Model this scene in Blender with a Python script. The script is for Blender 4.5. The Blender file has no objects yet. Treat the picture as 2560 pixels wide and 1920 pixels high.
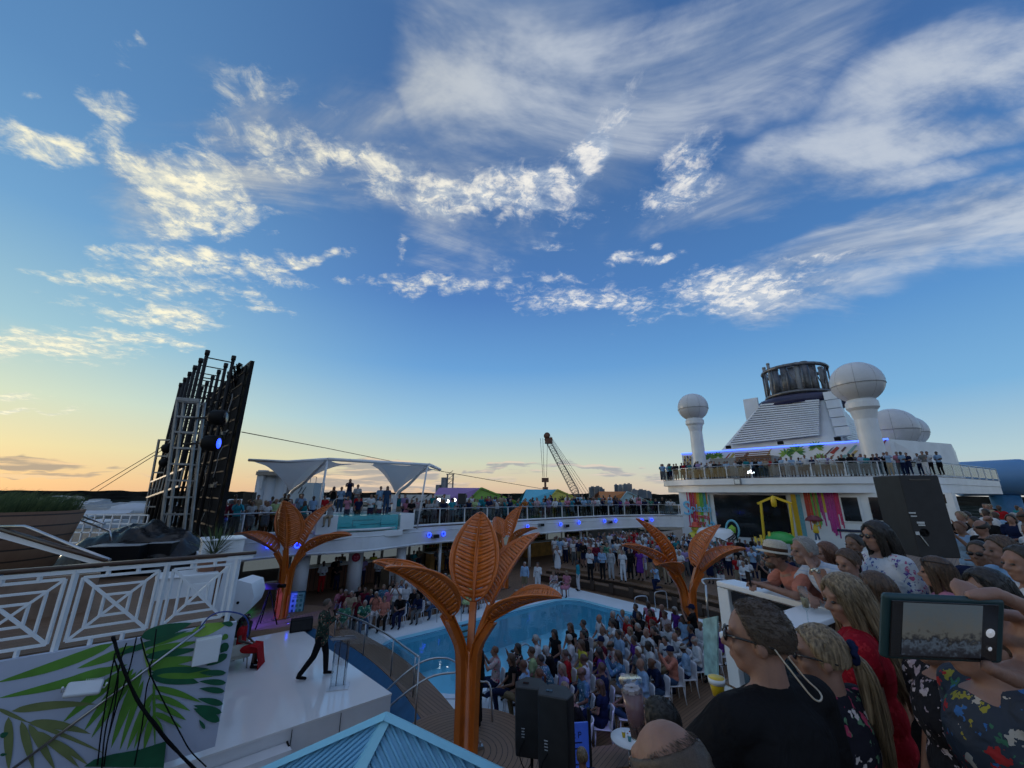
import bpy, bmesh, math, random
from mathutils import Vector, Matrix, noise
R = math.radians
SC = bpy.context.scene
C = SC.collection

# ---------------------------------------------------------------- camera
CZ = 5.7
TH, RO, FPX = R(15.8), R(0.35), 964.0
cam_d = bpy.data.cameras.new('camera')
cam = bpy.data.objects.new('camera', cam_d)
C.objects.link(cam)
cam_d.sensor_width = 36.0
cam_d.lens = FPX / 2560 * 36.0
cam_d.clip_start = 0.05
cam_d.clip_end = 30000
cam.matrix_world = (Matrix.Translation((0, 0, CZ)) @ Matrix.Rotation(R(90) + TH, 4, 'X') @ Matrix.Rotation(RO, 4, 'Z'))
SC.camera = cam

def ray(px, py):
    x = (px - 1280) / FPX; y = -(py - 960) / FPX
    c, s = math.cos(RO), math.sin(RO)
    x, y = x*c - y*s, x*s + y*c
    return Vector((x, math.cos(TH) - y*math.sin(TH), y*math.cos(TH) + math.sin(TH)))
def pz(px, py, z):
    r = ray(px, py); return Vector((0, 0, CZ)) + r * ((z - CZ) / r.z)
def pd(px, py, d):
    r = ray(px, py); return Vector((0, 0, CZ)) + r * (d / r.y)
# ship axes: a runs along the pool towards the funnel, b runs across the ship
def S(a, b, z=0.0):
    return Vector((.76*a + .65*b, .65*a - .76*b, z))
SHIP = math.atan2(.65, .76)
def toS(p):
    return (p.x*.76 + p.y*.65, p.x*.65 - p.y*.76)

# ---------------------------------------------------------------- light, exposure
SUN_EL, SUN_AZ = R(3.0), R(-62)          # azimuth measured from +Y towards +X
SC.render.engine = 'CYCLES'
SC.view_settings.view_transform = 'Standard'
SC.view_settings.look = 'None'
SC.view_settings.gamma = 1.0
SC.view_settings.exposure = 0.1
SC.cycles.max_bounces = 4
SC.cycles.diffuse_bounces = 2
SC.cycles.glossy_bounces = 3
SC.cycles.use_adaptive_sampling = True
SC.cycles.adaptive_threshold = .035
SC.cycles.adaptive_min_samples = 24
SC.cycles.use_denoising = True
SC.cycles.time_limit = 600
SC.cycles.transparent_max_bounces = 10
sun_d = bpy.data.lights.new('sun', 'SUN'); sun_d.energy = 0.45; sun_d.angle = R(8); sun_d.color = (1.0, .80, .58)
sun = bpy.data.objects.new('sun', sun_d); C.objects.link(sun)
sv = Vector((math.sin(SUN_AZ)*math.cos(SUN_EL), math.cos(SUN_AZ)*math.cos(SUN_EL), math.sin(SUN_EL)))
sun.rotation_euler = (-sv).to_track_quat('-Z', 'Y').to_euler()

SKY_GAIN = 1.0
def build_world():
    w = bpy.data.worlds.new('World'); SC.world = w; w.use_nodes = True
    nt = w.node_tree; N = nt.nodes; L = nt.links
    for n in list(N): N.remove(n)
    def nd(t, **k):
        n = N.new(t)
        for a, v in k.items(): setattr(n, a, v)
        return n
    def val(s, x):
        if hasattr(x, 'links') or isinstance(x, bpy.types.NodeSocket): L.new(x, s)
        else: s.default_value = x
    def M(op, a, b=0.0, c=0.0, clamp=False):
        n = nd('ShaderNodeMath', operation=op, use_clamp=clamp)
        val(n.inputs[0], a); val(n.inputs[1], b); val(n.inputs[2], c); return n.outputs[0]
    def VM(op, a, b=(0, 0, 0), out=0):
        n = nd('ShaderNodeVectorMath', operation=op); val(n.inputs[0], a); val(n.inputs[1], b); return n.outputs[out]
    def MR(x, a, b, c=0.0, d=1.0, sm=True):
        n = nd('ShaderNodeMapRange'); n.interpolation_type = 'SMOOTHSTEP' if sm else 'LINEAR'
        val(n.inputs[0], x)
        for i, q in zip((1, 2, 3, 4), (a, b, c, d)): val(n.inputs[i], q)
        return n.outputs[0]
    def MIX(f, a, b, bt='MIX'):
        n = nd('ShaderNodeMix', data_type='RGBA', blend_type=bt); val(n.inputs[0], f); val(n.inputs[6], a); val(n.inputs[7], b); return n.outputs[2]
    def RAMP(x, pts):
        n = nd('ShaderNodeValToRGB'); val(n.inputs[0], x); e = n.color_ramp.elements
        while len(e) < len(pts): e.new(.5)
        for el, (p, c) in zip(e, pts): el.position = p; el.color = tuple(srgb(q) for q in c) + (1,)
        return n.outputs[0]
    tc = nd('ShaderNodeTexCoord'); dirv = VM('NORMALIZE', tc.outputs['Generated'])
    sep = nd('ShaderNodeSeparateXYZ'); L.new(dirv, sep.inputs[0]); dx, dy, dz = sep.outputs
    sky = nd('ShaderNodeTexSky', sky_type='NISHITA', sun_disc=False, sun_elevation=SUN_EL, sun_rotation=SUN_AZ,
             altitude=30, air_density=1.0, dust_density=.6, ozone_density=2.0)
    skyc = VM('SCALE', sky.outputs[0]); skyc.node.inputs[3].default_value = 0.10
    # the measured evening sky: one ramp towards the sunset, one away from it
    el = MR(dz, -.02, 1.0, sm=False)
    s_r = RAMP(el, [(0, (226,178,134)), (.035, (236,198,146)), (.09, (234,220,168)), (.17, (210,224,198)), (.28, (158,200,214)), (.45, (112,164,208)), (.62, (92,140,190)), (1, (66,106,158))])
    f_r = RAMP(el, [(0, (190,190,190)), (.04, (198,205,200)), (.09, (180,206,214)), (.2, (124,178,220)), (.36, (92,148,206)), (.5, (76,126,186)), (.7, (64,106,164)), (1, (54,92,148))])
    c_r = RAMP(el, [(0, (214,178,158)), (.04, (222,200,170)), (.09, (206,212,190)), (.18, (158,200,224)), (.32, (106,162,216)), (.48, (80,128,192)), (.65, (72,114,170)), (1, (58,96,150))])
    # azimuth factor
    az = M('ARCTAN2', dx, dy)
    fl = MR(az, -1.05, -.15); fr = MR(az, -.1, .9)
    grad = MIX(fr, MIX(fl, s_r, c_r), f_r)
    base = MIX(.10, grad, skyc)
    up = M('MAXIMUM', MR(dz, .84, .97), MR(dy, .0, -.45, 0, .55))  # unseen sky overhead and behind the camera, brightened to fill the deck
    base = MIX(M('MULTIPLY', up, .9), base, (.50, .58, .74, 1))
    # ---- clouds
    def blob(px, py, wx, wy, ang, soft=1.0):
        c0 = ray(px, py).normalized()
        rr = (ray(px + 20, py) .normalized() - c0).normalized()
        up = (c0.cross(rr)).normalized(); up = -up if up.z < 0 else up
        rr = up.cross(c0); rr = -rr if rr.dot(ray(px+20, py).normalized()-c0) < 0 else rr
        a = R(ang); ax = rr*math.cos(a) + up*math.sin(a); ay = -rr*math.sin(a) + up*math.cos(a)
        k = c0.dot(ray(1280, 960).normalized())     # pixels to angle off axis
        sx = 1.28*wx/FPX*max(.35, k*k); sy = 1.38*wy/FPX*max(.35, k**1.5)
        m = Matrix((ax, ay, ax.cross(ay))).transposed().to_euler('XYZ')
        n = nd('ShaderNodeMapping', vector_type='TEXTURE'); L.new(wd, n.inputs[0])
        n.inputs['Location'].default_value = c0; n.inputs['Rotation'].default_value = m
        n.inputs['Scale'].default_value = (sx, sy, .6)
        l = VM('LENGTH', n.outputs[0], out=1)
        return MR(l, 1.5, .2, 0, soft)
    # cloud layer coordinates: the flat layer overhead
    h = M('MAXIMUM', M('ADD', dz, .10), .03)
    q = nd('ShaderNodeCombineXYZ'); L.new(M('DIVIDE', dx, h), q.inputs[0]); L.new(M('DIVIDE', dy, h), q.inputs[1])
    q = q.outputs[0]
    def NZ(v, sc, det=6, rough=.55, dist=0.0, nt_='FBM'):
        n = nd('ShaderNodeTexNoise'); L.new(v, n.inputs['Vector']); n.inputs['Scale'].default_value = sc
        n.inputs['Detail'].default_value = det; n.inputs['Roughness'].default_value = rough; n.inputs['Distortion'].default_value = dist
        return n.outputs['Fac']
    nw = nd('ShaderNodeTexNoise'); L.new(dirv, nw.inputs['Vector']); nw.inputs['Scale'].default_value = 6; nw.inputs['Detail'].default_value = 4
    wd = VM('ADD', dirv, VM('SCALE', VM('SUBTRACT', nw.outputs['Color'], (.5, .5, .5))))
    wd.node.inputs[1].links[0].from_node.inputs[3].default_value = .16
    rot = nd('ShaderNodeMapping'); L.new(q, rot.inputs[0]); rot.inputs['Rotation'].default_value = (0, 0, R(-62)); rot.inputs['Scale'].default_value = (.55, 1.25, 1)
    st = rot.outputs[0]
    def maxs(bl):
        o = blob(*bl[0])
        for b in bl[1:]: o = M('MAXIMUM', o, blob(*b))
        return o
    puffs = maxs([
        (290,235,120,62,60,.85),(112,362,130,48,-5,1.1),(65,228,45,20,0,.55),(665,130,30,16,0,.5),(330,130,40,14,-50,.5),
        (400,400,170,60,-38,1.0),(520,470,150,100,-40,1.1),(560,562,150,44,-8,1.1),(620,250,170,60,38,.8),(790,260,70,20,-5,.6),
        (740,385,150,60,5,.9),(960,425,190,52,-8,1.0),(1150,475,170,50,-4,1.15),(1330,470,170,56,-8,1.2),(1470,375,160,42,42,1.05),(1240,520,160,26,0,.7),
        (1440,530,80,26,20,.7),(1720,420,110,80,55,1.0),(1640,490,90,34,10,.9),(475,655,150,50,-22,1.0),(640,690,90,30,-15,.85),(360,700,140,26,-5,.9),(500,720,150,26,0,.75),
        (325,640,70,34,-40,.85),(230,698,110,14,-3,.9),(420,775,150,36,-8,1.0),(200,745,60,10,-8,.55),(620,770,80,26,-10,.7),
        (760,645,110,16,8,1.0),(720,700,70,18,-20,.75),(850,716,130,12,-4,.7),(1000,628,18,36,0,.85),(1090,598,24,9,20,.6),
        (1130,708,190,24,4,.9),(1275,636,30,24,0,1.05),(1380,593,70,13,-5,.75),(1570,642,60,20,25,.75),(1660,600,24,12,10,.75),(1665,640,70,12,-3,.95),
        (1400,690,100,16,-3,.85),(1440,755,190,42,-4,.9),(1830,730,200,54,8,1.0),(1790,768,90,26,10,1.1),(1960,690,170,46,20,.85),(1620,735,120,24,4,.6),
        (345,845,170,26,-4,1.0),(95,870,210,48,-8,1.1),(60,998,90,12,-3,1.0),(60,1036,80,9,2,1.0),(180,1028,50,8,-4,.9)])
    veil = maxs([
        (1150,230,160,330,-14,1.12),(1330,200,270,360,-20,1.0),(1500,330,330,130,25,.95),(820,350,320,130,5,.88),(1130,400,330,90,0,1.0),(640,420,150,130,-30,.8),(1850,110,360,150,14,.75),(2080,370,330,90,20,.62),
        (2350,320,330,60,18,.70),(1800,500,300,60,14,.65),(2200,610,420,80,15,.85),(2500,540,240,60,20,.7),(1950,720,260,70,12,.65),(2350,180,320,120,20,.55),(430,420,200,160,-40,.6),(2250,450,260,50,12,.6)])
    n1 = NZ(st, 4.6, 7, .68, .7); n2 = NZ(q, 15, 5, .68, .4); n3 = NZ(st, 1.7, 6, .62, 1.0); n4 = n2
    # puffs: mask + noise thresholded
    d1 = M('ADD', M('MULTIPLY', n1, .52), M('ADD', M('MULTIPLY', n2, .50), M('MULTIPLY', n4, .03)))
    thr = MR(puffs, 0, 1, .70, .39, False)
    pc = MR(M('SUBTRACT', d1, thr), -.04, .27)
    pc = M('MULTIPLY', pc, MR(puffs, .02, .3))
    d2 = M('ADD', M('MULTIPLY', n3, .7), M('MULTIPLY', n1, .35))
    vc = M('MULTIPLY', MR(M('SUBTRACT', d2, MR(veil, 0, 1, .66, .26, False)), -.05, .28), .84)
    vc = M('MULTIPLY', vc, MR(veil, .02, .4))
    # light side of the clouds: density falls off towards the low sun
    off = VM('ADD', q, tuple(v*.05 for v in (math.sin(SUN_AZ), math.cos(SUN_AZ), 0)))
    n2b = NZ(off, 15, 5, .68, .4)
    lit = MR(M('SUBTRACT', n2, n2b), -.05, .07)
    warm = MR(az, -1.1, .3)
    hi = MIX(warm, (1.0, .93, .66, 1), (.86, .84, .80, 1))
    lo = MIX(warm, (.66, .68, .60, 1), (.34, .44, .60, 1))
    pcol = MIX(M('MULTIPLY_ADD', lit, .6, M('MULTIPLY', MR(pc, .2, 1), .4)), lo, hi)
    vcol = MIX(MR(n3, .35, .65), (.14, .22, .38, 1), MIX(warm, (.60, .60, .52, 1), (.54, .59, .66, 1)))
    # low grey-mauve bank just above the horizon
    hx = nd('ShaderNodeCombineXYZ'); L.new(M('MULTIPLY', az, 3.2), hx.inputs[0]); L.new(M('MULTIPLY', dz, 34), hx.inputs[1])
    hb = NZ(hx.outputs[0], 1.5, 7, .55, .2)
    band = maxs([(90,1165,200,22,-1,.9),(200,1185,160,14,0,.9),(330,1180,120,12,0,.7),(940,1190,230,34,0,.95),(860,1200,140,26,0,.8),(1240,1173,150,9,0,.75),(1440,1175,120,11,0,.85),(1300,1205,140,16,0,.5),(1600,1200,200,16,0,.6),(1130,1210,120,20,0,.6),(2300,1150,300,8,0,.2)])
    bc = M('MULTIPLY', MR(M('SUBTRACT', hb, MR(band, 0, 1, .68, .30, False)), 0, .10), .8)
    bc = M('MULTIPLY', bc, MR(band, .02, .2))
    off2 = VM('ADD', hx.outputs[0], (-.02, .16, 0)); hb2 = NZ(off2, 1.5, 7, .55, .2)
    bl = MR(M('SUBTRACT', hb, hb2), -.02, .10)
    bcol = MIX(bl, MIX(warm, (.36, .30, .24, 1), (.34, .35, .39, 1)), MIX(warm, (.90, .62, .33, 1), (.68, .58, .50, 1)))
    def BG(c):
        n = nd('ShaderNodeBackground'); val(n.inputs[0], c); n.inputs[1].default_value = SKY_GAIN; return n.outputs[0]
    def MS(f, a, b):
        n = nd('ShaderNodeMixShader'); val(n.inputs[0], f); L.new(a, n.inputs[1]); L.new(b, n.inputs[2]); return n.outputs[0]
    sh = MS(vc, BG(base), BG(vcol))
    sh = MS(M('MULTIPLY', pc, .95), sh, BG(pcol))
    sh = MS(bc, sh, BG(bcol))
    sh = MS(MR(dz, -.03, -.004), BG((.05, .055, .06, 1)), sh)
    out = nd('ShaderNodeOutputWorld'); L.new(sh, out.inputs[0])
    w.cycles.sampling_method = 'MANUAL'; w.cycles.sample_map_resolution = 512

def srgb(v):
    v = v/255.0
    return v/12.92 if v <= .04045 else ((v+.055)/1.055)**2.4
build_world()
# ---------------------------------------------------------------- helpers
def _mat(name):
    m = bpy.data.materials.new(name); m.use_nodes = True
    return m, m.node_tree, m.node_tree.nodes['Principled BSDF']
def mat(name, col, rough=.6, metal=0.0, var=.12, scale=6.0, bump=0.0, bscale=40.0, spec=.5, emit=None, es=0.0, alpha=1.0, trans=0.0, coat=0.0, sheen=0.0):
    """procedural material: noise varies the tone and the gloss, optional noise bump"""
    m, nt, p = _mat(name); N, L = nt.nodes, nt.links
    col = tuple(col)[:3]
    tc = N.new('ShaderNodeTexCoord')
    nz = N.new('ShaderNodeTexNoise'); nz.inputs['Scale'].default_value = scale; nz.inputs['Detail'].default_value = 4
    L.new(tc.outputs['Object'], nz.inputs['Vector'])
    rp = N.new('ShaderNodeMix'); rp.data_type = 'RGBA'
    rp.inputs[6].default_value = tuple(max(0, c*(1-var)) for c in col)+(1,)
    rp.inputs[7].default_value = tuple(min(1, c*(1+var)) for c in col)+(1,)
    mr = N.new('ShaderNodeMapRange'); mr.inputs[1].default_value = .3; mr.inputs[2].default_value = .7
    L.new(nz.outputs['Fac'], mr.inputs[0]); L.new(mr.outputs[0], rp.inputs[0])
    L.new(rp.outputs[2], p.inputs['Base Color'])
    p.inputs['Roughness'].default_value = rough; p.inputs['Metallic'].default_value = metal
    p.inputs['Specular IOR Level'].default_value = spec
    if bump:
        nb = N.new('ShaderNodeTexNoise'); nb.inputs['Scale'].default_value = bscale; nb.inputs['Detail'].default_value = 3
        L.new(tc.outputs['Object'], nb.inputs['Vector'])
        b = N.new('ShaderNodeBump'); b.inputs['Strength'].default_value = bump; b.inputs['Distance'].default_value = .02
        L.new(nb.outputs['Fac'], b.inputs['Height']); L.new(b.outputs[0], p.inputs['Normal'])
    if emit: p.inputs['Emission Color'].default_value = tuple(emit)+(1,); p.inputs['Emission Strength'].default_value = es
    if coat: p.inputs['Coat Weight'].default_value = coat; p.inputs['Coat Roughness'].default_value = .1
    if trans: p.inputs['Transmission Weight'].default_value = trans
    if alpha < 1: p.inputs['Alpha'].default_value = alpha
    return m
def hexc(r, g, b): return (srgb(r), srgb(g), srgb(b))

class MB:
    """collects geometry for ONE mesh object"""
    def __init__(s): s.v = []; s.f = []; s.mi = []; s.sm = []
    def add(s, vs, fs, mi=0, smooth=False):
        o = len(s.v); s.v += [tuple(v) for v in vs]
        for f in fs: s.f.append([i+o for i in f]); s.mi.append(mi); s.sm.append(smooth)
        return s
    def box(s, c, d, rz=0.0, mi=0, M=None):
        hx, hy, hz = d[0]/2, d[1]/2, d[2]/2
        m = M if M is not None else Matrix.Translation(c) @ Matrix.Rotation(rz, 4, 'Z')
        vs = [m @ Vector((x, y, z)) for x in (-hx, hx) for y in (-hy, hy) for z in (-hz, hz)]
        return s.add(vs, [(0,1,3,2),(4,6,7,5),(0,4,5,1),(2,3,7,6),(0,2,6,4),(1,5,7,3)], mi)
    def beam(s, a, b, w, h=None, mi=0, up=Vector((0,0,1))):
        """rectangular bar from a to b"""
        a, b = Vector(a), Vector(b); h = h or w; d = b-a; l = d.length
        if l < 1e-6: return s
        d.normalize(); x = d.cross(up)
        if x.length < 1e-3: x = d.cross(Vector((1,0,0)))
        x.normalize(); y = x.cross(d)
        vs = []
        for p in (a, b):
            for i, j in ((-1,-1),(1,-1),(1,1),(-1,1)): vs.append(p + x*(i*w/2) + y*(j*h/2))
        return s.add(vs, [(3,2,1,0),(4,5,6,7),(0,1,5,4),(1,2,6,5),(2,3,7,6),(3,0,4,7)], mi)
    def tube(s, pts, r, n=8, mi=0, closed=False, cap=True):
        pts = [Vector(p) for p in pts]; k = len(pts)
        rs = r if isinstance(r, (list, tuple)) else [r]*k
        fr = None; vs = []
        for i, p in enumerate(pts):
            if closed: t = (pts[(i+1) % k] - pts[i-1])
            else: t = pts[min(i+1, k-1)] - pts[max(i-1, 0)]
            t.normalize()
            if fr is None:
                fr = t.cross(Vector((0,0,1)))
                if fr.length < 1e-3: fr = t.cross(Vector((1,0,0)))
            fr = (fr - t*fr.dot(t)); fr.normalize(); g = t.cross(fr)
            for j in range(n):
                a = 2*math.pi*j/n; vs.append(p + (fr*math.cos(a) + g*math.sin(a))*rs[i])
        fs = []
        for i in range(k if closed else k-1):
            i2 = (i+1) % k
            for j in range(n): fs.append((i*n+j, i*n+(j+1) % n, i2*n+(j+1) % n, i2*n+j))
        s.add(vs, fs, mi, True)
        if cap and not closed:
            o = len(s.v) - len(vs)
            s.f.append([o+j for j in range(n)][::-1]); s.mi.append(mi); s.sm.append(False)
            s.f.append([o+(k-1)*n+j for j in range(n)]); s.mi.append(mi); s.sm.append(False)
        return s
    def lathe(s, prof, c=(0,0,0), n=24, mi=0, smooth=True, M=None):
        """profile [(r,z)] round the z axis"""
        m = M if M is not None else Matrix.Translation(c); vs = []
        for r, z in prof:
            for j in range(n):
                a = 2*math.pi*j/n; vs.append(m @ Vector((r*math.cos(a), r*math.sin(a), z)))
        fs = []
        for i in range(len(prof)-1):
            for j in range(n): fs.append((i*n+j, i*n+(j+1) % n, (i+1)*n+(j+1) % n, (i+1)*n+j))
        if prof[0][0] > 1e-4: fs.append([j for j in range(n)][::-1])
        if prof[-1][0] > 1e-4: fs.append([(len(prof)-1)*n+j for j in range(n)])
        return s.add(vs, fs, mi, smooth)
    def prism(s, poly, z0, z1, mi=0, M=None, smooth=False):
        """vertical extrusion of an xy polygon"""
        k = len(poly); m = M or Matrix.Identity(4)
        vs = [m @ Vector((p[0], p[1], z0)) for p in poly] + [m @ Vector((p[0], p[1], z1)) for p in poly]
        A = sum(poly[i][0]*poly[(i+1)%k][1]-poly[(i+1)%k][0]*poly[i][1] for i in range(k))
        fs = [[j for j in range(k)][::-1], [k+j for j in range(k)]] + [(j, (j+1)%k, k+(j+1)%k, k+j) for j in range(k)]
        if A < 0: fs = [f[::-1] for f in fs]
        return s.add(vs, fs, mi, smooth)
    def strip(s, la, lb, mi=0, smooth=False):
        k = len(la); return s.add(list(la)+list(lb), [(i, i+1, k+i+1, k+i) for i in range(k-1)], mi, smooth)
    def slab(s, la, lb, th, mi=0, d=Vector((0,0,-1))):
        """thick ribbon between two polylines"""
        la = [Vector(p) for p in la]; lb = [Vector(p) for p in lb]; k = len(la)
        vs = la + lb + [p+d*th for p in la] + [p+d*th for p in lb]; fs = []
        for i in range(k-1):
            fs += [(i, i+1, k+i+1, k+i), (2*k+i, 3*k+i, 3*k+i+1, 2*k+i+1), (i, 2*k+i, 2*k+i+1, i+1), (k+i, k+i+1, 3*k+i+1, 3*k+i)]
        fs += [(0, k, 3*k, 2*k), (k-1, 3*k-1, 4*k-1, 2*k-1)]
        return s.add(vs, fs, mi)
    def build(s, name, mats, parent=None, bevel=0.0, smooth=None, loc=None):
        me = bpy.data.meshes.new(name); me.from_pydata(s.v, [], s.f)
        for m in (mats if isinstance(mats, (list, tuple)) else [mats]): me.materials.append(m)
        me.polygons.foreach_set('material_index', s.mi)
        me.polygons.foreach_set('use_smooth', [True]*len(s.f) if smooth else s.sm)
        me.update()
        o = bpy.data.objects.new(name, me); C.objects.link(o)
        if bevel:
            b = o.modifiers.new('bevel', 'BEVEL'); b.width = bevel; b.segments = 2; b.limit_method = 'ANGLE'; b.angle_limit = R(50)
            o.modifiers.new('wn', 'WEIGHTED_NORMAL')
        if loc is not None: o.location = loc
        if parent is not None: o.parent = parent
        return o
def empty(name, loc=(0,0,0), rz=0.0):
    o = bpy.data.objects.new(name, None); C.objects.link(o); o.location = loc; o.rotation_euler = (0,0,rz)
    o.empty_display_size = .2; return o
def tag(o, label=None, cat=None, group=None, kind=None):
    if label: o['label'] = label
    if cat: o['category'] = cat
    if group: o['group'] = group
    if kind: o['kind'] = kind
    return o
def structure(o): o['kind'] = 'structure'; return o
KIDS = {}
def kids(o): return [c for c in C.objects if c.parent is o]
def copy_tree(o, parent=None, ch=None):
    c = o.copy(); C.objects.link(c); c.parent = parent
    for k in (ch if ch is not None else kids(o)): copy_tree(k, c)
    return c
def lerp(a, b, t): return a + (b-a)*t
def bez(p0, p1, p2, n):
    p0, p1, p2 = Vector(p0), Vector(p1), Vector(p2)
    return [p0*(1-t)**2 + p1*2*t*(1-t) + p2*t*t for t in [i/(n-1) for i in range(n)]]
def smooth_path(pts, n=6):
    """Catmull-Rom through the points"""
    P = [Vector(p) for p in pts]; P = [P[0]*2-P[1]] + P + [P[-1]*2-P[-2]]; out = []
    for i in range(1, len(P)-2):
        for k in range(n):
            t = k/n; a, b, c, d = P[i-1:i+3]
            out.append(.5*((2*b)+(c-a)*t+(2*a-5*b+4*c-d)*t*t+(3*b-a-3*c+d)*t**3))
    return out + [P[-2]]
def text_mesh(txt, size, M_, m, name='lettering', parent=None, depth=.006, font_shear=0):
    """writing as real geometry"""
    cu = bpy.data.curves.new(name, 'FONT'); cu.body = txt; cu.size = size; cu.extrude = depth; cu.align_x = 'CENTER'; cu.align_y = 'CENTER'
    t = bpy.data.objects.new(name, cu); C.objects.link(t)
    dg = bpy.context.evaluated_depsgraph_get(); me = bpy.data.meshes.new_from_object(t.evaluated_get(dg)); C.objects.unlink(t); bpy.data.objects.remove(t)
    me.transform(M_); me.materials.clear(); me.materials.append(m); o = bpy.data.objects.new(name, me); C.objects.link(o)
    if parent is not None: o.parent = parent
    return o
def pa(px, py, a):
    r = ray(px, py); k = .76*r.x + .65*r.y; return Vector((0, 0, CZ)) + r*(a/k)
def pb(px, py, b):
    r = ray(px, py); k = .65*r.x - .76*r.y; return Vector((0, 0, CZ)) + r*(b/k)
SHIPM = Matrix(((.76, .65, 0, 0), (.65, -.76, 0, 0), (0, 0, 1, 0), (0, 0, 0, 1)))   # ship axes -> world

# ---------------------------------------------------------------- materials
def wood_mat(name, c1, c2, plank=.09, along=SHIP, rough=.65, ring=False):
    m, nt, p = _mat(name); N, L = nt.nodes, nt.links
    tc = N.new('ShaderNodeTexCoord'); mp = N.new('ShaderNodeMapping'); L.new(tc.outputs['Object'], mp.inputs[0])
    mp.inputs['Rotation'].default_value = (0, 0, -along)
    sep = N.new('ShaderNodeSeparateXYZ'); L.new(mp.outputs[0], sep.inputs[0])
    def M(op, a, b=0.0):
        n = N.new('ShaderNodeMath'); n.operation = op
        for s_, v in zip(n.inputs, (a, b)):
            if isinstance(v, (int, float)): s_.default_value = v
            else: L.new(v, s_)
        return n.outputs[0]
    if ring:
        l = N.new('ShaderNodeVectorMath'); l.operation = 'LENGTH'; L.new(tc.outputs['Object'], l.inputs[0]); y = l.outputs['Value']
    else: y = sep.outputs[1]
    q = M('DIVIDE', y, plank); fl = M('FLOOR', q); fr = M('SUBTRACT', q, fl)
    gap = M('LESS_THAN', M('ABSOLUTE', M('SUBTRACT', fr, .5)), .43)
    wn = N.new('ShaderNodeTexWhiteNoise'); wn.noise_dimensions = '1D'; L.new(fl, wn.inputs['W'])
    nz = N.new('ShaderNodeTexNoise'); nz.inputs['Scale'].default_value = 3; nz.inputs['Detail'].default_value = 5
    st = N.new('ShaderNodeMapping'); L.new(mp.outputs[0], st.inputs[0]); st.inputs['Scale'].default_value = (.5, 6, 1); L.new(st.outputs[0], nz.inputs['Vector'])
    f = M('ADD', M('MULTIPLY', wn.outputs['Value'], .5), M('MULTIPLY', nz.outputs['Fac'], .5))
    mx = N.new('ShaderNodeMix'); mx.data_type = 'RGBA'; L.new(f, mx.inputs[0]); mx.inputs[6].default_value = c1+(1,); mx.inputs[7].default_value = c2+(1,)
    m2 = N.new('ShaderNodeMix'); m2.data_type = 'RGBA'; L.new(gap, m2.inputs[0]); m2.inputs[6].default_value = tuple(c*.25 for c in c1)+(1,); L.new(mx.outputs[2], m2.inputs[7])
    L.new(m2.outputs[2], p.inputs['Base Color']); p.inputs['Roughness'].default_value = rough
    return m
def ribs_mat(name, c, axis='X', scale=30, rough=.5):
    m, nt, p = _mat(name); N, L = nt.nodes, nt.links
    tc = N.new('ShaderNodeTexCoord'); w = N.new('ShaderNodeTexWave'); w.bands_direction = axis; w.inputs['Scale'].default_value = scale
    L.new(tc.outputs['Object'], w.inputs[0]); b = N.new('ShaderNodeBump'); b.inputs['Strength'].default_value = .8; b.inputs['Distance'].default_value = .03
    L.new(w.outputs['Fac'], b.inputs['Height']); L.new(b.outputs[0], p.inputs['Normal'])
    p.inputs['Base Color'].default_value = tuple(c)+(1,); p.inputs['Roughness'].default_value = rough
    return m
def glass_mat(name, tint, alpha=.25, rough=.05):
    m, nt, p = _mat(name); N, L = nt.nodes, nt.links
    tr = N.new('ShaderNodeBsdfTransparent'); tr.inputs[0].default_value = tuple(tint)+(1,)
    gl = N.new('ShaderNodeBsdfGlossy'); gl.inputs['Roughness'].default_value = rough
    fr = N.new('ShaderNodeLayerWeight'); fr.inputs[0].default_value = .5
    pw = N.new('ShaderNodeMath'); pw.operation = 'POWER'; L.new(fr.outputs['Facing'], pw.inputs[0]); pw.inputs[1].default_value = 4
    ad = N.new('ShaderNodeMath'); ad.operation = 'MULTIPLY_ADD'; L.new(pw.outputs[0], ad.inputs[0]); ad.inputs[1].default_value = .7; ad.inputs[2].default_value = alpha*.2
    mx = N.new('ShaderNodeMixShader'); L.new(ad.outputs[0], mx.inputs[0]); L.new(tr.outputs[0], mx.inputs[1]); L.new(gl.outputs[0], mx.inputs[2])
    L.new(mx.outputs[0], N['Material Output'].inputs[0]); return m
WHITE = mat('white_paint', (.68,.71,.74), .38, var=.07, scale=.9, bump=.04, bscale=3)
WHITE2 = mat('white_enamel', (.62,.64,.67), .4, var=.06, scale=2)
PALE = mat('pale_deck_coating', (.60,.68,.74), .45, var=.05, scale=.8, bump=.15, bscale=30)
STAGEM = mat('gloss_white_stage', (.74,.75,.76), .06, var=.04, scale=.5, coat=.6)
BLACK = mat('black_paint', (.006,.006,.007), .6, var=.2, spec=.15)
BLACKG = mat('black_gloss', (.01,.01,.012), .15, var=.2)
CHARC = mat('charcoal', (.014,.014,.015), .6, var=.2, bump=.2, spec=.2)
STEEL = mat('brushed_steel', (.45,.46,.48), .28, 1.0, var=.1)
DSTEEL = mat('weathered_steel', (.16,.16,.165), .45, .8, var=.3, scale=3)
ALU = mat('truss_aluminium', (.20,.21,.22), .4, .7, var=.2)
GREYM = mat('grey_paint', (.22,.23,.24), .5, var=.12)
ORANGE = mat('orange_gloss_paint', (.50,.122,.015), .30, var=.16, scale=2.5, coat=.25, bump=.06, bscale=9)
TEAK = wood_mat('deck_planks', (.13,.075,.042), (.20,.12,.07))
TEAKR = wood_mat('round_planks', (.16,.095,.055), (.24,.145,.088), plank=.10, ring=True)
RAILW = mat('handrail_wood', (.055,.03,.02), .35, var=.3, scale=8)
BROWNP = wood_mat('brown_panelling', (.12,.045,.02), (.20,.085,.04), plank=.16, along=0)
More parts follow.
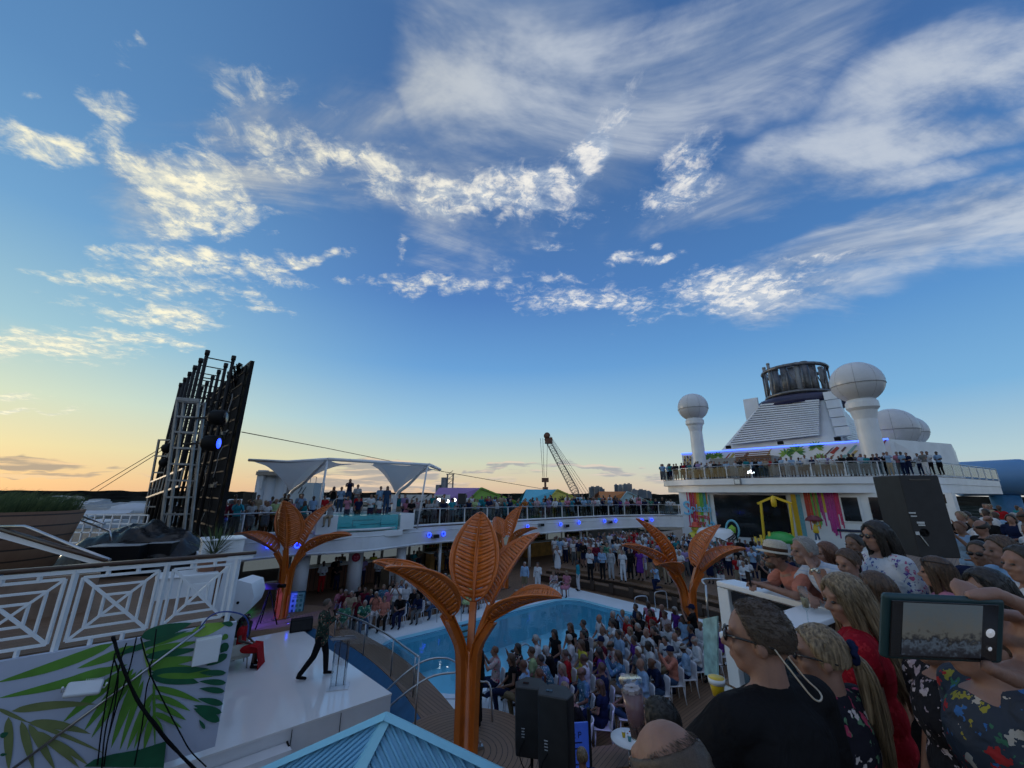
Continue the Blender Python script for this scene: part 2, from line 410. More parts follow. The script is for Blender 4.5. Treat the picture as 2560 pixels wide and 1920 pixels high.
BLUEST = mat('blue_coving', (.02,.11,.24), .5, var=.1)
BLUEL = mat('blue_light', (.05,.1,.9), .4, emit=(.015,.05,1.0), es=4)
BLUEL2 = mat('blue_light_core', (.05,.1,.9), .4, emit=(.01,.02,1.0), es=.5)
WHITEL = mat('white_lamp_glow', (.9,.9,.9), .4, emit=(1,.97,.92), es=14)
GLASSB = glass_mat('balustrade_glass', (.52,.60,.64), .3)
GLASSC = glass_mat('clear_glass', (.88,.93,.94), .3)
WINB = mat('dark_window', (.012,.016,.02), .06, var=.3, scale=.8)
RED = mat('red_cloth', (.33,.012,.012), .6, var=.2)
YELLOW = mat('yellow_paint', (.62,.42,.02), .4, var=.08)
GREENP = mat('green_paint', (.06,.30,.05), .4, var=.15)
# ---------------------------------------------------------------- far ground, ship floor
def far_ground():
    g = MB(); g.add([(-16000,-3000,-30),(16000,-3000,-30),(16000,26000,-30),(-16000,26000,-30)], [(0,1,2,3)])
    m, nt, p = _mat('far_land'); N, L = nt.nodes, nt.links
    tc = N.new('ShaderNodeTexCoord'); vo = N.new('ShaderNodeTexNoise'); vo.inputs['Scale'].default_value = .012; vo.inputs['Detail'].default_value = 8; vo.inputs['Roughness'].default_value = .75
    L.new(tc.outputs['Object'], vo.inputs['Vector']); r = N.new('ShaderNodeValToRGB'); L.new(vo.outputs['Fac'], r.inputs[0])
    e = r.color_ramp.elements; e[0].position = .40; e[0].color = (.013,.016,.014,1); e[1].position = .72; e[1].color = (.20,.19,.18,1)
    k = e.new(.56); k.color = (.022,.027,.022,1)
    L.new(r.outputs[0], p.inputs['Base Color']); p.inputs['Roughness'].default_value = 1; p.inputs['Specular IOR Level'].default_value = 0
    structure(g.build('ground', m))
    # low rolling tree line on the horizon
    h = MB(); rnd = random.Random(5)
    for D, hh, st in ((5200, 26, 60), (3600, 13, 40), (2300, 9, 30)):
        a = -1.25; la = []; lb = []
        while a < 1.25:
            x, y = D*math.sin(a), D*math.cos(a); z = -30 + hh*(.6+.4*noise.noise(Vector((a*30, D, 0)))+.35*noise.noise(Vector((a*200, D, 1))))+ (30*(D/5200))*.55
            la.append((x, y, -31)); lb.append((x, y, z)); a += st/D
        h.slab(lb, la, 40, d=Vector((0,1,0)))
    structure(h.build('hills', mat('far_trees', (.020,.021,.020), 1, var=.5, scale=.02, spec=0)))
far_ground()

POOLA0, POOLA1, POOLB0, POOLB1 = 6.75, 18.8, -16.8, -10.75
def rrect(a0, b0, a1, b1, r, n=6):
    out = []
    for ca, cb, t0 in ((a1-r,b1-r,0),(a0+r,b1-r,90),(a0+r,b0+r,180),(a1-r,b0+r,270)):
        for i in range(n+1):
            t = R(t0+90*i/n); out.append((ca+r*math.cos(t), cb+r*math.sin(t)))
    return out
def ring_fill(mb, outer, inner, z, mi=0):
    """flat ring between two same-length loops"""
    k = len(outer); mb.add([S(*p, z) for p in outer]+[S(*p, z) for p in inner], [(i, (i+1)%k, k+(i+1)%k, k+i) for i in range(k)], mi)
def deck():
    # hull body under the decks and the main pool-level floor (teak), with the pool hole cut out
    pool = rrect(POOLA0, POOLB0, POOLA1, POOLB1, 1.3)
    k = len(pool)
    def proj(poly, a0, b0, a1, b1):
        c = ((POOLA0+POOLA1)/2, (POOLB0+POOLB1)/2); out = []
        for p in poly:
            d = (p[0]-c[0], p[1]-c[1]); t = 1e9
            if d[0] > 1e-6: t = min(t, (a1-c[0])/d[0])
            if d[0] < -1e-6: t = min(t, (a0-c[0])/d[0])
            if d[1] > 1e-6: t = min(t, (b1-c[1])/d[1])
            if d[1] < -1e-6: t = min(t, (b0-c[1])/d[1])
            out.append((c[0]+d[0]*t, c[1]+d[1]*t))
        return out
    f = MB(); outer = proj(pool, -40, -34, 110, 14)
    ring_fill(f, outer, proj(pool, POOLA0-.5, POOLB0-.5, POOLA1+.5, POOLB1+.5), -.02)
    structure(f.build('deck_floor', TEAK))
    h = MB()
    h.prism([(S(a,b).x, S(a,b).y) for a, b in ((-40,-33.9),(110,-33.9),(110,13.9),(-40,13.9))], -30, -2.2)
    h.box(S(35,-34,-1.2), (150,.3,2.3), SHIP); 
    structure(h.build('hull', WHITE2))
    # pale coated floor round the pool
    w = MB(); surr = rrect(5.6, -23.2, 20.3, -5.0, .8)
    surr2 = proj(pool, 5.6, -23.2, 20.3, -7.3)
    ring_fill(w, surr2, pool, 0.0)
    structure(w.build('pool_surround_floor', PALE))
    # pool shell: gutter, walls, floor
    s = MB(); inner = rrect(POOLA0+.22, POOLB0+.22, POOLA1-.22, POOLB1-.22, 1.15)
    ring_fill(s, pool, pool, 0)
    s.add([S(*p, .03) for p in pool]+[S(*p, .03) for p in inner], [(i,(i+1)%k,k+(i+1)%k,k+i) for i in range(k)], 1)
    s.add([S(*p, .03) for p in pool]+[S(*p, 0) for p in pool], [(i,(i+1)%k,k+(i+1)%k,k+i) for i in range(k)], 1)
    s.add([S(*p, .03) for p in inner]+[S(*p, -1.5) for p in inner], [(i,(i+1)%k,k+(i+1)%k,k+i) for i in range(k)], 0, True)
    s.add([S(*p, -1.5) for p in inner], [list(range(k))], 0)
    s.tube([S(*p, -.10) for p in rrect(POOLA0+.20, POOLB0+.20, POOLA1-.20, POOLB1-.20, 1.17)], .03, 6, 2, closed=True)
    pm = mat('pool_tile', (.36,.72,.84), .3, var=.06, scale=1.2)
    structure(s.build('pool_shell', [pm, mat('pool_coping', (.55,.66,.76), .4, var=.06), mat('pool_tile_line', (.05,.20,.38), .3)]))
    wt = MB(); nx, ny = 60, 34
    wt.add([S(*p, -.13) for p in inner[::-1]], [list(range(k))])
    m, nt, p = _mat('pool_water'); N, L = nt.nodes, nt.links
    nz = N.new('ShaderNodeTexNoise'); nz.inputs['Scale'].default_value = 1.6; nz.inputs['Detail'].default_value = 3; tc = N.new('ShaderNodeTexCoord'); L.new(tc.outputs['Object'], nz.inputs['Vector'])
    b = N.new('ShaderNodeBump'); b.inputs['Strength'].default_value = .07; b.inputs['Distance'].default_value = .12; L.new(nz.outputs['Fac'], b.inputs['Height'])
    tr = N.new('ShaderNodeBsdfTransparent'); tr.inputs[0].default_value = (.62,.86,.95,1)
    gl = N.new('ShaderNodeBsdfGlossy'); gl.inputs['Roughness'].default_value = .02; L.new(b.outputs[0], gl.inputs['Normal'])
    fr = N.new('ShaderNodeFresnel'); fr.inputs[0].default_value = 1.33; L.new(b.outputs[0], fr.inputs['Normal'])
    mx = N.new('ShaderNodeMixShader'); L.new(fr.outputs[0], mx.inputs[0]); L.new(tr.outputs[0], mx.inputs[1]); L.new(gl.outputs[0], mx.inputs[2])
    L.new(mx.outputs[0], N['Material Output'].inputs[0])
    structure(wt.build('water', m))
    # pool drains / underwater lights and tiled steps
    for i, (px, py) in enumerate(((1285,1551),(1308,1537))):
        c = pz(px, py, -.2); q = MB(); q.lathe([(0,0),(.16,0),(.16,.03),(.12,.05),(0,.05)], (0,0,0), 20)
        o = q.build('pool_inlet', [WHITE2, CHARC][i == 0]); o.location = (c.x, c.y, -1.5)
        tag(o, ['dark round pool inlet on the pool floor behind the big orange tree', 'pale round pool lamp on the pool floor beyond the dark inlet'][i], 'pool fitting')
deck()

def curved_band():
    """wooden steps and blue coving wrapping the stage end of the pool"""
    def arc(off, z, n=40):
        # centre line a(b): bulges towards the pool in the middle
        out = []
        for i in range(n):
            b = lerp(-19.0, -8.6, i/(n-1)); u = (b+13.7)/5
            out.append(S(6.86 - .62*u*u + off, b, z))
        return out
    w = MB()
    w.slab(arc(0, .44), arc(-.86, .44), .12)
    w.slab(arc(-.06, .32), arc(-.14, .32), .4)
    w.slab(arc(-1.25, .12), arc(-1.7, .12), .14)
    structure(w.build('curved_wood_bench', wood_mat('bench_planks', (.15,.09,.055), (.23,.14,.09), plank=.11, along=SHIP+R(90))))
    b = MB(); b.slab(arc(-.862, .42), arc(-1.24, .08), .3)
    structure(b.build('blue_coving_strip', BLUEST))
    # far end: terraced wooden benches
    def arc2(off, z, b0=-20.5, b1=-3.5, n=40):
        out = []
        for i in range(n):
            b = lerp(b0, b1, i/(n-1)); u = (b+13.6)/9
            out.append(S(20.9 - 1.5*u*u*(1 if b < -13.6 else .9) + off, b, z))
        return out
    t = MB()
    for off, z in ((0,.42),(.62,.62)):
        for k in range(4): t.slab(arc2(off+k*.14, z), arc2(off+k*.14+.12, z), .05)
        t.slab(arc2(off+.08, z-.05), arc2(off+.12, z-.05), z-.05, 1)
    for i in range(0, 40, 3):
        p = arc2(.02, .3)[i]; t.box(p, (.08,.3,.55), SHIP, 1)
    t.slab(arc2(1.15, .80), arc2(1.6, .80), .8, 0)
    structure(t.build('terraced_bench', [TEAK, mat('bench_frame', (.05,.03,.02), .6)]))
    d = MB(); d.slab(arc2(1.6, .795), [S(44, b, .795) for b in [lerp(-20.5,-3.5,i/39) for i in range(40)]], .8)
    structure(d.build('raised_deck', TEAK))
curved_band()
def tree_platform(a, b, r, z, label, blue=False):
    p = S(a, b); e = empty('round_platform', (p.x, p.y, 0)); tag(e, label, 'platform', 'round wooden platforms under the metal trees')
    m = MB(); m.lathe([(r-.04, z-.13),(r, z-.10),(r, z-.02),(r-.03, z),(0.01, z)], n=56); m.build('top', TEAKR, e)
    s = MB(); s.lathe([(r-.25, 0),(r-.25, z-.12)], n=56); s.build('skirt', BLUEST if blue else mat('platform_skirt', (.09,.06,.05), .6), e)
    return e
# ---------------------------------------------------------------- the orange metal trees
def leaf_mesh(L_, W, droop, curl, th=.02):
    """cupped leaf along +X, base at the origin; rows of slots cut on either side of the midrib; returns blade, slots, rim"""
    n = 30; rows = []
    def pt(t, s):
        w = W*.5*(math.sin(math.pi*min(1, t**.78))**.72)
        if t > .995 or t < .005: w = .004
        x = L_*t; z = droop(t); y = s*w
        z += curl*(abs(s)**1.6)*w*1.1
        return Vector((x, y, z))
    cols = [-1,-.86,-.45,-.08,0,.08,.45,.86,1]
    blade = MB(); top = []; 
    ts = [i/n for i in range(n+1)]
    V = [[pt(t, s) for s in cols] for t in ts]
    K = len(cols)
    # a slot: a thin gap between two successive slats, swept forward
    def sweep(t, s): return min(1, max(0, t + .13*abs(s)*(1-t)*math.sin(math.pi*min(1,t*1.2))))
    slats = 11; g = .10
    def quad(t0, t1, s0, s1, sub=3):
        vs = []; 
        for tt in (t0, t1):
            for i in range(sub+1):
                s = lerp(s0, s1, i/sub); vs.append(pt(sweep(tt, s), s))
        blade.add(vs, [(i, i+1, sub+2+i, sub+1+i) for i in range(sub)], 0, True)
    for sgn in (-1, 1):
        for k in range(slats):
            t0 = .04+.93*k/slats; t1 = .04+.93*(k+1)/slats; gg = g*(t1-t0)
            if k == slats-1: gg = 0
            for a_, b_ in ((t0, lerp(t0, t1-gg, .5)), (lerp(t0, t1-gg, .5), t1-gg)): quad(a_, b_, sgn*.07, sgn*.84)
        for k in range(60):     # outer margin and strip by the midrib
            t0 = k/60; t1 = (k+1)/60
            quad(t0, t1, sgn*.82, sgn*1.0, 1); quad(t0, t1, 0, sgn*.09, 1)
    rim = MB()
    for sgn in (-1, 1): rim.tube([pt(sweep(t, 1), sgn) for t in [i/36 for i in range(37)]], [.022+.01*math.sin(math.pi*i/36) for i in range(37)], 6)
    rib = MB(); rib.tube([pt(t, 0)+Vector((0,0,-.03)) for t in ts], [.05*(1-t)+.014 for t in ts], 6)
    return blade, rim, rib
LEAF = None
def place_tree(p, z0, h, spread, leaves, label, lean=0.0, ntr=5):
    """trunk of bundled curved fins that open out into the leaf stalks"""
    global LEAF
    if LEAF is None:
        b, rim, rib = leaf_mesh(2.75, 1.5, lambda t: .62*t - .55*t**2.3, .42)
        LEAF = (b, rim, rib)
        bo = b.build('leaf', ORANGE); sd = bo.modifiers.new('th', 'SOLIDIFY'); sd.thickness = .022
        ro = rim.build('leaf_rim', ORANGE, bo); rb = rib.build('midrib', ORANGE, bo)
        place_tree.proto = bo
        first = True
    else: first = False
    root = empty('metal_palm_tree', (p.x, p.y, z0)); tag(root, label, 'tree sculpture', 'orange metal leaf trees')
    zf = h*.58      # where the stalks leave the trunk
    for i, (az, el, sc, roll) in enumerate(leaves):
        az = R(az); el = R(el); c, s = math.cos(az), math.sin(az)
        st = MB()
        r0, r1 = .13, .20
        cx, cy = c*r0, s*r0
        joint = Vector((c*(.30+.34*math.cos(el)), s*(.30+.34*math.cos(el)), zf+.60+.30*math.sin(el)))
        pts = smooth_path([(cx, cy, 0), (c*.14, s*.14, zf*.5), (c*.17, s*.17, zf*.86), (c*.25, s*.25, zf+.18), joint], 5)
        n = len(pts); up = Vector((-s, c, 0))
        for k in range(n-1):        # flat fin with two flanges: an H profile
            a_, b_ = pts[k], pts[k+1]; w = .22*(1-.30*k/n)
            d = (b_-a_).normalized(); rad = up.cross(d)
            for o_, ww, hh in ((0, w, .03), (w/2, .025, .15), (-w/2, .025, .15)):
                st.beam(a_+rad*o_, b_+rad*o_+d*.01, ww if o_ == 0 else .028, .03 if o_ == 0 else hh, 0, up)
        st.build('stalk', ORANGE, root)
        bo = place_tree.proto
        if first and i == 0: lf = bo; ks = kids(bo)
        else:
            lf = bo.copy(); C.objects.link(lf)
            for q in place_tree.kids_:
                cc = q.copy(); C.objects.link(cc); cc.parent = lf
        if first and i == 0: place_tree.kids_ = kids(bo)
        lf.parent = root
        m = Matrix.Rotation(az, 4, 'Z') @ Matrix.Rotation(-el, 4, 'Y') @ Matrix.Rotation(R(roll), 4, 'X')
        lf.matrix_local = Matrix.Translation(joint - Vector((c,s,0))*.05) @ m @ Matrix.Scale(sc, 4)
    core = MB(); core.lathe([(.17,0),(.17,.02),(.12,.04),(.11,zf)], n=12); core.build('trunk_core', ORANGE, root)
    for k in range(3):
        a = 2*math.pi*k/3+.3; ft = MB(); ft.box((math.cos(a)*.30, math.sin(a)*.30, .03), (.14,.10,.05), a); ft.lathe([(.02,.04),(.02,.12),(0.01,.13)], (math.cos(a)*.31, math.sin(a)*.31, 0), 8)
        ft.build('foot_bolt', STEEL, root)
    lp = MB(); lp.lathe([(.02,0),(.13,0),(.13,.02),(.09,.03)], (.75,-.62,0), 20); lp.lathe([(.0,.02),(.09,.022)], (.75,-.62,0.001), 20, 1)
    lp.build('uplight', [STEEL, mat('uplight_glass', (.4,.5,.6), .1, emit=(.35,.5,.9), es=1.0)], root)
    return root
T_F = S(5.75, -8.15); T_R = S(15.7, -8.0); T_L = S(4.6, -20.5); T_B = S(17.0, -20.5)
tree_platform(5.75, -8.15, 1.75, .46, 'round planked platform under the nearest orange tree beside the two speakers')
tree_platform(4.6, -20.5, 2.1, .50, 'round platform lit purple under the orange tree behind the stage', True)
# leaves: (azimuth, elevation of the base, scale, roll)
place_tree(T_F, .46, 3.15, 1, [(180,30,.76,0),(226,34,.76,6),(86,66,.80,0),(30,46,.78,-4),(-32,20,.68,4)], 'nearest orange metal tree with five slotted leaves, in front of the pool')
place_tree(T_L, .5, 3.3, 1, [(180,18,.80,0),(140,56,.80,0),(-88,66,.80,0),(50,56,.80,0),(0,18,.80,0)], 'orange metal tree on the purple platform behind the stage presenter')
place_tree(T_R, 0, 3.6, 1, [(176,54,.80,0),(184,26,.76,0),(222,16,.62,0),(8,50,.74,0),(-4,24,.74,0)], 'orange metal tree at the right corner of the pool by the cameraman')
place_tree(T_B, 0, 3.5, 1, [(180,34,.8,0),(230,18,.72,0),(40,60,.82,0),(-30,24,.72,0),(110,40,.7,0)], 'farthest orange metal tree in front of the standing crowd')
# ---------------------------------------------------------------- upper deck rim and everything built on it
UZ = 3.55
def rim_curve():
    pts = [(1.15,-8.9),(.9,-12),(1.0,-16),(1.4,-20.5),(2.4,-23.2),(5.2,-24.0),(7.0,-23.6),(9.2,-23.2),(11.4,-23.7),(13.5,-24.1),(18,-24.2),(24,-24.2),(29,-24.0),(33,-23.6),(36.5,-22.6),(39.2,-21.2),(40,-20.0)]
    return [Vector((p.x, p.y)) for p in smooth_path([Vector((a,b,0)) for a,b in pts], 6)]
RIM = rim_curve()
def poly_world(P): return [(S(p[0],p[1]).x, S(p[0],p[1]).y) for p in P]
def upper_deck():
    m = MB()
    m.prism(poly_world([(p.x, p.y) for p in RIM] + [(46,-20),(46,-34),(-40,-34),(-40,-8.9)]), UZ-.02, UZ, 1)
    m.prism(poly_world([(p.x+ .0, p.y) for p in RIM] + [(46,-20),(46,-34),(-40,-34),(-40,-8.9)]), UZ-1.1, UZ-.03, 0)
    structure(m.build('upper_deck', [WHITE, TEAK]))
    n = MB(); P = [(-40,-1.15),(4.9,-1.15),(5.45,-2.45),(40,-2.45),(40,14),(-40,14)]
    n.prism(poly_world(P), UZ-.02, UZ, 1); n.prism(poly_world(P), UZ-1.0, UZ-.03, 0)
    structure(n.build('near_upper_deck', [WHITE, TEAK]))
    # lip along the rim
    l = MB(); la = [S(p.x, p.y, UZ+.10) for p in RIM[17:]]
    l.tube(la, .07, 6); l.tube([v+Vector((0,0,-.38)) for v in la], .03, 6); l.tube([v+Vector((0,0,-1.12)) for v in la], .06, 6)
    structure(l.build('rim_moulding', WHITE))
upper_deck()
def balustrade(pts, z, label, step=1.5, h=1.1, off=0.0, cap=None, group=None, wood=False, posts=None):
    """handrail, posts and glass panels along a polyline of ship coordinates"""
    P = [S(p[0], p[1], z) for p in pts]; root = empty('glass_balustrade', P[0]); tag(root, label, 'railing', group)
    inv = Matrix.Translation(-P[0])
    # resample
    d = [0]
    for i in range(1, len(P)): d.append(d[-1] + (P[i]-P[i-1]).length)
    def at(s):
        for i in range(1, len(P)):
            if s <= d[i] or i == len(P)-1: return P[i-1].lerp(P[i], (s-d[i-1])/max(1e-6, d[i]-d[i-1]))
    n = max(1, round(d[-1]/step)); Q = [at(d[-1]*i/n) for i in range(n+1)]
    up = Vector((0,0,1)); hr = MB(); hr.tube([inv @ (q+up*h) for q in P], .035, 8); hr.build('handrail', RAILW if wood else STEEL, root)
    pm = None
    for i, q in enumerate(Q):
        if pm is None:
            m = MB(); m.beam((0,0,0), (0,0,h-.03), .07, .05); m.box((0,0,.03), (.14,.12,.05)); po = m.build('post', WHITE, root); pm = po
        else: po = pm.copy(); C.objects.link(po); po.parent = root
        t = Q[min(i+1, n)] - Q[max(i-1, 0)]; po.location = q - P[0]; po.rotation_euler = (0, 0, math.atan2(t.y, t.x))
    for i in range(n):
        a, b = Q[i]-P[0], Q[i+1]-P[0]; t = (b-a).normalized()*.07; g = MB()
        g.beam(a+t+up*.57, b-t+up*.57, .012, .86, 0); g.build('glass_panel', GLASSB, root)
    return root
rim2 = [(p.x, p.y-.12) for p in RIM]
i0 = min(range(len(rim2)), key=lambda i: abs(rim2[i][0]-6.2)+abs(rim2[i][1]+23.8)); i1 = min(range(len(rim2)), key=lambda i: abs(rim2[i][0]-12.2)+abs(rim2[i][1]+23.9))
balustrade(rim2[22:i0+1], UZ, 'short glass railing left of the raised hot tub on the far upper deck', group='glass railings on the upper deck')
balustrade(rim2[i1:-1], UZ, 'long glass railing along the far upper deck right of the hot tub', group='glass railings on the upper deck', step=2.0)

def hot_tub():
    a, b = 9.2, -24.6
    P = S(a, b, UZ); r = empty('hot_tub', P); tag(r, 'raised white tub with a glass front and turquoise water on the far rim', 'hot tub')
    M_ = Matrix.Rotation(SHIP, 4, 'Z')
    def bx(mb, c, d): mb.box(None, d, M=M_ @ Matrix.Translation(c))
    w = MB(); bx(w, (-2.35,-.05,.42), (1.1,2.4,.95)); bx(w, (2.35,.0,.42), (.9,2.4,.95)); bx(w, (0,1.4,.45), (5.4,.3,1.0)); bx(w, (0,0,-.2), (4.2,2.5,.35))
    w.build('wall', WHITE, r, bevel=.03)
    t = MB(); bx(t, (0,0,.42), (3.55,2.2,.85)); t.build('water', mat('tub_water', (.10,.42,.50), .1, var=.05, emit=(.05,.30,.36), es=.12), r)
    st = MB()
    for x, z in ((-.35,.6),(.1,.36)): bx(st, (x,-1.11,z), (1.2,.02,.03))
    bx(st, (-.95,-1.11,.45), (.03,.02,.35)); bx(st, (.7,-1.11,.4), (.03,.02,.45)); bx(st, (-1.2,-1.11,.25), (1.0,.02,.03)); bx(st, (1.1,-1.11,.3), (1.1,.02,.03))
    st.build('steps', mat('tub_line', (.02,.14,.2), .4), r)
    g = MB(); bx(g, (0,-1.2,.62), (3.7,.04,1.1)); g.build('glass_front', GLASSC, r)
    for sx in (-1, 1):
        h = MB(); h.tube([M_ @ Vector(p) for p in smooth_path([(sx*.9-.5,1.2,.9),(sx*.9-.5,1.2,1.65),(sx*.9,1.2,1.8),(sx*.9+.5,1.2,1.65),(sx*.9+.5,1.2,.9)],4)], .025, 6); h.build('grab_rail', STEEL, r)
hot_tub()
RIMLAMPS = [(667,1363),(743,1362),(1069,1337),(1105,1334),(1315,1316),(1398,1310),(1444,1306),(1508,1302),(1536,1301),(1602,1300),(1627,1299)]
def rim_hit(px, py, off=0.0):
    """point on the rim fascia under this pixel column"""
    r = ray(px, py); best = None
    for i in range(len(RIM)-1):
        a, b = S(RIM[i].x, RIM[i].y), S(RIM[i+1].x, RIM[i+1].y); d = b-a
        den = r.x*d.y - r.y*d.x
        if abs(den) < 1e-9: continue
        t = (a.x*d.y - a.y*d.x)/den; u = (a.x*r.y - a.y*r.x)/den
        if t > 0 and -.01 <= u <= 1.01 and (best is None or t < best[0]): best = (t, d)
    t, d = best; n = Vector((d.y, -d.x, 0)).normalized()
    if n.dot(Vector((r.x, r.y, 0))) > 0: n = -n
    return Vector((0,0,CZ)) + r*t, n
nm = ['beside the left metal tree','just right of the left metal tree','below the right end of the hot tub','second right of the hot tub','above the gap between the two middle trees','over the bar counters','third left of the right metal tree']
for i, (px, py) in enumerate(RIMLAMPS):
    p, n = rim_hit(px, py); az = math.atan2(n.y, n.x)
    r = empty('stage_lamp', p + n*.02, az); pre = ['leftmost','second','third','fourth','fifth','sixth','seventh','eighth','ninth','tenth','last'][i]
    tag(r, f'{pre} blue glowing ring lamp from the left along the far deck rim', 'lamp', 'blue lamps on the far deck rim')
    m = MB(); m.tube([(0,0,0),(.16,0,0)], .10, 12); m.beam((0,0,.12),(0,0,-.12),.08,.06); m.build('body', WHITE2, r)
    e = MB(); k = 20; e.tube([(.18, .125*math.cos(2*math.pi*j/k), .125*math.sin(2*math.pi*j/k)) for j in range(k)], .026, 6, closed=True); e.build('ring', BLUEL, r)
    f = MB(); f.tube([(.16,0,0),(.17,0,0)], .075, 14); f.build('lens', BLUEL2, r)
for i, (px, py) in enumerate([(1085,1338),(1413,1312),(1522,1303),(1612,1300),(1350,1310)]):
    p, n = rim_hit(px, py+2); r = empty('loudspeaker', p+n*.05, math.atan2(n.y, n.x))
    tag(r, ['small grey loudspeaker between the third and fourth blue rim lamps','small grey loudspeaker right of the sixth blue rim lamp','small grey loudspeaker between the eighth and ninth rim lamps','small grey loudspeaker between the last two rim lamps','wide grey vent box between the fifth and sixth rim lamps'][i], 'loudspeaker', 'loudspeakers on the rim')
    m = MB(); m.box((.12,0,0), (.22,.5,.24)); m.build('body', GREYM, r, bevel=.02); m = MB(); m.box((.235,0,0), (.01,.44,.19)); m.build('grille', CHARC, r)

# ---- under the far rim: columns, back wall with windows, bars
def under_rim():
    for i, (px, py, rr) in enumerate([(700,1500,.28),(740,1505,.42),(881,1480,.42),(1098,1420,.10),(1141,1430,.09),(1323,1400,.12),(1454,1390,.12),(1650,1380,.14),(1000,1430,.3)]):
        p = pz(px, py, 0) if i < 3 else pb(px, py, -24.8); m = MB(); m.lathe([(rr,0),(rr,UZ-1.1)], n=20); o = m.build('column', WHITE2); o.location = (p.x, p.y, 0)
        tag(o, ['thin white round column behind the camera tripod','thick white column between the left metal tree and the man in red trousers','thick white column with a round red sign under the far deck rim',
         'thin white post under the rim left of the nearest tree','second thin white post under the rim behind the nearest tree','white post behind the farthest metal tree','white post under the rim in front of the bar','white post at the right end under the rim','white column behind the left end of the leafy nearest tree'][i], 'column', 'columns holding up the far deck')
        if i == 2:
            s = MB(); s.lathe([(0,0),(.24,0),(.24,.03),(0,.03)], n=24); so = s.build('round_sign', mat('sign_crimson', (.33,.015,.05), .5), o)
            d = -Vector((p.x, p.y, 0)).normalized(); so.location = (d.x*rr, d.y*rr, 1.95); so.rotation_euler = d.to_track_quat('Z','Y').to_euler()
            f = MB(); f.lathe([(.05,.031),(.05,.035),(0,.035)], (-.08,.05,0), 10); f.lathe([(.05,.031),(.05,.035),(0,.035)], (.08,.05,0), 10)
            f.tube([(-.12,-.05,.035),(-.05,-.11,.035),(.05,-.11,.035),(.12,-.05,.035)], .012, 5); f.build('emblem', mat('sign_pink', (.6,.15,.22), .5), so)
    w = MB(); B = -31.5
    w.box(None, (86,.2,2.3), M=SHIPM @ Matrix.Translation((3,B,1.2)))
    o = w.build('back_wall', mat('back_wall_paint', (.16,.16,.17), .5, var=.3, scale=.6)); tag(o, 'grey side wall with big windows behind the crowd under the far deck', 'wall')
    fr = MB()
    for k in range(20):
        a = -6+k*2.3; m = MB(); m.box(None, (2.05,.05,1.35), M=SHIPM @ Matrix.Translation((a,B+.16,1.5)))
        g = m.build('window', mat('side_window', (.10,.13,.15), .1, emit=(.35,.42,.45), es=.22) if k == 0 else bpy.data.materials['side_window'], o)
    cl = [(.20,.10,.05),(.09,.14,.05),(.35,.17,.03),(.16,.11,.08),(.07,.06,.05)]
    # bar fronts and planters seen between the people
    lab = ['orange panelled bar counter with a pale top under the far deck','brown slatted bar counter behind the man in red trousers','long brown bar counter with shelves behind the standing crowd','green planted wall panel beside the bar under the far deck','orange bar front near the right end under the far deck']
    for i, (a0, a1, b, h, c) in enumerate([(1.9,3.3,-22.6,1.15,0),(6.0,11.5,-27.5,1.25,0),(16,21,-28.5,1.2,2),(21.5,23.2,-29.5,2.2,1),(26,33,-28.5,1.2,2)]):
        r = empty('bar_counter', S(a0, b, 0)); tag(r, lab[i], 'bar' if i != 3 else 'planter')
        m = MB(); m.box(None, (a1-a0, .7, h), SHIP, M=Matrix.Rotation(SHIP,4,'Z') @ Matrix.Translation(((a1-a0)/2, 0, h/2))); m.build('front', BROWNP if c == 0 else mat('bar_front_%d' % i, cl[c], .5, var=.35, scale=2), r)
        m = MB(); m.box(None, (a1-a0+.2, .9, .06), M=Matrix.Rotation(SHIP,4,'Z') @ Matrix.Translation(((a1-a0)/2, 0, h+.04))); m.build('counter_top', WHITE, r)
    # lit shelves
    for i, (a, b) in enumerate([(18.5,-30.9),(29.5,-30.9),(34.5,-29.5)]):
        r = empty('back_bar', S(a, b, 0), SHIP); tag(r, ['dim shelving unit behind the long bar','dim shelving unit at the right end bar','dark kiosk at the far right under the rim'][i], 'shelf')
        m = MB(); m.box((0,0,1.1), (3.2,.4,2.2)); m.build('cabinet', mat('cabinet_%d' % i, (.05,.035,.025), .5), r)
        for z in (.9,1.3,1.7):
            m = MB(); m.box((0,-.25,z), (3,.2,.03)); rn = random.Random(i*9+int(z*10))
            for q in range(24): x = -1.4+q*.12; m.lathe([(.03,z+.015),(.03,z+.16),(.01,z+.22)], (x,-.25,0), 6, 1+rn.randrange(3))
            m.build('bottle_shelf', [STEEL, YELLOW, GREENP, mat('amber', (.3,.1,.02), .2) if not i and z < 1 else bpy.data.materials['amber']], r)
under_rim()
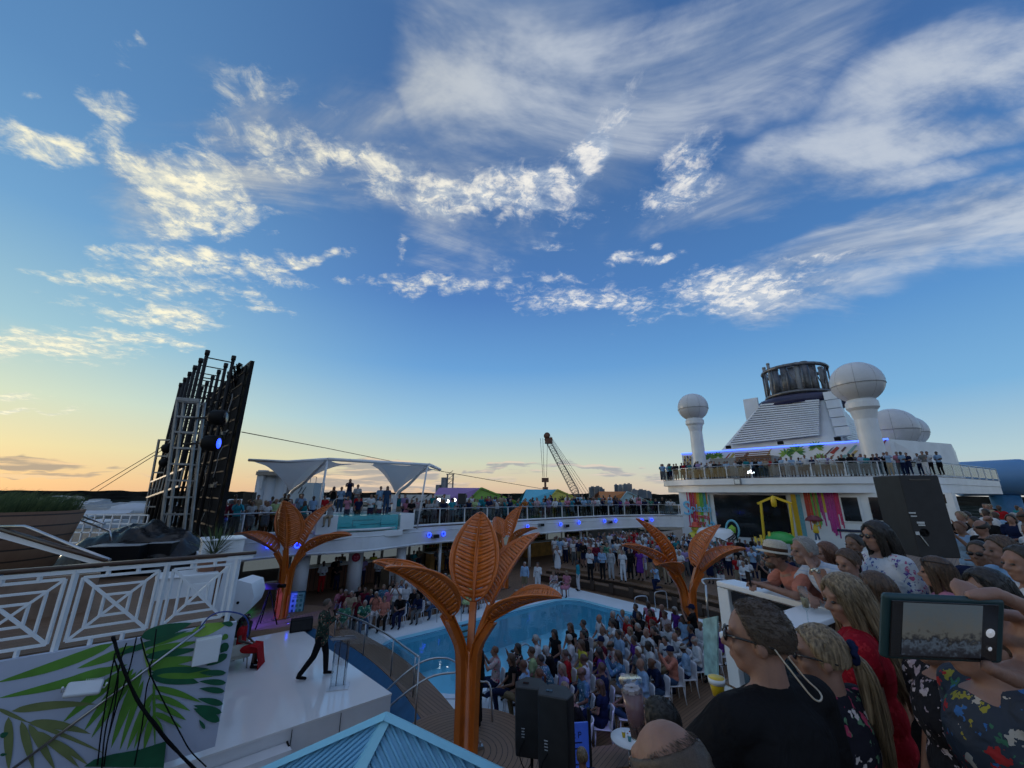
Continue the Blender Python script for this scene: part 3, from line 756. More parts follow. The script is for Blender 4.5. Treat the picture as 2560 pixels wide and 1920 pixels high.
def canopy():
    r = empty('tensile_canopy', (0,0,0)); tag(r, 'white double tensile fabric canopy with two funnel-shaped drops over the far deck', 'canopy')
    fab = mat('canopy_fabric', (.60,.61,.63), .7, var=.04, scale=1)
    nt = fab.node_tree; tl = nt.nodes.new('ShaderNodeBsdfTranslucent'); tl.inputs[0].default_value = (.6,.61,.62,1); ms = nt.nodes.new('ShaderNodeMixShader'); ms.inputs[0].default_value = .35
    nt.links.new(nt.nodes['Principled BSDF'].outputs[0], ms.inputs[1]); nt.links.new(tl.outputs[0], ms.inputs[2]); nt.links.new(ms.outputs[0], nt.nodes['Material Output'].inputs[0])
    D = {}
    def unit(c, corners, name):
        k = len(corners); n, m_ = 14, 14; mb = MB(); V = []
        ring = []
        for i in range(k):
            a, b = corners[i], corners[(i+1) % k]
            for j in range(n):
                t = j/n; p = a.lerp(b, t); mid = (a+b)/2; s = math.sin(math.pi*t)
                p = p + (c-p)*.10*s; p.z = lerp(a.z, b.z, t) - .10*s; ring.append(p)
        N_ = len(ring)
        for q in range(m_+1):
            s = q/m_
            for p in ring:
                f = s**1.0; x = c.x + (p.x-c.x)*f; y = c.y + (p.y-c.y)*f
                z = c.z + (p.z-c.z)*(1-(1-s)**1.9); V.append(Vector((x, y, z)) if q else Vector((c.x+(p.x-c.x)*.02, c.y+(p.y-c.y)*.02, c.z)))
        mb.add(V, [(q*N_+i, q*N_+(i+1)%N_, (q+1)*N_+(i+1)%N_, (q+1)*N_+i) for q in range(m_) for i in range(N_)], 0, True)
        return mb.build(name, fab, r)
    A = pd(622,1150,21.5); B = pd(819,1148,21.3); Cc = pd(893,1160,28.5); Dd = pd(700,1172,29)
    c1 = pd(724,1226,24.5)
    E = pd(1069,1162,25.5); F = pd(1100,1174,31.5); c2 = pd(988,1231,27.5)
    unit(c1, [A,B,Cc,Dd], 'fabric'); unit(c2, [B.lerp(E,.42),E,F,Cc.lerp(F,.1)], 'fabric')
    b = MB(); b.tube([B.lerp(E,.42), B], .07, 6); b.tube([B, E], .09, 8); b.tube([E+(E-B)*.02, F], .12, 8); b.tube([A, A.lerp(B,.5)+Vector((0,0,-.12)), B], .08, 8); b.build('edge_beam', WHITE, r)
    for c, tgt in ((c1, B), (c2, E)):
        m = MB(); m.tube(smooth_path([c+Vector((0,0,-.9)), c+Vector((.15,0,-.1)), c.lerp(tgt,.45)+Vector((0,0,-.25)), tgt+Vector((0,0,-.02))], 5), [.13,.13,.12,.12,.12,.11,.11,.10,.10,.10,.10,.09,.09,.08,.08,.08], 8); m.build('curved_arm', WHITE, r)
        m = MB(); m.tube([(c.x, c.y, UZ), (c.x, c.y, c.z-.2)], .16, 10); m.build('mast', WHITE, r)
    for (x, y), t in (((787,1333), B), ((1042,1322), E)):
        p, n_ = rim_hit(x, y); m = MB(); m.tube([p + Vector((0,0,.0)), t], .055, 8); m.build('post', WHITE, r)
canopy()
# ---------------------------------------------------------------- the funnel end of the ship
FZ = 7.1; FA = 40.0
def fp(px, py, a=FA): return pa(px, py, a)
def funnel_deck():
    pts = [(47,-24.2),(43.5,-23.6),(40.5,-21.5),(38.8,-18.5),(38.1,-15),(38.0,-11),(38.6,-7.5),(40.2,-4.6),(43,-2.4),(48,-.9),(60,1.5)]
    cur = [(p.x, p.y) for p in smooth_path([Vector((a,b,0)) for a,b in pts], 5)]
    m = MB(); P = poly_world(cur + [(60,-24.2)])
    m.prism(P, FZ-.02, FZ, 1); m.prism(P, FZ-.55, FZ-.03); P2 = poly_world([(a+.25, b*.985) for a, b in cur] + [(60,-23.8)]); m.prism(P2, FZ-1.22, FZ-.56)
    structure(m.build('funnel_deck', [WHITE, TEAK]))
    b = balustrade([(a+.15, b) for a, b in cur], FZ, 'curved glass railing round the raised deck below the funnel', step=2.1)
    # wall of the deck house with painted leaves and chevrons
    A2 = 48.0
    L0, L1 = pa(1704,1135,A2), pa(2221,1097,A2); bL, bR = toS(L0)[1], toS(L1)[1]; zt = (L0.z+L1.z)/2
    r = empty('deck_house', S(A2, bL, FZ)); tag(r, 'white deck house with painted leaves and chevrons under a blue light strip', 'deck house')
    def o2(p): return Vector(p) - r.location
    w = MB(); w.prism([(p[0]-r.location.x, p[1]-r.location.y) for p in poly_world([(A2,bL),(A2,bR),(A2+9,bR+3.5),(A2+20,bR+3.5),(A2+20,bL)])], 0, zt-FZ); w.build('wall', WHITE, r)
    l = MB(); l.beam(o2(S(A2-.12,bL,zt)), o2(S(A2-.12,bR,zt)), .05, .14); l.build('light_strip', mat('blue_strip', (.1,.2,.9), .4, emit=(.06,.14,1.0), es=2.6), r)
    # decoration: leaves (px of their middle), chevrons
    art = MB(); cols = ['leafg','leafl','red_ch','ochre_ch','brown_ch','teal_ch']
    rr = random.Random(3)
    def quadp(P4, mi): art.add([o2(pa(x, y, A2-.03)) for x, y in P4], [(0,1,2,3)], mi)
    for cx, cy, n, L_ in ((1990,1128,11,26),(2040,1118,11,22),(2050,1145,9,18),(1965,1135,8,20),(1775,1143,9,16),(1795,1140,8,14)):
        for k in range(n):
            a = R(-30 + 240*k/(n-1)); dx, dy = math.cos(a)*L_, -math.sin(a)*L_*.8; w_ = 3.4
            quadp([(cx, cy), (cx+dx*.5-dy/L_*w_, cy+dy*.5+dx/L_*w_), (cx+dx, cy+dy), (cx+dx*.5+dy/L_*w_, cy+dy*.5-dx/L_*w_)], rr.randrange(2))
    for x, y, w_, h, sl, c in ((1822,1143,9,12,-9,2),(1833,1140,9,12,9,3),(1868,1138,9,13,11,4),(1925,1134,8,16,-9,3),(2078,1130,12,14,-12,4),(2092,1124,12,12,12,2),(2112,1122,7,9,8,4),(2112,1142,14,10,10,5),(2136,1123,13,16,0,5),(2138,1135,13,14,0,3),(2155,1142,14,14,12,2),(2172,1133,9,26,-10,3),(2186,1136,10,16,-9,4),(2212,1112,9,18,-9,2),(2214,1142,10,14,12,2),(2198,1146,14,12,-12,2),(1745,1148,6,12,-6,2),(2080,1148,12,14,-10,2)):
        w_ *= 1.5; h *= 1.3
        quadp([(x-w_, y+h/2), (x, y-h/2+ (0)), (x+w_*.4, y-h/2+sl*.3), (x-w_*.5, y+h/2+sl*.3)], c)
    for i in range(3):
        for j in range(5): 
            p = o2(pa(1712+i*7, 1143+j*7, A2-.03)); art.box(p, (.18,.18,.30), SHIP, 4 if (i+j) % 2 else 3)
    art.build('painted_leaves', [mat('leaf_green', (.05,.20,.05), .6), mat('leaf_lime', (.22,.36,.06), .6), mat('chevron_red', (.36,.05,.04), .6), mat('chevron_ochre', (.48,.36,.12), .6), mat('chevron_brown', (.12,.07,.07), .6), mat('chevron_teal', (.22,.42,.44), .6)], r)
    # sloping white block right of the deck house
    s = MB(); a0, a1 = A2+.5, A2+18
    q = MB(); 
    e_ = pa(2352,1166,a0+1.5); eb = toS(e_)[1]
    v = [S(a0,bR+.02,FZ), S(a0+1.5,eb,FZ), S(a0+7,eb-1,FZ), S(a0+16,bR+.02,FZ), S(a0,bR+.02,zt), S(a0+1.5,eb,e_.z), S(a0+7,eb-1,e_.z), S(a0+16,bR+.02,zt+1.5)]
    q.add(v, [(0,3,2,1),(4,5,6,7),(0,1,5,4),(1,2,6,5),(2,3,7,6),(3,0,4,7)])
    o = q.build('sloping_deck_block', WHITE); tag(o, 'white sloping superstructure block behind the right end of the funnel railing', 'superstructure')
    wn = MB(); 
    wn.add([pa(2246,1147,A2+.2), pa(2290,1152,A2+1.2), pa(2290,1168,A2+1.2), pa(2246,1164,A2+.2)], [(0,1,2,3)])
    wn.build('window', WINB, o)
    # black bar kiosk and brown louvre on the deck
    k = empty('deck_kiosk', pa(1862,1170,45)); k.location.z = FZ; k.rotation_euler.z = SHIP+R(90); tag(k, 'grey kiosk with a slatted brown panel on the raised deck below the funnel', 'kiosk')
    m = MB(); m.box((0,0,1.15), (6.0,1.8,2.3)); m.build('body', GREYM, k); m = MB()
    for j in range(7): m.box((-1.2,1.0,1.6+j*.18), (3.2,.06,.10))
    m.build('slat_panel', BROWNP, k)
funnel_deck()
def funnel():
    A = 51.0; Pb = [(1806,1124),(2092,1103)]; 
    o0 = S(A, 0, 8.0); e1 = (S(0,1)-S(0,0)).normalized(); e2 = (S(A+3.2, 0, 17.2)-o0).normalized(); nrm = e1.cross(e2).normalized(); nrm = nrm if nrm.y < 0 else -nrm
    def onface(x, y, off):
        d = ray(x, y); o = Vector((0,0,CZ)); t = (o0 + nrm*off - o).dot(nrm)/d.dot(nrm); return o + d*t
    bl, br, tl, tr = onface(1798,1128,0), onface(2098,1106,0), onface(1903,1004,0), onface(2062,994,0)
    dep = 16
    def back(p, k): return p + (S(k,0)-S(0,0))
    r = empty('funnel', (bl.x, bl.y, 8.0)); tag(r, 'big white funnel with horizontal louvres and a grey cluster of exhaust pipes', 'funnel')
    o2 = lambda p: Vector(p) - r.location
    w = MB(); V = [bl, br, back(br,dep)+Vector((1.5,-1,0)), back(bl,dep), tl, tr, back(tr,dep*.45), back(tl,dep*.45)]
    w.add([o2(v) for v in V], [(0,1,5,4),(1,2,6,5),(2,3,7,6),(3,0,4,7),(4,5,6,7)]); w.build('casing', WHITE, r, bevel=.35)
    # louvre bay: shade painted as a dark sheet behind white slats proud of the casing
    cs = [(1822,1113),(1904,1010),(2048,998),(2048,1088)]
    q = MB(); q.add([o2(onface(x, y, .45)) for x, y in cs], [(0,1,2,3)]); q.build('louvre_shade', mat('louvre_shadow', (.07,.075,.085), .7), r)
    n = 17
    s = MB()
    for k in range(n):
        t = (k+.5)/n
        L_ = (lerp(cs[1][0], cs[0][0], t), lerp(cs[1][1], cs[0][1], t)); R_ = (lerp(cs[2][0], cs[3][0], t), lerp(cs[2][1], cs[3][1], t))
        s.beam(o2(onface(*L_, .62)), o2(onface(*R_, .62)), .30, .17)
    s.build('louvre', WHITE, r)
    # louvres on the right side face
    n2 = (br-tr).cross(back(br,dep)-br).normalized(); n2 = n2 if n2.x > 0 else -n2
    s = MB()
    for k in range(15):
        t = (k+1)/17; a_ = tr.lerp(br, t); b_ = V[6].lerp(V[2], t); s.beam(o2(a_.lerp(b_,.14)+n2*.1), o2(a_.lerp(b_,.85)+n2*.1), .25, .22)
    s.build('side_louvre', WHITE, r)
    fi = MB()
    for k in range(5):       # stepped brackets up the right shoulder
        t = k/5; a_ = tr.lerp(br, t)+n2*.6; fi.box(o2(a_), (1.0,1.2,.9), SHIP)
    fi.build('shoulder_bracket', WHITE, r)
    e = MB(); p = pa(1880,1022,A+3); e.box(o2(p), (.35,1.6,2.6), SHIP); e.build('side_fin', WHITE, r)
    for x, y in ((1951,1107),(1821,1118),(2094,1097)):
        e = MB(); pp = pa(x, y, 49.6); e.box(o2(pp), (.35,.5,.35), SHIP); e.build('floodlight', BLACK, r)
    # top: dark collar, ring frame and pipes
    c = (tl+tr+V[6]+V[7])/4; ex = empty('exhaust_cluster', c); ex.parent = r; ex.location = o2(c)
    ca, cb = toS(c); Rr = 3.7
    def el(t, k=1.0): return Vector((math.cos(t)*Rr*k*.76 + math.sin(t)*Rr*k*.9*.65, math.cos(t)*Rr*k*.65 - math.sin(t)*Rr*k*.9*.76, 0))
    m = MB(); m.lathe([(4.9,-.6),(4.7,.15),(4.2,.5),(0.01,.5)], n=28); m.build('collar', mat('funnel_collar', (.02,.02,.06), .4), r).location = ex.location
    def child(mb, name, mt): o = mb.build(name, mt, r); o.location = ex.location; return o
    m = MB()
    for z in (.9, 4.2): m.tube([el(2*math.pi*k/28)+Vector((0,0,z)) for k in range(28)], .22, 6, closed=True)
    for k in range(14): t = 2*math.pi*k/14; m.tube([el(t)+Vector((0,0,.4)), el(t)+Vector((0,0,4.3))], .09, 6)
    for k in range(7): t = 2*math.pi*k/7; m.tube([el(t,.9)+Vector((0,0,1)), el(t+.5,.9)+Vector((0,0,4.1))], .06, 5)
    child(m, 'ring_frame', DSTEEL)
    for k, (t, rad, rr_, h) in enumerate([(250,.62,.85,5.6),(300,.70,.62,5.2),(340,.55,.95,6.3),(25,.66,.7,5.4),(80,.5,.9,5.7),(135,.6,.8,5.6),(190,.72,.7,5.3),(215,.98,.30,6.0),(275,.98,.34,6.6),(320,1.0,.30,5.6),(160,.9,.5,5.2),(60,.85,.45,5.4)]):
        p = el(R(t), rad); m = MB(); rr_ *= .58; h *= .86; m.lathe([(rr_,.3),(rr_,h),(rr_*.86,h),(rr_*.86,h-.6),(.01,h-.6)], (p.x,p.y,0), 18); m.lathe([(rr_*1.1,h-.25),(rr_*1.1,h-.05)], (p.x,p.y,0), 18); child(m, 'exhaust_pipe', DSTEEL if k < 7 else GREYM)
funnel()
def radome(px, py, a, rad, zb, label, col=True):
    c = pa(px, py, a); r = empty('radome', (c.x, c.y, zb)); tag(r, label, 'radome', 'white radomes round the funnel')
    m = MB(); pr = []
    for k in range(20):
        t = math.pi*k/19; pr.append((max(.001, rad*math.sin(t)), -rad*math.cos(t)*.97))
    pr = [p for p in pr if p[1] > -rad*.86]
    o = m.lathe(pr, (0,0,c.z-zb), 36).build('dome', mat('radome_shell', (.55,.57,.60), .35, var=.03), r)
    s = MB(); k = 36; s.tube([(rad*1.002*math.cos(2*math.pi*j/k), rad*1.002*math.sin(2*math.pi*j/k), c.z-zb-rad*.16) for j in range(k)], .025, 5, closed=True); [s.tube([(rad*1.001*math.sin(t_)*math.cos(a_), rad*1.001*math.sin(t_)*math.sin(a_), c.z-zb-rad*.97*math.cos(t_)) for t_ in [.5+2.6*i_/14 for i_ in range(15)]], .010, 4) for a_ in [k_*math.pi/4 for k_ in range(8)]]; s.build('seam', GREYM, r)
    if col:
        n = MB(); q = c.z-zb; f = rad*.60; n.lathe([(rad*.42,0),(rad*.40,q-rad*1.75),(f*.82,q-rad*1.35),(f,q-rad*1.22),(f,q-rad*.98),(rad*.5,q-rad*.80)], n=28, smooth=False); n.build('pedestal', WHITE, r)
    return r
radome(1732,1018,47,1.72,8.5,'left round white radome on its own column beside the funnel')
radome(2141,957,46,1.95,8.5,'largest white radome on a column right of the exhaust pipes')
radome(2232,1070,52,1.9,8.5,'lower white radome with no column, behind the right end of the light strip', False)
radome(2268,1078,56,1.6,8.5,'smaller white radome partly hidden behind the lower radome', False)
def extras():
    # lattice stairs / mast at the far right of the block
    r = empty('side_mast', pa(2310,1120,56)); tag(r, 'white lattice fin frame on the sloping block right of the radomes', 'mast'); m = MB()
    for k in range(6): m.beam((k*.8, k*.5, -3), (k*.8-1.0, k*.5-.6, 2.2-k*.9), .22, .22)
    m.beam((-1,-.6,2.2),(4,2.4,-3),.2,.2); m.build('frame', WHITE, r)
    # big blue tube on the right
    p0, p1 = pd(2385,1198,52), pd(2575,1192,49); r = empty('blue_tube', p0); tag(r, 'large light-blue horizontal tube beyond the right end of the raised deck', 'slide tube')
    m = MB(); d = p1-p0; m.tube([Vector((0,0,0)), d*.02, d*.93, d], [2.05,2.15,2.2,2.0], 28); m.build('barrel', mat('tube_blue', (.10,.24,.44), .45, var=.05, scale=1), r, smooth=False)
    m = MB(); m.lathe([(1.3,-7),(1.3,-2)], (d.x*.6,d.y*.6,0), 12); m.build('support', BLUEST, r)
    # ceiling floodlight, bright lamps behind the railing
    for i, (x, y) in enumerate(((1869,1179),(1881,1179))):
        p = pa(x, y, 39.5); r = empty('floodlight', p, SHIP+math.pi); tag(r, ['left','right'][i]+' one of the two bright white lamps behind the funnel deck railing', 'lamp', 'bright lamps on the funnel deck')
        m = MB(); m.tube([(-.25,0,0),(0,0,0)], .2, 12); m.build('housing', BLACK, r); m = MB(); m.tube([(.0,0,0),(.02,0,0)], .18, 14); m.build('lens', WHITEL, r)
    p = pa(1844,1204,37.9); r = empty('floodlight', p, SHIP+math.pi); tag(r, 'square floodlight mounted on the white fascia below the funnel railing', 'lamp')
    m = MB(); m.box((0,0,0), (.18,.55,.55)); m.build('housing', GREYM, r, bevel=.03); m = MB(); m.box((.10,0,0), (.02,.40,.36)); m.build('lens', mat('floodlight_glass', (.7,.72,.7), .2), r)
    # fascia loudspeaker left of the floodlight etc. rest of the facade
    W = empty('splash_wall', S(FA,-20,0)); tag(W, 'tall wall with paint-drip stripes and a huge dark window under the funnel deck', 'wall'); o2 = lambda p: Vector(p)-W.location
    m = MB(); m.prism([(x-W.location.x, y-W.location.y) for x, y in poly_world([(FA,-20.2),(FA,-1.2),(FA+6,-1.2),(FA+6,-20.2)])], 0, FZ-1.2); m.build('wall_face', WHITE, W)
    rn = random.Random(11)
    def rect(x0, y0, x1, y1, mt, name, off=.04, bev=0):
        c0, c1 = pa(x0, y0, FA-off), pa(x1, y1, FA-off); q = MB(); b0, b1 = toS(c0)[1], toS(c1)[1]
        zt_ = c0.z; zb_ = c1.z
        q.box(None, (.06, abs(b1-b0), abs(zt_-zb_)), M=Matrix.Translation(o2(S(FA-off,(b0+b1)/2,(zt_+zb_)/2))) @ Matrix.Rotation(SHIP,4,'Z'))
        return q.build(name, mt, W, bevel=bev)
    rect(1783,1237,1984,1352, WINB, 'window')
    rect(1772,1237,1783,1340, mat('cyan_trim', (.12,.35,.45), .5), 'trim', .06); rect(1988,1236,1997,1352, YELLOW, 'trim', .07); rect(1999,1236,2007,1352, bpy.data.materials['cyan_trim'], 'trim', .06)
    rect(2096,1240,2162,1308, WHITE, 'window_frame', .06, .03); rect(2101,1243,2156,1304, WINB, 'window', .10)
    rect(2170,1243,2228,1302, WINB, 'window', .05); rect(2092,1322,2290,1340, mat('navy_panel', (.01,.02,.06), .4), 'dark_band', .05)
    pal = [(.50,.02,.12),(.60,.10,.03),(.55,.42,.03),(.12,.38,.06),(.03,.30,.42),(.38,.03,.22),(.45,.05,.03),(.55,.60,.62)]
    pm = [mat('drip_%d' % i, c, .5, var=.06) for i, c in enumerate(pal)]
    d = MB()
    def drips(x0, x1, y0, y1lo, y1hi, seq):
        x = x0; k = 0
        while x < x1:
            w_ = rn.uniform(1.6, 4.2); p0, p1 = pa(x, y0, FA-.035), pa(x+w_, rn.uniform(y1lo, y1hi), FA-.035); b0, b1 = toS(p0)[1], toS(pa(x+w_, y0, FA-.035))[1]
            zt_, zb_ = FZ-1.22, p1.z; mi = seq[min(len(seq)-1, int((x-x0)/(x1-x0)*len(seq)))]
            if rn.random() < .22: mi = rn.randrange(8)
            d.box(None, (.02, abs(b1-b0), zt_-zb_), M=Matrix.Translation(o2(S(FA-.035-.001*k,(b0+b1)/2,(zt_+zb_)/2))) @ Matrix.Rotation(SHIP,4,'Z'), mi=mi); x += w_*rn.uniform(.9,1.25); k = (k+1) % 5
    drips(1716,1738,1238,1290,1340,[0,1]); drips(1738,1770,1238,1270,1325,[2,3,4,7]); drips(2008,2022,1236,1290,1330,[6]); drips(2022,2034,1236,1290,1320,[3]); drips(2034,2058,1236,1280,1330,[1,5,2]); drips(2058,2093,1236,1280,1345,[5,5,0])
    d.build('paint_drips', pm, W)
    # lettered sign
    sg = empty('lettered_sign', pa(1744,1282,FA-.12)); tag(sg, 'blue and red lettered sign on the striped wall above the yellow duck', 'sign')
    Mr = Matrix.Rotation(SHIP, 4, 'Z') @ Matrix(((0,0,-1,0),(-1,0,0,0),(0,1,0,0),(0,0,0,1)))
    cy = mat('sign_cyan', (.18,.55,.80), .4); rd = mat('sign_red', (.65,.04,.09), .4)
    for txt, sz, x, y, mt_ in (('S',1.9,-1.0,.35,cy),('plash',1.0,.38,.42,cy),('away',.66,.45,-.32,rd),('Bay',.72,.2,-.92,rd)):
        text_mesh(txt, sz, Mr @ Matrix.Translation((x, y, 0)), mt_, 'lettering', sg, .03)
        text_mesh(txt, sz*1.03, Mr @ Matrix.Translation((x, y, -.05)), WHITE, 'letter_outline', sg, .02).data.transform(Matrix.Identity(4))
    bk = MB(); bk.tube([Mr @ Vector(p) for p in smooth_path([(.85,-1.05,0),(1.15,-1.25,0),(1.45,-1.0,0),(1.25,-.8,0),(1.15,-.95,0)],4)], .09, 6); bk.build('wave_mark', cy, sg)
    # play structures
    A3 = 37.3
    r = empty('play_house_frame', pa(1940,1350,A3)); o3 = lambda p: Vector(p)-r.location; tag(r, 'tall yellow gabled frame in front of the big dark window', 'play frame')
    m = MB(); q = lambda x, y, dd=0: o3(pa(x, y, A3+dd))
    for dd in (0, 1.4):
        for x0, x1, yt in ((1902,1913,1258),(1974,1988,1258)):
            m.beam(q(x0, yt, dd), q(x1, 1370, dd), .16, .16)
    m.build('post', YELLOW, r); m = MB()
    for dd in (0, 1.4): m.beam(q(1894,1259,dd), q(1933,1242,dd), .16, .16); m.beam(q(1933,1242,dd), q(1980,1259,dd), .16, .16)
    m.build('gable', YELLOW, r); m = MB(); m.add([q(1897,1259),q(1933,1243),q(1933,1243,1.4),q(1897,1259,1.4),q(1977,1259),q(1977,1259,1.4)], [(0,1,2,3),(1,4,5,2)]); m.build('roof_panel', mat('play_green', (.03,.10,.04), .5), r)
    m = MB(); c = q(1934,1254); m.lathe([(.01,-.45),(.18,-.35),(.2,.1),(.12,.4),(.01,.5)], c, 10); m.build('pineapple_ornament', YELLOW, r)
    r = empty('green_slide', pa(1952,1345,36)); r.scale = (.5,.5,.5); tag(r, 'green humped slide roof between yellow posts in the splash area', 'slide'); m = MB()
    m.lathe([(2.1,-.6),(2.0,0),(1.5,.55),(.8,.85),(.01,.95)], n=20); m.build('hood', mat('slide_green', (.03,.30,.06), .35), r)
    for k, x in enumerate((-2.2,2.0,-3.8,-4.9,-4.2)): m = MB(); m.tube([(x*.76,-x*.65*0+.1*k,-3.2),(x*.76,.1*k,.9-.25*k)], .17, 8); m.build('post', YELLOW, r)
    p = pa(1741,1340,36.8); r = empty('duck_figure', p); r.scale = (.75,.75,.75); tag(r, 'yellow rubber duck figure wearing a red hat below the lettered sign', 'figure')
    dk = mat('duck_yellow', (.62,.55,.05), .35); m = MB(); m.lathe([(.01,-.75),(.6,-.65),(.95,-.2),(.85,.25),(.45,.5),(.01,.55)], n=18); m.build('body', dk, r)
    m = MB(); m.lathe([(.01,-.0),(.35,.05),(.5,.35),(.4,.65),(.01,.75)], (0,0,.45), 16); m.build('head', dk, r); m = MB(); m.lathe([(.75,.0),(.7,.08),(.42,.1),(.40,.42),(.2,.55),(.01,.58)], (0,0,1.05), 16); m.build('hat', mat('hat_red', (.5,.06,.03), .4), r)
    m = MB(); m.box((-.35,-.35,.75), (.35,.3,.12), R(45)); m.build('beak', mat('beak_orange', (.6,.25,.03), .4), r); m = MB(); m.lathe([(.35,-3.6),(.35,-.6),(1.8,-.72),(1.8,-.8),(.35,-.9)], n=14); m.build('stand', WHITE, r)
    p = pa(1831,1325,36.5); r = empty('ring_prop', p, SHIP); r.scale = (.5,.5,.6); tag(r, 'green and turquoise round hoop prop beside the orange tree leaf', 'prop'); m = MB(); k = 24
    m.tube([(.2*math.sin(2*math.pi*j/k), 1.0*math.cos(2*math.pi*j/k), 1.25*math.sin(2*math.pi*j/k)) for j in range(k)], .16, 8, closed=True); m.build('hoop', bpy.data.materials['cyan_trim'], r)
    m = MB(); m.lathe([(.01,-.6),(.5,-.3),(.55,.3),(.01,.7)], n=12); m.build('leaf_ball', mat('lime_green', (.22,.42,.04), .5), r); m = MB(); m.tube([(0,0,-1.2),(0,0,-4.3)], .1, 8); m.build('pole', WHITE, r)
    # child figure with an umbrella
    p = pa(2045,1352,36.8); r = empty('umbrella_figure', p); r.scale = (.5,.5,.62); tag(r, 'painted child figure in a yellow top under a dark red umbrella', 'figure')
    m = MB(); m.lathe([(1.15,-.12),(1.0,.15),(.6,.42),(.01,.55)], (0,0,2.35), 14); m.build('umbrella', mat('umbrella_red', (.12,.01,.02), .5), r); m = MB(); m.lathe([(.01,0),(.28,.1),(.3,.35),(.01,.55)], (0,0,1.85), 12); m.build('head', mat('doll_skin', (.35,.18,.10), .5), r)
    m = MB(); m.lathe([(.30,.85),(.38,1.0),(.28,1.5),(.12,1.85)], n=12); m.tube([(.2,0,1.6),(.6,-.1,1.75),(.75,0,2.3)], .08, 6); m.build('yellow_top', YELLOW, r); m = MB(); m.tube([(-.12,0,.9),(-.25,0,.1)], .12, 8); m.tube([(.12,0,.9),(.35,.1,.15)], .12, 8); m.build('blue_trousers', mat('denim', (.03,.08,.18), .7), r)
    m = MB(); m.lathe([(.5,-2.6),(.5,0),(.01,0)], n=14); m.build('plinth', WHITE, r)
    r = empty('striped_pillar', pa(1800,1420,36)); r.location.z = 0; tag(r, 'squat white pillar with black tiger stripes behind the right metal tree', 'pillar')
    m = MB(); m.lathe([(1.5,0),(1.55,1.2),(1.45,2.6),(1.2,2.9),(.01,2.9)], n=24); m.build('shaft', WHITE, r); m = MB()
    for k in range(60):
        a = rn.uniform(0, 6.28); z = rn.uniform(.1, 2.5); l = rn.uniform(.15,.5); pts = [(1.57*math.cos(a+u*l), 1.57*math.sin(a+u*l), z+u*.25*(1 if k % 2 else -1)) for u in (-1,-.4,.4,1)]; m.tube(pts, [.01,.05,.05,.01], 4)
    m.build('stripes', BLACK, r)
extras()
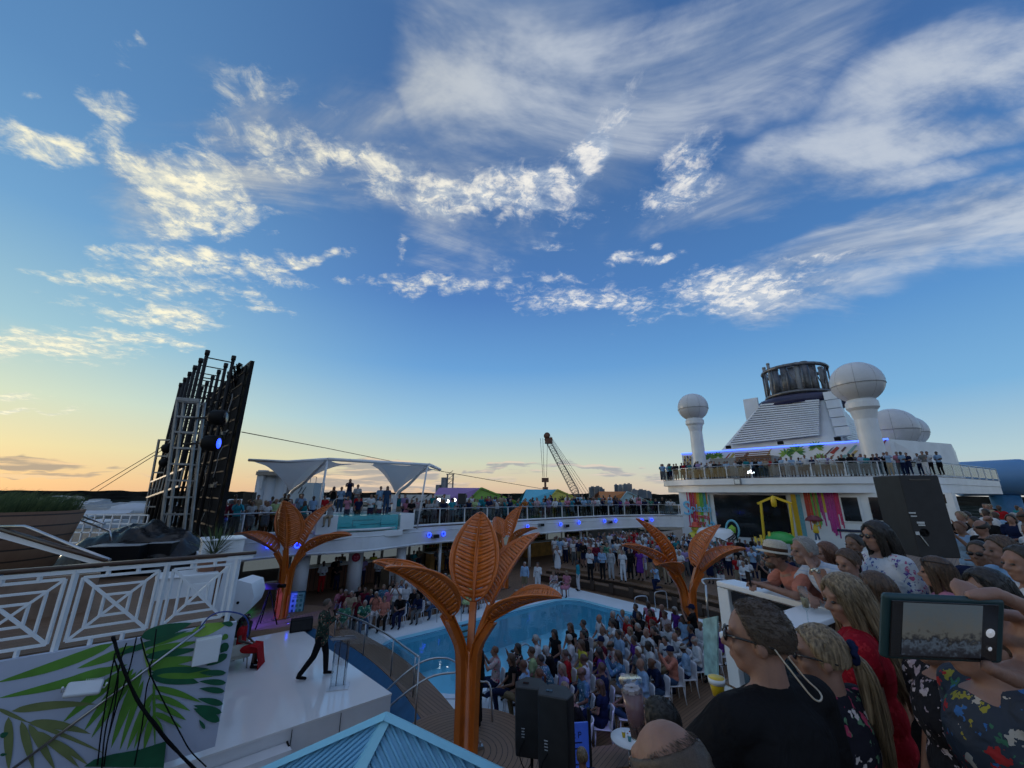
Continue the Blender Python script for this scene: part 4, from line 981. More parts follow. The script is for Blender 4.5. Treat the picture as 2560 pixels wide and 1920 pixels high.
# ---------------------------------------------------------------- left side: mural wall, railing, big screen, stage
MB_ = -8.82    # plane of the mural wall and the railing above it
def left_side():
    # mural panel
    r = empty('mural_wall', S(-4, MB_, 1.8)); tag(r, 'white fascia wall painted with green palm fronds below the left railing', 'wall')
    o2 = lambda p: Vector(p)-r.location
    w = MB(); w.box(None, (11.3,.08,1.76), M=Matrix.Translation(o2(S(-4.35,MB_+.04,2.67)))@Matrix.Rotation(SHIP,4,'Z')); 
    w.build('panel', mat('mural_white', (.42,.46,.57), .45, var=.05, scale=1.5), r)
    gm = [mat('frond_green', (.10,.26,.03), .5, var=.1), mat('frond_dark', (.008,.10,.045), .5, var=.15), mat('frond_olive', (.17,.20,.07), .5, var=.1), mat('frond_lime', (.22,.38,.05), .5)]
    art = MB(); cnt = [0]
    def H(x, y, off): return o2(pb(x, y, MB_+.085+off))
    def leaf(x0, y0, x1, y1, w_, mi, bend=0.0):
        cnt[0] += 1; off = .0006*(cnt[0] % 40) + (.03 if mi == 1 else 0)*0
        n = 10; la, lb = [], []; dx, dy = x1-x0, y1-y0; L_ = math.hypot(dx, dy); nx, ny = -dy/L_, dx/L_
        for i in range(n+1):
            t = i/n; ww = w_*math.sin(math.pi*t**.7)**.8; bx = bend*math.sin(math.pi*t); cx, cy = x0+dx*t+nx*bx, y0+dy*t+ny*bx
            la.append(H(cx+nx*ww, cy+ny*ww, off)); lb.append(H(cx-nx*ww, cy-ny*ww, off))
        art.strip(la, lb, mi)
    k = .3556
    C2 = lambda x, y: (x*k, 1330+y*k)
    # (tip1, tip2) of each painted blade, read in the frame of the second crop
    F = [  # central fan around (1010,900)
      ((800,780),(-30,1060),26,0,-20),((900,930),(-20,1170),24,0,-16),((950,800),(540,960),22,0,-6),((900,960),(440,1340),26,0,8),((940,960),(590,1400),24,0,8),((960,980),(640,1450),20,0,6),((1000,960),(780,1520),24,0,8),((1010,1040),(840,1540),16,0,4),
      ((760,950),(250,1120),18,0,-5),
      ((990,740),(1350,640),34,1,0),((1000,800),(1380,700),20,0,0),((1010,850),(1390,770),22,0,0),((1020,880),(1400,820),22,1,0),((1030,930),(1420,880),24,0,0),((1050,960),(1560,990),30,0,0),((1060,990),(1470,960),22,1,0),((1060,1010),(1400,1060),38,1,-10),((1100,1010),(1500,1015),16,0,0),((830,860),(1330,690),16,1,0),
      # small frond below right
      ((1080,1030),(1090,1540),8,0,0),((1070,1090),(1420,1200),18,0,-12),((1080,1150),(1340,1260),18,0,-10),((1085,1210),(1310,1325),18,0,-10),((1080,1270),(1280,1380),16,0,-8),((1075,1130),(890,1540),18,0,8),((1075,1290),(1010,1540),16,0,4),((1080,1300),(1150,1440),16,0,-4),((1060,1220),(940,1530),14,0,4),
      ((1000,760),(1060,1060),7,3,0),
      # right edge dark leaves
      ((1600,860),(1450,940),20,1,0),((1600,800),(1540,830),22,1,0),((1590,990),(1400,990),16,1,0),((1590,1060),(1400,1050),16,1,0),((1580,1120),(1400,1100),16,1,0),((1570,1210),(1390,1170),18,1,0),((1560,1270),(1360,1220),20,1,0),((1545,1330),(1360,1240),26,1,0),((1440,1385),(1400,1320),10,1,0),
      ((1640,650),(1560,640),14,1,0),((1600,720),(1560,760),14,0,0),((1600,780),(1550,850),20,1,0),((1340,720),(1600,640),30,3,0),
      # olive frond lower left
      ((-20,1240),(200,1340),12,2,0),((180,1330),(740,1560),12,2,-10),((80,1260),(680,1210),22,2,-18),((200,1340),(640,1420),24,2,-20),((60,1300),(60,1680),26,2,0),((150,1330),(240,1680),24,2,0),((200,1350),(390,1680),24,2,-6),((260,1400),(560,1660),22,2,-10),((340,1450),(620,1640),18,2,-10),((0,1440),(60,1410),14,1,0),((0,1570),(50,1560),8,1,0)]
    for a, b, w_, mi, bd in F: leaf(*C2(*a), *C2(*b), w_*k*1.35, mi, bd*k)
    # dark green ground shape at the foot
    G = [C2(590,1650),C2(660,1600),C2(800,1560),C2(980,1530),C2(1170,1470),C2(1150,1660)]
    P = [H(x, y, .03) for x, y in G]; art.add(P, [tuple(range(len(P)))], 1)
    art.build('painted_fronds', gm, r)
    c = MB(); 
    # fittings on the wall
    q = pb(*C2(1455,830), MB_+.2); e = empty('junction_box', q, SHIP); tag(e, 'white square junction box on the right end of the palm mural', 'box'); c.box((0,0,0), (.52,.22,.56)); c.build('case', WHITE, e, bevel=.01)
    e.scale = (.64,)*3
    for z in (.12,-.1): m = MB(); m.tube([(.15,.11,z),(.15,.13,z)], .018, 8); m.build('lock', CHARC, e)
    q = pb(*C2(590,1100), MB_+.25); e = empty('floodlight', q, SHIP); tag(e, 'white grilled floodlight fixed on the palm mural', 'lamp'); e.rotation_euler = (R(-35), R(8), SHIP); e.scale = (.6,)*3
    m = MB(); m.box((0,0,0), (.62,.14,.30)); m.build('housing', WHITE2, e, bevel=.05); m = MB()
    for i in range(9): m.box((-.02+i*.035,.02,.165), (.012,.10,.03))
    m.build('fins', WHITE, e); m = MB(); m.tube([(-.36,-.2,0),(-.36,.05,0),(.36,.05,0),(.36,-.2,0)], .02, 6); m.build('yoke', WHITE2, e); m = MB(); m.box((0,.075,0), (.54,.01,.24)); m.build('glass', mat('lamp_glass', (.35,.36,.5), .15), e)
    # diagonal conduit and cables
    a, b = pb(*C2(1440,660), MB_+.14), pb(*C2(90,1665), MB_+.14); m = MB(); m.tube([a, b], .018, 8); tag(m.build('conduit', STEEL), 'long thin metal pipe running diagonally across the palm mural', 'pipe')
    m = MB(); rn = random.Random(4); base = [C2(795,740),C2(830,850),C2(880,1000),C2(980,1200),C2(1080,1340),C2(1200,1490),C2(1340,1640),C2(1500,1780)]
    for j in range(9):
        pts = [pb(x+rn.uniform(-3,3), y+rn.uniform(-3,3), MB_+.22+.05*rn.random()) for x, y in base]; m.tube(smooth_path(pts, 5), .013, 5)
    tag(m.build('cable_bundle', BLACK), 'thick bundle of black cables hanging diagonally over the palm mural', 'cables')
    lab = ['leftmost hanging black cable over the mural','hanging black cable left of the cable bundle','curved black cable just left of the thick bundle','black cable crossing the centre of the mural','black cable starting at the middle post of the railing','long black cable right of the thick bundle']
    for i, P_ in enumerate([[(810,850),(770,1050),(720,1350),(685,1640)],[(890,780),(850,900),(800,1150),(740,1400),(715,1660)],[(960,740),(910,960),(830,1200),(760,1450),(730,1650)],[(990,740),(1020,860),(1060,980),(1030,1100),(1000,1350),(945,1640)],[(1100,680),(1070,900),(1050,960),(1080,1050),(1180,1250),(1270,1420),(1340,1540),(1450,1650)],[(800,880),(830,1000),(810,1200),(760,1450)]]):
        m = MB(); m.tube(smooth_path([pb(*C2(*p), MB_+.18) for p in P_], 5), .009, 5); tag(m.build('cable', BLACK), lab[i], 'cable', 'loose cables over the mural')
    m = MB(); m.tube(smooth_path([pb(*C2(*p), MB_+.25) for p in [(1400,680),(1480,590),(1580,560),(1700,580),(1745,640),(1740,740)]], 5), .012, 6); tag(m.build('cable', mat('blue_cable', (.02,.05,.22), .5)), 'looping blue cable at the right end of the railing', 'cable')
    # railing
    ZB = UZ
    rr = empty('patterned_railing', S(-4, MB_, ZB)); tag(rr, 'white railing of square spiral panels with a brown wooden handrail above the mural', 'railing'); o3 = lambda p: Vector(p)-rr.location
    top = ZB+1.08
    m = MB(); m.beam(o3(S(-9.9,MB_,top)), o3(S(1.42,MB_,top)), .10, .055); m.build('handrail', RAILW, rr, bevel=.015)
    m = MB(); m.beam(o3(S(-9.9,MB_,top-.07)), o3(S(1.38,MB_,top-.07)), .05, .05); m.build('top_bar', WHITE, rr)
    # posts measured from the photograph
    ax = [toS(pb(*C2(x, y), MB_))[0] for x, y in ((1680,150),(1185,210),(540,270))]; w0 = ax[1]-ax[2]
    px_ = [ax[0], ax[1], ax[2]] + [ax[2]-w0*i for i in range(1, 8)]
    for i, a in enumerate(px_):
        if a < -9.6: break
        m = MB(); m.beam(o3(S(a,MB_,ZB-.12)), o3(S(a,MB_,top-.06)), .06, .05, up=Vector((1,0,0))); m.build('post', WHITE, rr)
        if i+1 >= len(px_): break
        a1 = a-.09; a0 = px_[i+1]+.09; z0, z1 = ZB+.10, top-.16; m = MB()
        def P(u, v): return o3(S(lerp(a0,a1,u), MB_, lerp(z0,z1,v)))
        def br(u0,v0,u1,v1,w_=.035): m.beam(P(u0,v0), P(u1,v1), w_, w_)
        br(0,0,1,0); br(0,1,1,1); br(0,0,0,1); br(1,0,1,1)      # outer frame
        br(0,0,1,1,.036); br(0,1,1,0,.037)                       # diagonals
        for s in (.17,.33):                                      # broken inner squares
            br(s,1-s,1-s,1-s,.03); br(1-s,s,1-s,1-s,.03); br(s,s,1-s,s,.03); br(s,s,s,1-s,.03)
        for u in (.3,.7): br(u,1,u,1.1,.04); br(u,0,u,-.12,.04)
        m.build('panel', WHITE, rr)
    # white curved end of the deck rim beside the railing
    m = MB(); P_ = smooth_path([S(1.02,-12.2,0), S(1.18,-14,0), S(1.22,-16,0), S(1.5,-19.5,0)], 6)
    m.slab([p+Vector((0,0,UZ+.45)) for p in P_], [p+Vector((0,0,UZ+.45))+(S(-.25,0)-S(0,0)) for p in P_], 1.5); structure(m.build('rim_end', WHITE))
left_side()

def screen():
    # big screen seen from behind, with ladder trusses
    r = empty('video_wall', S(-1.4,-18.2,UZ)); tag(r, 'tall black video wall seen from behind with hanging cables and steel ladder posts', 'screen'); o2 = lambda p: Vector(p)-r.location
    pr = pd(627,901,15.2); ar, br_ = toS(pr); zt = pr.z
    dirv = Vector((-.72,.69,0)).normalized(); nrm = Vector((dirv.y, -dirv.x, 0))
    W_ = 8.4; base = Vector((pr.x, pr.y, 0)); lean = Vector((0,0,0))
    p = MB(); p.slab([o2(base+Vector((0,0,zt))), o2(base+dirv*W_+Vector((0,0,zt)))], [o2(base+Vector((0,0,UZ-.3))), o2(base+dirv*W_+Vector((0,0,UZ-.3)))], .14, d=nrm*1.0); p.build('panel_wall', BLACK, r)
    bk = -nrm; rn = random.Random(8)
    rb = MB()
    for i in range(29):
        s = .15+i*(W_-.3)/28; q = base+dirv*s+bk*.10; rb.beam(o2(q+Vector((0,0,UZ))), o2(q+Vector((0,0,zt-rn.uniform(.1,.6)))), .05, .08)
    for z in range(14): rb.beam(o2(base+bk*.12+Vector((0,0,UZ+.4+z*.5))), o2(base+dirv*W_+bk*.12+Vector((0,0,UZ+.4+z*.5))), .05, .06)
    rb.build('frame', CHARC, r)
    cb = MB()
    for i in range(110):
        s = rn.uniform(.05, W_-.1); z = rn.uniform(UZ+.3, zt-.2); q = base+dirv*s+bk*.22; pts = []; zz = z; x = 0
        for k in range(4): pts.append(o2(q+dirv*x+Vector((0,0,zz))+bk*rn.uniform(0,.12))); zz -= rn.uniform(.2,.5); x += rn.uniform(-.15,.15)
        cb.tube(smooth_path(pts, 4), .016, 4, rn.choice((0,0,0,1)))
    for i in range(40):
        s = rn.uniform(.1, 2.6); q = base+dirv*s+bk*.2+Vector((0,0,zt-.1-.9*rn.random()**2)); cb.tube([o2(q), o2(q+dirv*.12+Vector((0,0,.10))+bk*.1), o2(q+dirv*.25+Vector((0,0,-.2)))], .02, 4)
    cb.build('cables', [BLACK, GREYM], r)
    # clamps
    cl = MB()
    for z, ss in ((zt-4.1*.0-3.05,(.4,1.0,1.6)),(UZ+2.35,(.45,.8,1.2))):
        for s in ss: q = base+dirv*s+bk*.3+Vector((0,0,z)); cl.box(o2(q), (.22,.1,.12), rn.uniform(0,3)); cl.beam(o2(q), o2(q+Vector((.12,0,.15))), .04)
    cl.build('clamp', ALU, r)
    # ladder posts: six pairs receding
    tops = [((549,889),(582,894)),((525,918),(555,923)),((506,943),(534,948)),((487,965),(514,971)),((470,983),(495,990)),((458,998),(482,1004))]
    for i, (t0, t1) in enumerate(tops):
        f = i/5; q = base + dirv*lerp(.9, W_-.3, f)
        for_d = []
        A_ = pd(t0[0], t0[1], 1); 
        def hit(px, py, off):
            d = ray(px, py); o = Vector((0,0,CZ)); n3 = Vector((dirv.y,-dirv.x,0)); pl = base - n3*off; t = (pl-o).dot(n3)/d.dot(n3); return o+d*t
        a_, b_ = q+bk*1.35, q+bk*.45
        ztop = zt+.35
        m = MB()
        for v in (a_, b_):
            m.tube([o2(v+Vector((0,0,UZ))), o2(v+Vector((0,0,ztop-.25)))], .065, 8); m.tube([o2(v+Vector((0,0,ztop-.25))), o2(v+Vector((0,0,ztop-.05)))], .085, 8)
        z = UZ+.6
        while z < ztop-.3: m.beam(o2(a_+Vector((0,0,z))), o2(b_+Vector((0,0,z))), .04, .04); z += .85
        m.build('ladder_post', CHARC, r)
    # horizontal truss at the foot
    a0, b0 = pd(405,1210,15.5), pd(458,1170,0+15.2)
    # aluminium light tower in front of it
    t = empty('light_tower', pd(425,1385,13.6)); t.location.z = UZ; tag(t, 'aluminium ladder tower carrying two round stage lamps in front of the video wall', 'light tower')
    w_ = .62; z1 = pd(478,1000,13.6).z; dx = Vector((.93,.36,0))*w_/2; m = MB()
    off = pd(478,1000,13.6); off = Vector((off.x-t.location.x-.1, 0, 0))
    def lv(z): return off*((z-UZ)/(z1-UZ))
    for s in (-1,1):
        for e in (0,.28): m.beam(dx*s+Vector((0,e,0)), dx*s+lv(z1)+Vector((0,e,z1-UZ)), .07, .07)
    z = UZ+.3; k = 0
    while z <= z1:
        m.beam(lv(z)-dx+Vector((0,0,z-UZ)), lv(z)+dx+Vector((0,0,z-UZ)), .08 if k % 2 else .05, .06); m.beam(lv(z)-dx+Vector((0,.28,z-UZ)), lv(z)+dx+Vector((0,.28,z-UZ)), .05, .05); z += .55; k += 1
    m.beam(lv(z1)-dx*1.1+Vector((0,0,z1-UZ)), lv(z1)+dx*1.1+Vector((0,0,z1-UZ)), .16, .12)
    m.build('frame', ALU, t)
    for i, (px, py) in enumerate(((547,1044),(529,1108))):
        c = pd(px, py, 13.4) - t.location; l = MB(); ax = Vector((.98,.25,0)).normalized(); M_ = Matrix.Translation(c) @ ax.to_track_quat('Z','Y').to_matrix().to_4x4()
        l.lathe([(.16,-.28),(.26,-.2),(.28,.1),(.26,.2),(.01,.18)], n=20, M=M_); lo = l.build('stage_lamp', BLACK, t); y = MB(); y.beam(c, lv(c.z+t.location.z)+Vector((0,0,c.z)), .06, .06); y.build('bracket', CHARC, lo) 
        y = MB(); y.lathe([(.0,.205),(.20,.21)], n=20, M=M_); y.build('lens', BLACKG, lo)
        if i: y = MB(); y.lathe([(.11,.212),(.17,.216)], n=20, M=M_); y.build('lit_ring', BLUEL, lo)
    # second small tower far left
    t = empty('small_light_tower', pd(377,1310,18)); t.location.z = UZ; tag(t, 'small ladder tower with two black spotlights left of the video wall', 'light tower'); m = MB(); z1 = pd(412,1100,18).z
    o_ = pd(412,1100,18)-t.location; o_ = Vector((o_.x, 0, 0))
    for s in (-.27,.27): m.beam((s,0,0), Vector((s,0,z1-UZ))+o_, .07, .07)
    for k in range(7): f = k/6; m.beam(Vector((-.3,0,f*(z1-UZ)))+o_*f, Vector((.3,0,f*(z1-UZ)))+o_*f, .06, .06)
    m.build('frame', ALU, t)
    for px, py in ((416,1120),(410,1156)):
        c = pd(px+4, py, 17.9)-t.location; l = MB(); l.lathe([(.10,-.2),(.20,-.15),(.21,.18),(.01,.16)], n=16, M=Matrix.Translation(c) @ Matrix.Rotation(R(80),4,'Y')); l.beam(c+Vector((-.1,0,-.15)), c+Vector((.2,0,.2)), .06,.3); l.build('spotlight', BLACK, t)
    # horizontal ladder truss
    a_, b_ = pd(378,1205,16.5), pd(458,1172,14.6); m = MB()
    a2, b2 = a_+Vector((0,0,-.0)), b_; h = .62
    t = empty('horizontal_truss', a_); tag(t, 'horizontal ladder truss joining the two light towers', 'truss')
    m.beam((0,0,0), b_-a_, .06,.06); m.beam((0,0,-h), b_-a_+Vector((0,0,-h)), .07,.07); n = 9
    for k in range(n+1): q = (b_-a_)*k/n; m.beam(q, q+Vector((0,0,-h)), .04,.04)
    m.build('frame', ALU, t)
    # black tarpaulin heap with cases
    q = pd(360,1335,12.2); m = MB(); nx, ny = 42, 26; V = []
    for j in range(ny+1):
        for i in range(nx+1):
            u, v = i/nx*2-1, j/ny*2-1; hgt = max(0, (1-u*u)**.5*(1-abs(v)**2.5)**.6 if abs(u) < 1 and abs(v) < 1 else 0)
            f = noise.noise(Vector((u*3.2, v*2.1, 3)))*.28 + abs(noise.noise(Vector((u*5+v*3, v*2.0-u, 7))))*.22 + noise.noise(Vector((u*11, v*7, 1)))*.06
            V.append((u*1.7, v*1.1, hgt*(1.15+f)))
    m.add(V, [(j*(nx+1)+i, j*(nx+1)+i+1, (j+1)*(nx+1)+i+1, (j+1)*(nx+1)+i) for j in range(ny) for i in range(nx)], 0, True)
    o = m.build('tarpaulin', mat('black_plastic', (.005,.005,.006), .25, var=.3, bump=.7, bscale=9, spec=.3)); o.location = (q.x, q.y, UZ); tag(o, 'shiny black plastic tarpaulin heaped at the foot of the video wall', 'tarpaulin')
    for i, (px, py) in enumerate(((392,1325),(300,1372))):
        q = pd(px, py, 11.6+i*-.6); m = MB(); m.box((0,0,0), (1.1,.7,.5)); m.box((0,0,.27), (1.1,.7,.02), mi=1); o = m.build('flight_case', [BLACK, GREYM], bevel=.01); o.location = (q.x, q.y, UZ+.5); o.rotation_euler = (0,0,R(20)); tag(o, ['black flight case on top of the tarpaulin beside the light tower','black flight case left of the white box behind the railing'][i], 'case')
screen()

def stairs_planter():
    # round wooden planter with grass
    c = pd(70,1350,9.2); r = empty('round_planter', (c.x-.9, c.y, UZ)); r.scale = (.78,.78,.97); tag(r, 'round brown wooden planter full of wind-blown grass at the far left', 'planter')
    zt = 1.75; m = MB(); m.lathe([(1.25,0),(1.55,zt*.45),(1.78,zt),(1.68,zt),(1.6,zt-.15),(.01,zt-.15)], n=40)
    mt = wood_mat('planter_wood', (.10,.045,.02), (.19,.10,.055), plank=.24)
    nt = mt.node_tree      # planks run round the planter: stack them by height
    for n in nt.nodes:
        if n.type == 'SEPXYZ':
            for l in list(n.outputs[1].links): nt.links.new(n.outputs[2], l.to_socket)
    m.build('shell', mt, r)
    g = MB(); rn = random.Random(6)
    for k in range(2600):
        a = rn.uniform(0, 6.283); q = 1.6*math.sqrt(rn.random()); x, y = q*math.cos(a), q*math.sin(a); h = rn.uniform(.25,.62)*(1.2-.3*q/1.6); b = rn.uniform(.10,.55); w_ = .007; s = rn.uniform(-.12,.12)
        p0, p1, p2 = Vector((x,y,zt-.15)), Vector((x+b*.35,y+s*.4,zt-.15+h*.75)), Vector((x+b,y+s,zt-.15+h))
        g.add([p0+Vector((-w_,0,0)), p0+Vector((w_,0,0)), p1+Vector((w_,0,0)), p1+Vector((-w_,0,0)), p2], [(0,1,2,3),(3,2,4)], rn.randrange(2), True)
    g.build('grass', [mat('grass_dark', (.03,.06,.018), .8), mat('grass_light', (.075,.115,.035), .8)], r)
    # spiky plant behind the railing
    for i, (px, py, D, n, L_, lab, gm) in enumerate([(540,1360,9.6,150,.75,'dark spiky grass plant behind the right end of the white railing',0),(612,1538,15,70,.75,'bright green fan palm coloured as if lit from below beside the seated woman in red',1)]):
        c = pd(px, py, D); r2 = empty('spiky_plant' if i == 0 else 'fan_palm', (c.x, c.y, c.z-.25)); tag(r2, lab, 'plant')
        g = MB(); rn = random.Random(i+2)
        for k in range(n):
            a = rn.uniform(0, 6.283); e = rn.uniform(.3, 1.45); l = L_*rn.uniform(.6,1.1); d = Vector((math.cos(a)*math.cos(e), math.sin(a)*math.cos(e), math.sin(e))); s = d.cross(Vector((0,0,1))).normalized()*.012*(1+i)
            p1 = d*l*.6; p2 = d*l + Vector((0,0,-.12*l*math.cos(e)))
            g.add([-s*.5, s*.5, p1+s, p1-s, p2], [(0,1,2,3),(3,2,4)], rn.randrange(2), True)
        g.build('foliage', [bpy.data.materials['grass_dark'], bpy.data.materials['grass_light']] if i == 0 else [mat('palm_lit', (.10,.45,.10), .5), mat('palm_mid', (.05,.28,.06), .5)], r2)  # the palm's uplit look is put into its leaf greens
        m = MB(); m.lathe([(.2,-1.2 if i == 0 else -1.3),(.28,.02),(.24,.02),(.01,-.02)], n=18); m.build('pot', CHARC if i else BROWNP, r2)
    # slanting stair rails, stair stringer and striped slide
    for i, (P_, rr, mt_, lab) in enumerate([([(0,1322),(150,1368),(272,1402)],.045,RAILW,'dark sloping stair handrail below the round planter'),([(0,1317),(62,1316),(80,1322),(200,1372),(275,1400)],.03,STEEL,'pale metal sloping stair rail above the dark handrail'),([(198,1288),(262,1310)],.025,STEEL,'upper short sloping rail right of the planter'),([(195,1298),(275,1328),(278,1352)],.025,STEEL,'lower short sloping rail right of the planter')]):
        m = MB(); m.tube([pd(x, y, 7.9 if i < 2 else 10.5) for x, y in P_], rr, 8); tag(m.build('stair_rail', mt_), lab, 'railing', 'sloping stair rails')
    m = MB(); a, b = pd(0,1336,7.95), pd(272,1412,7.95); m.beam(a, b, .05, .10); tag(m.build('stair_stringer', WHITE), 'white sloping bar under the dark stair handrail', 'railing')
    # blue and wood panelled wall beyond the rail
    r = empty('panelled_bulkhead', S(-3.5,-11.2,UZ), SHIP); tag(r, 'wooden and blue striped bulkhead seen through the left railing', 'wall')
    m = MB(); m.box((-2.2,0,-.2), (4,.12,2.2)); m.build('wood_panel', BROWNP, r)
    m = MB(); m.box((.75,.0,-.25), (1.7,.13,2.1)); m.build('blue_panel', mat('panel_blue', (.03,.12,.26), .5), r)
    m = MB(); [m.box((.2+.14*k,-.08,-.25), (.05,.03,2.0)) for k in range(8)]; m.build('pale_stripes', mat('panel_pale', (.30,.38,.42), .5), r)
    m = MB(); m.box((2.2,0,-.3), (1.2,.14,1.9)); m.build('tan_panel', mat('panel_tan', (.20,.13,.09), .5, var=.2), r)
    # white boxes and black gear seen through the panels
    for i, (px, py, sx, sz, dd) in enumerate([(455,1500,1.0,1.0,9.3),(540,1440,.8,1.6,9.9)]):
        q = pd(px, py, dd); m = MB(); m.box((0,0,0), (sx,.7,sz)); m.box((0,0,sz/2+.02), (sx+.06,.76,.05)); o = m.build('white_cabinet', WHITE, bevel=.02); o.location = q; o.rotation_euler = (0,0,SHIP); tag(o, ['low white cabinet behind the right railing panel','taller white cabinet behind the right end of the railing'][i], 'cabinet')
    # far left deck railing
    m = MB(); r = empty('deck_railing', pd(200,1290,17)); tag(r, 'thin white and steel railing on the far left deck behind the planter', 'railing')
    a, b = pd(196,1286,17)-r.location, pd(372,1288,17)-r.location
    for dz in (0,-.35,-.7,-1.1): m.beam(a+Vector((0,0,dz)), b+Vector((0,0,dz)), .05,.05)
    for k in range(9): q = a.lerp(b, k/8); m.beam(q, q+Vector((0,0,-1.2)), .05,.05)
    m.build('rails', WHITE, r)
    # camera operator shelter: white faceted box, tripod camera
    q = pd(612,1490,13.2); r = empty('white_faceted_box', q); tag(r, 'white faceted equipment cover tilted beside the tripod camera', 'equipment cover')
    m = MB(); 
    P_ = [(-.45,.25),(-.1,.52),(.35,.42),(.5,.05),(.42,-.3),(.1,-.6),(-.3,-.3),(-.5,-.1)]
    m.add([(x,-.35,z) for x,z in P_]+[(x*.8,.35,z*.8+.12) for x,z in P_], [tuple(range(8))[::-1], tuple(range(8,16))]+[(i,(i+1)%8,8+(i+1)%8,8+i) for i in range(8)])
    m.build('cover', WHITE, r, bevel=.012); m = MB(); m.tube([(.05,-.37,-.1),(.05,-.34,-.1)], .04, 10); m.build('logo_dot', CHARC, r); m = MB(); m.lathe([(.04,-2.6),(.05,-.5)], n=8); m.build('pole', BLACK, r)
    q = pz(655,1600,0); r = empty('tripod_camera', (q.x, q.y, 0)); tag(r, 'video camera on a black tripod behind the purple platform', 'camera')
    zc = pd(655,1462,q.y).z; m = MB()
    for a in (20,140,260): m.tube([(0,0,zc-.2), (math.cos(R(a))*.62, math.sin(R(a))*.62, 0)], .025, 6)
    m.build('tripod', BLACK, r); m = MB(); m.box((0,0,zc-.05), (.62,.2,.22)); m.build('camera_body', mat('camera_violet', (.05,.03,.10), .5), r, bevel=.02); m = MB(); m.tube([(.3,0,zc-.03),(.62,-.02,zc-.03)], .07, 12); m.build('lens', BLACK, r); m = MB(); m.box((-.42,-.05,zc+.12), (.2,.12,.14)); m.tube([(-.3,0,zc-.1),(-.7,-.1,zc-.3)], .015,6); m.build('viewfinder', BLACK, r)
stairs_planter()

